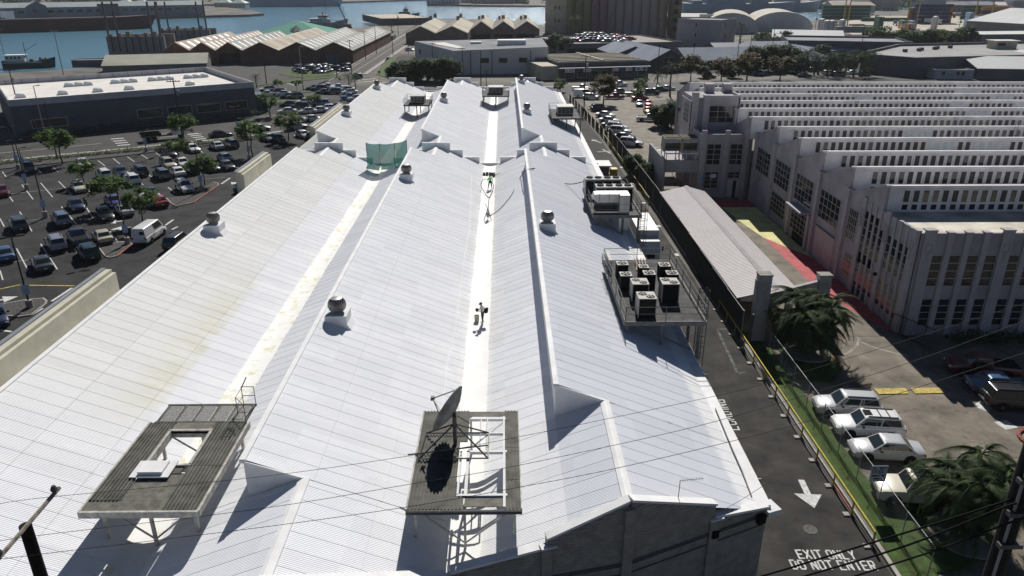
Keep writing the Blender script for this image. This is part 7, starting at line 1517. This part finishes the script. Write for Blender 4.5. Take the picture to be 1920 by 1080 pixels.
# near utility poles and wires on the street in front
yl=17.5; xl_,zl_=atY(47,985,yl)
T=thing('utility_pole','near dark wooden utility pole at the lower left corner','utility pole',(xl_+.75,yl-1.2,0),0)
MB().tube([(0,0,0),(.0,0,zl_*.5),(-.75,1.2,zl_)],[.2,.19,.17],10).build('pole',mat('creosote_pole',(.012,.011,.01),.8,.3,5),T,local=True) if False else MB().tube([(-.72,1.2,0),(-.75,1.2,zl_)],[.24,.17],12).build('pole',mat('creosote_pole',(.012,.011,.01),.8,.3,5),T,local=True)
A_=[atY(p,q,yl-.3) for p,q in ((60,938),(16,1055))]
a0,a1=Vector((A_[0][0]-xl_-.75,.9,A_[0][1])),Vector((A_[1][0]-xl_-.75,.9,A_[1][1]))
a0=Vector((-.75+.28,2.6,zl_+.25)); a1=Vector((-.75-.25,-1.5,zl_-.35))
MB().tube([a0,a1],.065,6).build('crossarm',mat('bleached_crossarm',(.4,.36,.3),.8,.3,4),T,local=True)
for t in (.05,.62,.95): p=a0.lerp(a1,t); MB().lathe([(.06,.04),(.1,.1),(.1,.16),(.05,.26)],tuple(p),10).build('insulator',steel_dark,T,local=True)
def wire(label,pix,ys,r,m=polem):
    P=[]
    for (px,py),y in zip(pix,ys): x,z=atY(px,py,y); P.append((x,y,z))
    cable('power_line',label,'wire',P,r,m,5)
wire('thin overhead wire, highest of the three crossing the roof',[(-30,955),(55,936),(480,895),(785,852),(948,824),(1320,747),(1475,707),(1920,569),(2050,528)],[20,19.8,19.9,20.4,20.8,21.6,22,23.4,24],.008)
wire('thin overhead wire, middle of the three crossing the roof',[(-30,1025),(25,1010),(480,955),(785,905),(960,875),(1262,810),(1440,762),(1705,680),(1920,602),(2050,555)],[17.5,17.4,17.6,18,18.3,18.9,19.3,20,20.6,21],.008)
wire('thin overhead wire, lowest of the three crossing the roof',[(-30,1055),(12,1047),(480,990),(760,951),(960,916),(1165,876),(1440,810),(1640,752),(1920,662),(2050,620)],[16,16,16.2,16.5,16.8,17.2,17.8,18.3,19,19.4],.008)
wire('thick black cable at lower right, upper of three',[(1380,1090),(1440,1077),(1640,1016),(1760,980),(1880,942),(1900,935)],[13,13,12.6,12.4,12.2,12.1],.023,black)
wire('thick black cable at lower right, middle of three',[(1470,1092),(1520,1077),(1700,1023),(1880,952),(1905,945)],[12.6,12.5,12.3,12,12],.023,black)
wire('thick black cable at lower right, lowest of three',[(1560,1095),(1610,1078),(1760,1030),(1880,985),(1915,972),(1990,945)],[12.2,12.1,12,11.9,11.8,11.6],.022,black)
wire('thin low wire strung across the street front wall',[(1030,1042),(1160,1012),(1330,968),(1440,905)],[24.5,25,25.6,26.4],.01)
xr_,zr_=atY(1925,880,12.2); 
T=thing('utility_pole','thick dark utility pole at the lower right corner','utility pole',(xr_,12.2,0),0)
MB().tube([(0,0,0),(0,0,zr_+3)],[.24,.17],14).build('pole',mat('tarred_pole',(.02,.019,.018),.75,.3,5),T,local=True); MB().tube([(-.12,-.16,3),(-.1,-.13,zr_+2)],.035,6).build('conduit',steel,T,local=True)
for z in (zr_-.2,zr_-1.0,zr_-1.8): MB().box(-.24,-.24,z,.24,-.1,z+.1).build('bracket',steel_dark,T,local=True)
# yellow rail along the lane
T=thing('yellow_guard_rail','long yellow pipe rail with posts along the service lane','railing',(21.05,50,0))
ys_=[33.6+k*2.75 for k in range(13)]
for k,y in enumerate(ys_):
    x=21.0; MB().tube([(x,y,0),(x,y,1.0)],.06,8).build('post',yellow_m if k%3 else mat('worn_yellow',(.4,.33,.12),.6,.3,3),T); MB().box(x-.55,y-.22,.006,x-.1,y+.12,.09).build('concrete_footing',kerbm,T)
    if k<len(ys_)-1: MB().tube([(x,y,1.0),(x,ys_[k+1],1.0)],.055,8).build('rail',yellow_m,T); MB().tube([(x+.12,y,.5),(x+.12,ys_[k+1],.5)],.03,6).build('lower_rail',steel_dark,T)
T=thing('yellow_guard_rail','yellow rail continuing along the far dark fence','railing',(20.5,140,0))
for k in range(17): y=104+k*5; x=20.9-.012*(y-104)-.0; MB().tube([(x,y,.9),(x-.06,y+5,.9)],.05,6).build('rail',yellow_m,T); MB().tube([(x,y,0),(x,y,.95)],.05,6).build('post',yellow_m,T)
# chain-link fence with barbed wire
T=thing('chain_link_fence','chain-link fence with barbed wire strands beside the grass verge','fence',(22.7,45,0))
for k in range(11):
    y=31+k*2.9; MB().tube([(22.75,y,0),(22.75,y,2.2),(22.45,y,2.55)],.03,6).build('fence_post',steel,T)
MB().tube([(22.75,31,2.2),(22.75,60,2.2)],.025,5).build('top_rail',steel,T)
for k in range(3): MB().tube([(22.65-.1*k,31,2.32+.11*k),(22.65-.1*k,60,2.32+.11*k)],.01,4).build('barbed_wire',steel,T)
b=MB(); y=31
while y<60:
    b.tube([(22.75,y,.1),(22.75,y+2.05,2.15)],.0035,3); b.tube([(22.75,y+2.05,.1),(22.75,y,2.15)],.0035,3); y+=.14
o=b.build('wire_mesh',steel,T); o['kind']='stuff'
T=thing('no_entry_sign','small white lettered sign fixed to the chain-link fence','sign',(22.6,37.2,1.75),0)
MB().box(-.5,-.02,0,.5,0,1.15).build('panel',mat('sign_white_panel',(.55,.56,.62),.6,.05,2),T,local=True); MB().tube([(-.45,0,.4),(-.6,.2,.3)],.02,5).build('bracket',steel,T,local=True)
ink=mat('sign_ink',(.04,.04,.09),.6,0)
for ln,(txt,z) in enumerate((('DO NOT',.88),('ENTER',.62))):
    x=-.4
    for ch in txt:
        if ch!=' ':
            b=MB()
            for c0,d0,c1,d1 in STROKES[ch]:
                p=Vector((x+c0*.13,z+d0*.18)); q=Vector((x+c1*.13,z+d1*.18)); u=(q-p).normalized(); v=Vector((-u.y,u.x))*.016; b.yprism([tuple(p+v-u*.008),tuple(q+v+u*.008),tuple(q-v+u*.008),tuple(p-v-u*.008)],-.026,-.02)
            b.build('sign_letter',ink,T,local=True)
        x+=.14
for z,xs in ((.38,((-.4,-.02),(.06,.38))),(.16,((-.25,.1),))):
    for a,c in xs: MB().box(a,-.025,z,c,-.02,z+.1).build('sign_line',ink,T,local=True)
T=thing('street_sign','small red sign on a post at the far junction','sign',(*G(638,163),0)); MB().tube([(0,0,0),(0,0,2.6)],.05,6).build('post',steel,T,local=True); MB().lathe([(.4,-.03),(.4,.03)],n=8).mesh('x',kerbred); MB().box(-.35,-.04,2.0,.35,0,2.7).build('plate',kerbred,T,local=True)
T=thing('stop_sign','red stop sign at the grass corner of the junction','sign',(*G(712,150),0)); MB().tube([(0,0,0),(0,0,2.4)],.05,6).build('post',steel,T,local=True); MB().yprism([(.42*math.cos(a*math.pi/4+.39),2.5+.42*math.sin(a*math.pi/4+.39)) for a in range(8)],-.05,0).build('plate',kerbred,T,local=True)
T=thing('palm_prop','yellow timber prop leaning by the nearest palms','prop',(*G(1718,972),0),0); MB().tube([(0,0,0),(1.1,1.6,1.0)],.04,5).build('timber',yellow_m,T,local=True); MB().tube([(0,0,.03),(1.6,-.1,.06)],.04,5).build('timber',yellow_m,T,local=True)
# ------------------------------------------------------------ two roof workers
skin=mat('skin',(.32,.2,.14),.6,0); hairm=mat('dark_cap',(.03,.025,.02),.8,0); shirtw=mat('pale_shirt',(.6,.58,.6),.85,.08,6); shirtg=mat('green_hivis_shirt',(.22,.75,.2),.8,.05,6); jeans=mat('dark_trousers',(.035,.035,.045),.85,.2,6); bootm=mat('boot_leather',(.05,.04,.03),.8,0)
def person(label,loc,rz,J,mats,cap=True):
    # J: joint name -> position; one skinned continuous surface from pelvis
    T=thing('person',label,'person',loc,rz)
    chains=[(('pelvis',.14),('waist',.145),('chest',.165),('neckb',.1),('neck',.06),('head0',.085),('head1',.105),('head2',.085)),
      (('chest',.165),('shL',.085),('elL',.052),('wrL',.036),('paL',.042)),(('chest',.165),('shR',.085),('elR',.052),('wrR',.036),('paR',.042)),
      (('pelvis',.14),('hipL',.11),('knL',.075),('anL',.048),('toL',.045)),(('pelvis',.14),('hipR',.11),('knR',.075),('anR',.048),('toR',.045))]
    for s in 'LR':
        p=Vector(J['pa'+s]); w=Vector(J['wr'+s]); d=(p-w).normalized(); sd_=d.cross(Vector((1,0,.3))).normalized(); up_=d.cross(sd_)
        for k in range(5):
            off=(-.032+.021*k) if k<4 else .045; l=(.07,.085,.08,.062,.05)[k]; a=p+sd_*off*.8+(d*.02 if k<4 else -d*.03); J['f%s%d0'%(s,k)]=a+(d*l*.55 if k<4 else (d*.5+sd_).normalized()*l*.6); J['f%s%d1'%(s,k)]=J['f%s%d0'%(s,k)]+(d*.75+up_*.65).normalized()*l*.5
            chains.append((('pa'+s,.042),('f%s%d0'%(s,k),.011),('f%s%d1'%(s,k),.009)))
    idx={}; vs=[]; rs=[]; es=[]
    for c in chains:
        pr=None
        for nm,r in c:
            if nm not in idx: idx[nm]=len(vs); vs.append(tuple(J[nm])); rs.append(r)
            if pr is not None: es.append((pr,idx[nm]))
            pr=idx[nm]
    me=bpy.data.meshes.new('body'); me.from_pydata(vs,es,[]); o=bpy.data.objects.new('tmp',me); COL.objects.link(o)
    o.modifiers.new('s','SKIN')
    if not me.skin_vertices: 
        bpy.context.view_layer.objects.active=o; o.modifiers.clear(); bpy.ops.object.modifier_add(type='SKIN')
    for i,r in enumerate(rs): me.skin_vertices[0].data[i].radius=(r,r); me.skin_vertices[0].data[i].use_root=(i==0)
    ss=o.modifiers.new('d','SUBSURF'); ss.levels=2; ss.render_levels=2
    dg=bpy.context.evaluated_depsgraph_get(); ev=o.evaluated_get(dg); m2=bpy.data.meshes.new_from_object(ev); bpy.data.objects.remove(o)
    for m in (skin,mats[0],mats[1],bootm,hairm): m2.materials.append(m)
    SEG=[]
    def seg(a,b,mi): SEG.append((Vector(J[a]),Vector(J[b]),mi))
    seg('pelvis','waist',2); seg('waist','chest',1); seg('chest','neckb',1); seg('neck','head0',0); seg('head0','head1',0); seg('head1','head2',4 if cap else 4)
    for s in 'LR': seg('chest','sh'+s,1); seg('sh'+s,'el'+s,1); seg('el'+s,'wr'+s,0); seg('wr'+s,'pa'+s,0); seg('pa'+s,'f%s10'%s,0); seg('pelvis','hip'+s,2); seg('hip'+s,'kn'+s,2); seg('kn'+s,'an'+s,2); seg('an'+s,'to'+s,3)
    for p in m2.polygons:
        c=p.center; best=9e9
        for a,b_,mi in SEG:
            ab=b_-a; t=max(0,min(1,(c-a).dot(ab)/max(1e-6,ab.length_squared))); d=(c-(a+ab*t)).length
            if d<best: best=d; p.material_index=mi
        p.use_smooth=True
    link('body',m2,T); h1,h2=Vector(J['head1']),Vector(J['head2']); fwd=Vector(J.get('face',(1,0,0))).normalized(); rt_=fwd.cross(Vector((0,0,1))).normalized()
    for s in (-1,1): e=h1+fwd*.098+rt_*.034*s; MB().lathe([(.004,-.01),(.012,0),(.004,.01)],tuple(e),8).build('eye',black,T,local=True); MB().lathe([(.01,-.03),(.02,0),(.01,.03)],tuple(h1+rt_*.104*s),8).build('ear',skin,T,local=True)
    n_=h1+fwd*.1-Vector((0,0,.03)); MB().loft([[tuple(n_+rt_*.012+Vector((0,0,.03))),tuple(n_-rt_*.012+Vector((0,0,.03))),tuple(n_+fwd*.005+Vector((0,0,.035)))],[tuple(n_+rt_*.017),tuple(n_-rt_*.017),tuple(n_+fwd*.028)]]).build('nose',skin,T,local=True); q=n_-Vector((0,0,.04)); MB().box(q.x-.012,q.y-.022,q.z-.004,q.x+.004,q.y+.022,q.z+.004).build('mouth',kerbred,T,local=True)
    if cap: MB().lathe([(.118,-.02),(.116,.04),(.08,.09),(.02,.105)],tuple(h2-Vector((0,0,.02))),16).build('cap',hairm,T,40,local=True); e=h2+fwd*.15; MB().lathe([(.09,-.012),(.088,0)],tuple(h2+fwd*.1),14).build('cap_brim',hairm,T,local=True)
    return T
J1=dict(pelvis=(0,0,.95),waist=(0,0,1.1),chest=(.03,0,1.33),neckb=(.05,0,1.47),neck=(.08,0,1.53),head0=(.11,0,1.58),head1=(.14,0,1.65),head2=(.13,0,1.72),shL=(.03,.19,1.41),elL=(.1,.25,1.15),wrL=(.33,.14,1.16),paL=(.4,.1,1.18),shR=(.03,-.19,1.41),elR=(.1,-.26,1.15),wrR=(.34,-.12,1.14),paR=(.41,-.08,1.16),hipL=(0,.1,.88),knL=(.04,.11,.48),anL=(0,.12,.08),toL=(.16,.14,.04),hipR=(0,-.1,.88),knR=(.0,-.11,.48),anR=(-.04,-.13,.08),toR=(.12,-.16,.04),face=(.9,0,-.45))
q=G(905,606,4.97); P1_=person('person in pale shirt, dark trousers and cap holding a small case in the gutter',(q[0],q[1],4.97),math.pi+.35,J1,(shirtw,jeans))
T=thing('carried_case','small dark case held by the person in the pale shirt','case',(q[0]-.42,q[1]-.12,4.97+1.1),.35); MB().box(-.09,-.12,0,.09,.12,.2).build('case_body',black,T,local=True); MB().box(-.095,-.125,.14,.095,.125,.155).build('lid_seam',steel_dark,T,local=True)
T=thing('shoulder_bag','black bag hanging at the back hip of the person in the pale shirt','bag',(q[0]+.24,q[1]+.1,4.97+.86),.35); MB().loft([[(-.1,-.14,0),(.12,-.14,.02),(.12,.14,.02),(-.1,.14,0)],[(-.12,-.16,.2),(.16,-.16,.22),(.16,.16,.22),(-.12,.16,.2)],[(-.06,-.1,.34),(.2,-.1,.4),(.2,.1,.4),(-.06,.1,.34)]]).build('bag_body',black,T,30,local=True); MB().tube([(-.05,-.1,.34),(-.3,-.15,.55),(-.25,.1,.62),(0,.1,.36)],.015,4).build('strap',black,T,local=True)
J2=dict(pelvis=(0,0,.95),waist=(0,0,1.1),chest=(0,0,1.34),neckb=(0,0,1.48),neck=(.01,0,1.54),head0=(.03,0,1.6),head1=(.05,0,1.66),head2=(.04,0,1.73),shL=(0,.2,1.42),elL=(.02,.3,1.15),wrL=(.2,.26,1.0),paL=(.26,.24,.96),shR=(0,-.2,1.42),elR=(.0,-.31,1.16),wrR=(.12,-.33,.92),paR=(.15,-.33,.86),hipL=(0,.11,.88),knL=(.06,.18,.48),anL=(.02,.26,.08),toL=(.16,.3,.04),hipR=(0,-.11,.88),knR=(-.02,-.17,.48),anR=(-.06,-.22,.08),toR=(.09,-.27,.04),face=(1,0,-.2))
q=G(919,354,4.97); person('person in bright green shirt and dark trousers holding a hose on the roof',(q[0],q[1],4.97),math.pi/2+.3,J2,(shirtg,jeans),True)
hz=MB().box(-7300,-600,-7,7300,7300,56).build('haze',None) if False else None
hm=bpy.data.materials.new('harbour_haze'); hm.use_nodes=True; hn=hm.node_tree.nodes; hn.remove(hn['Principled BSDF']); pv=hn.new('ShaderNodeVolumePrincipled'); pv.inputs['Color'].default_value=(.86,.92,1,1); pv.inputs['Density'].default_value=.00008; pv.inputs['Anisotropy'].default_value=.2
hm.node_tree.links.new(pv.outputs[0],hn['Material Output'].inputs['Volume'])
hz=MB().box(-7300,-600,-7,7300,7300,56).build('haze',hm); hz['kind']='stuff'
# report duplicate labels that are not grouped
for k_,v_ in LABELS.items():
    if len(v_)>1 and (None in v_): print('DUP LABEL',k_,len(v_))
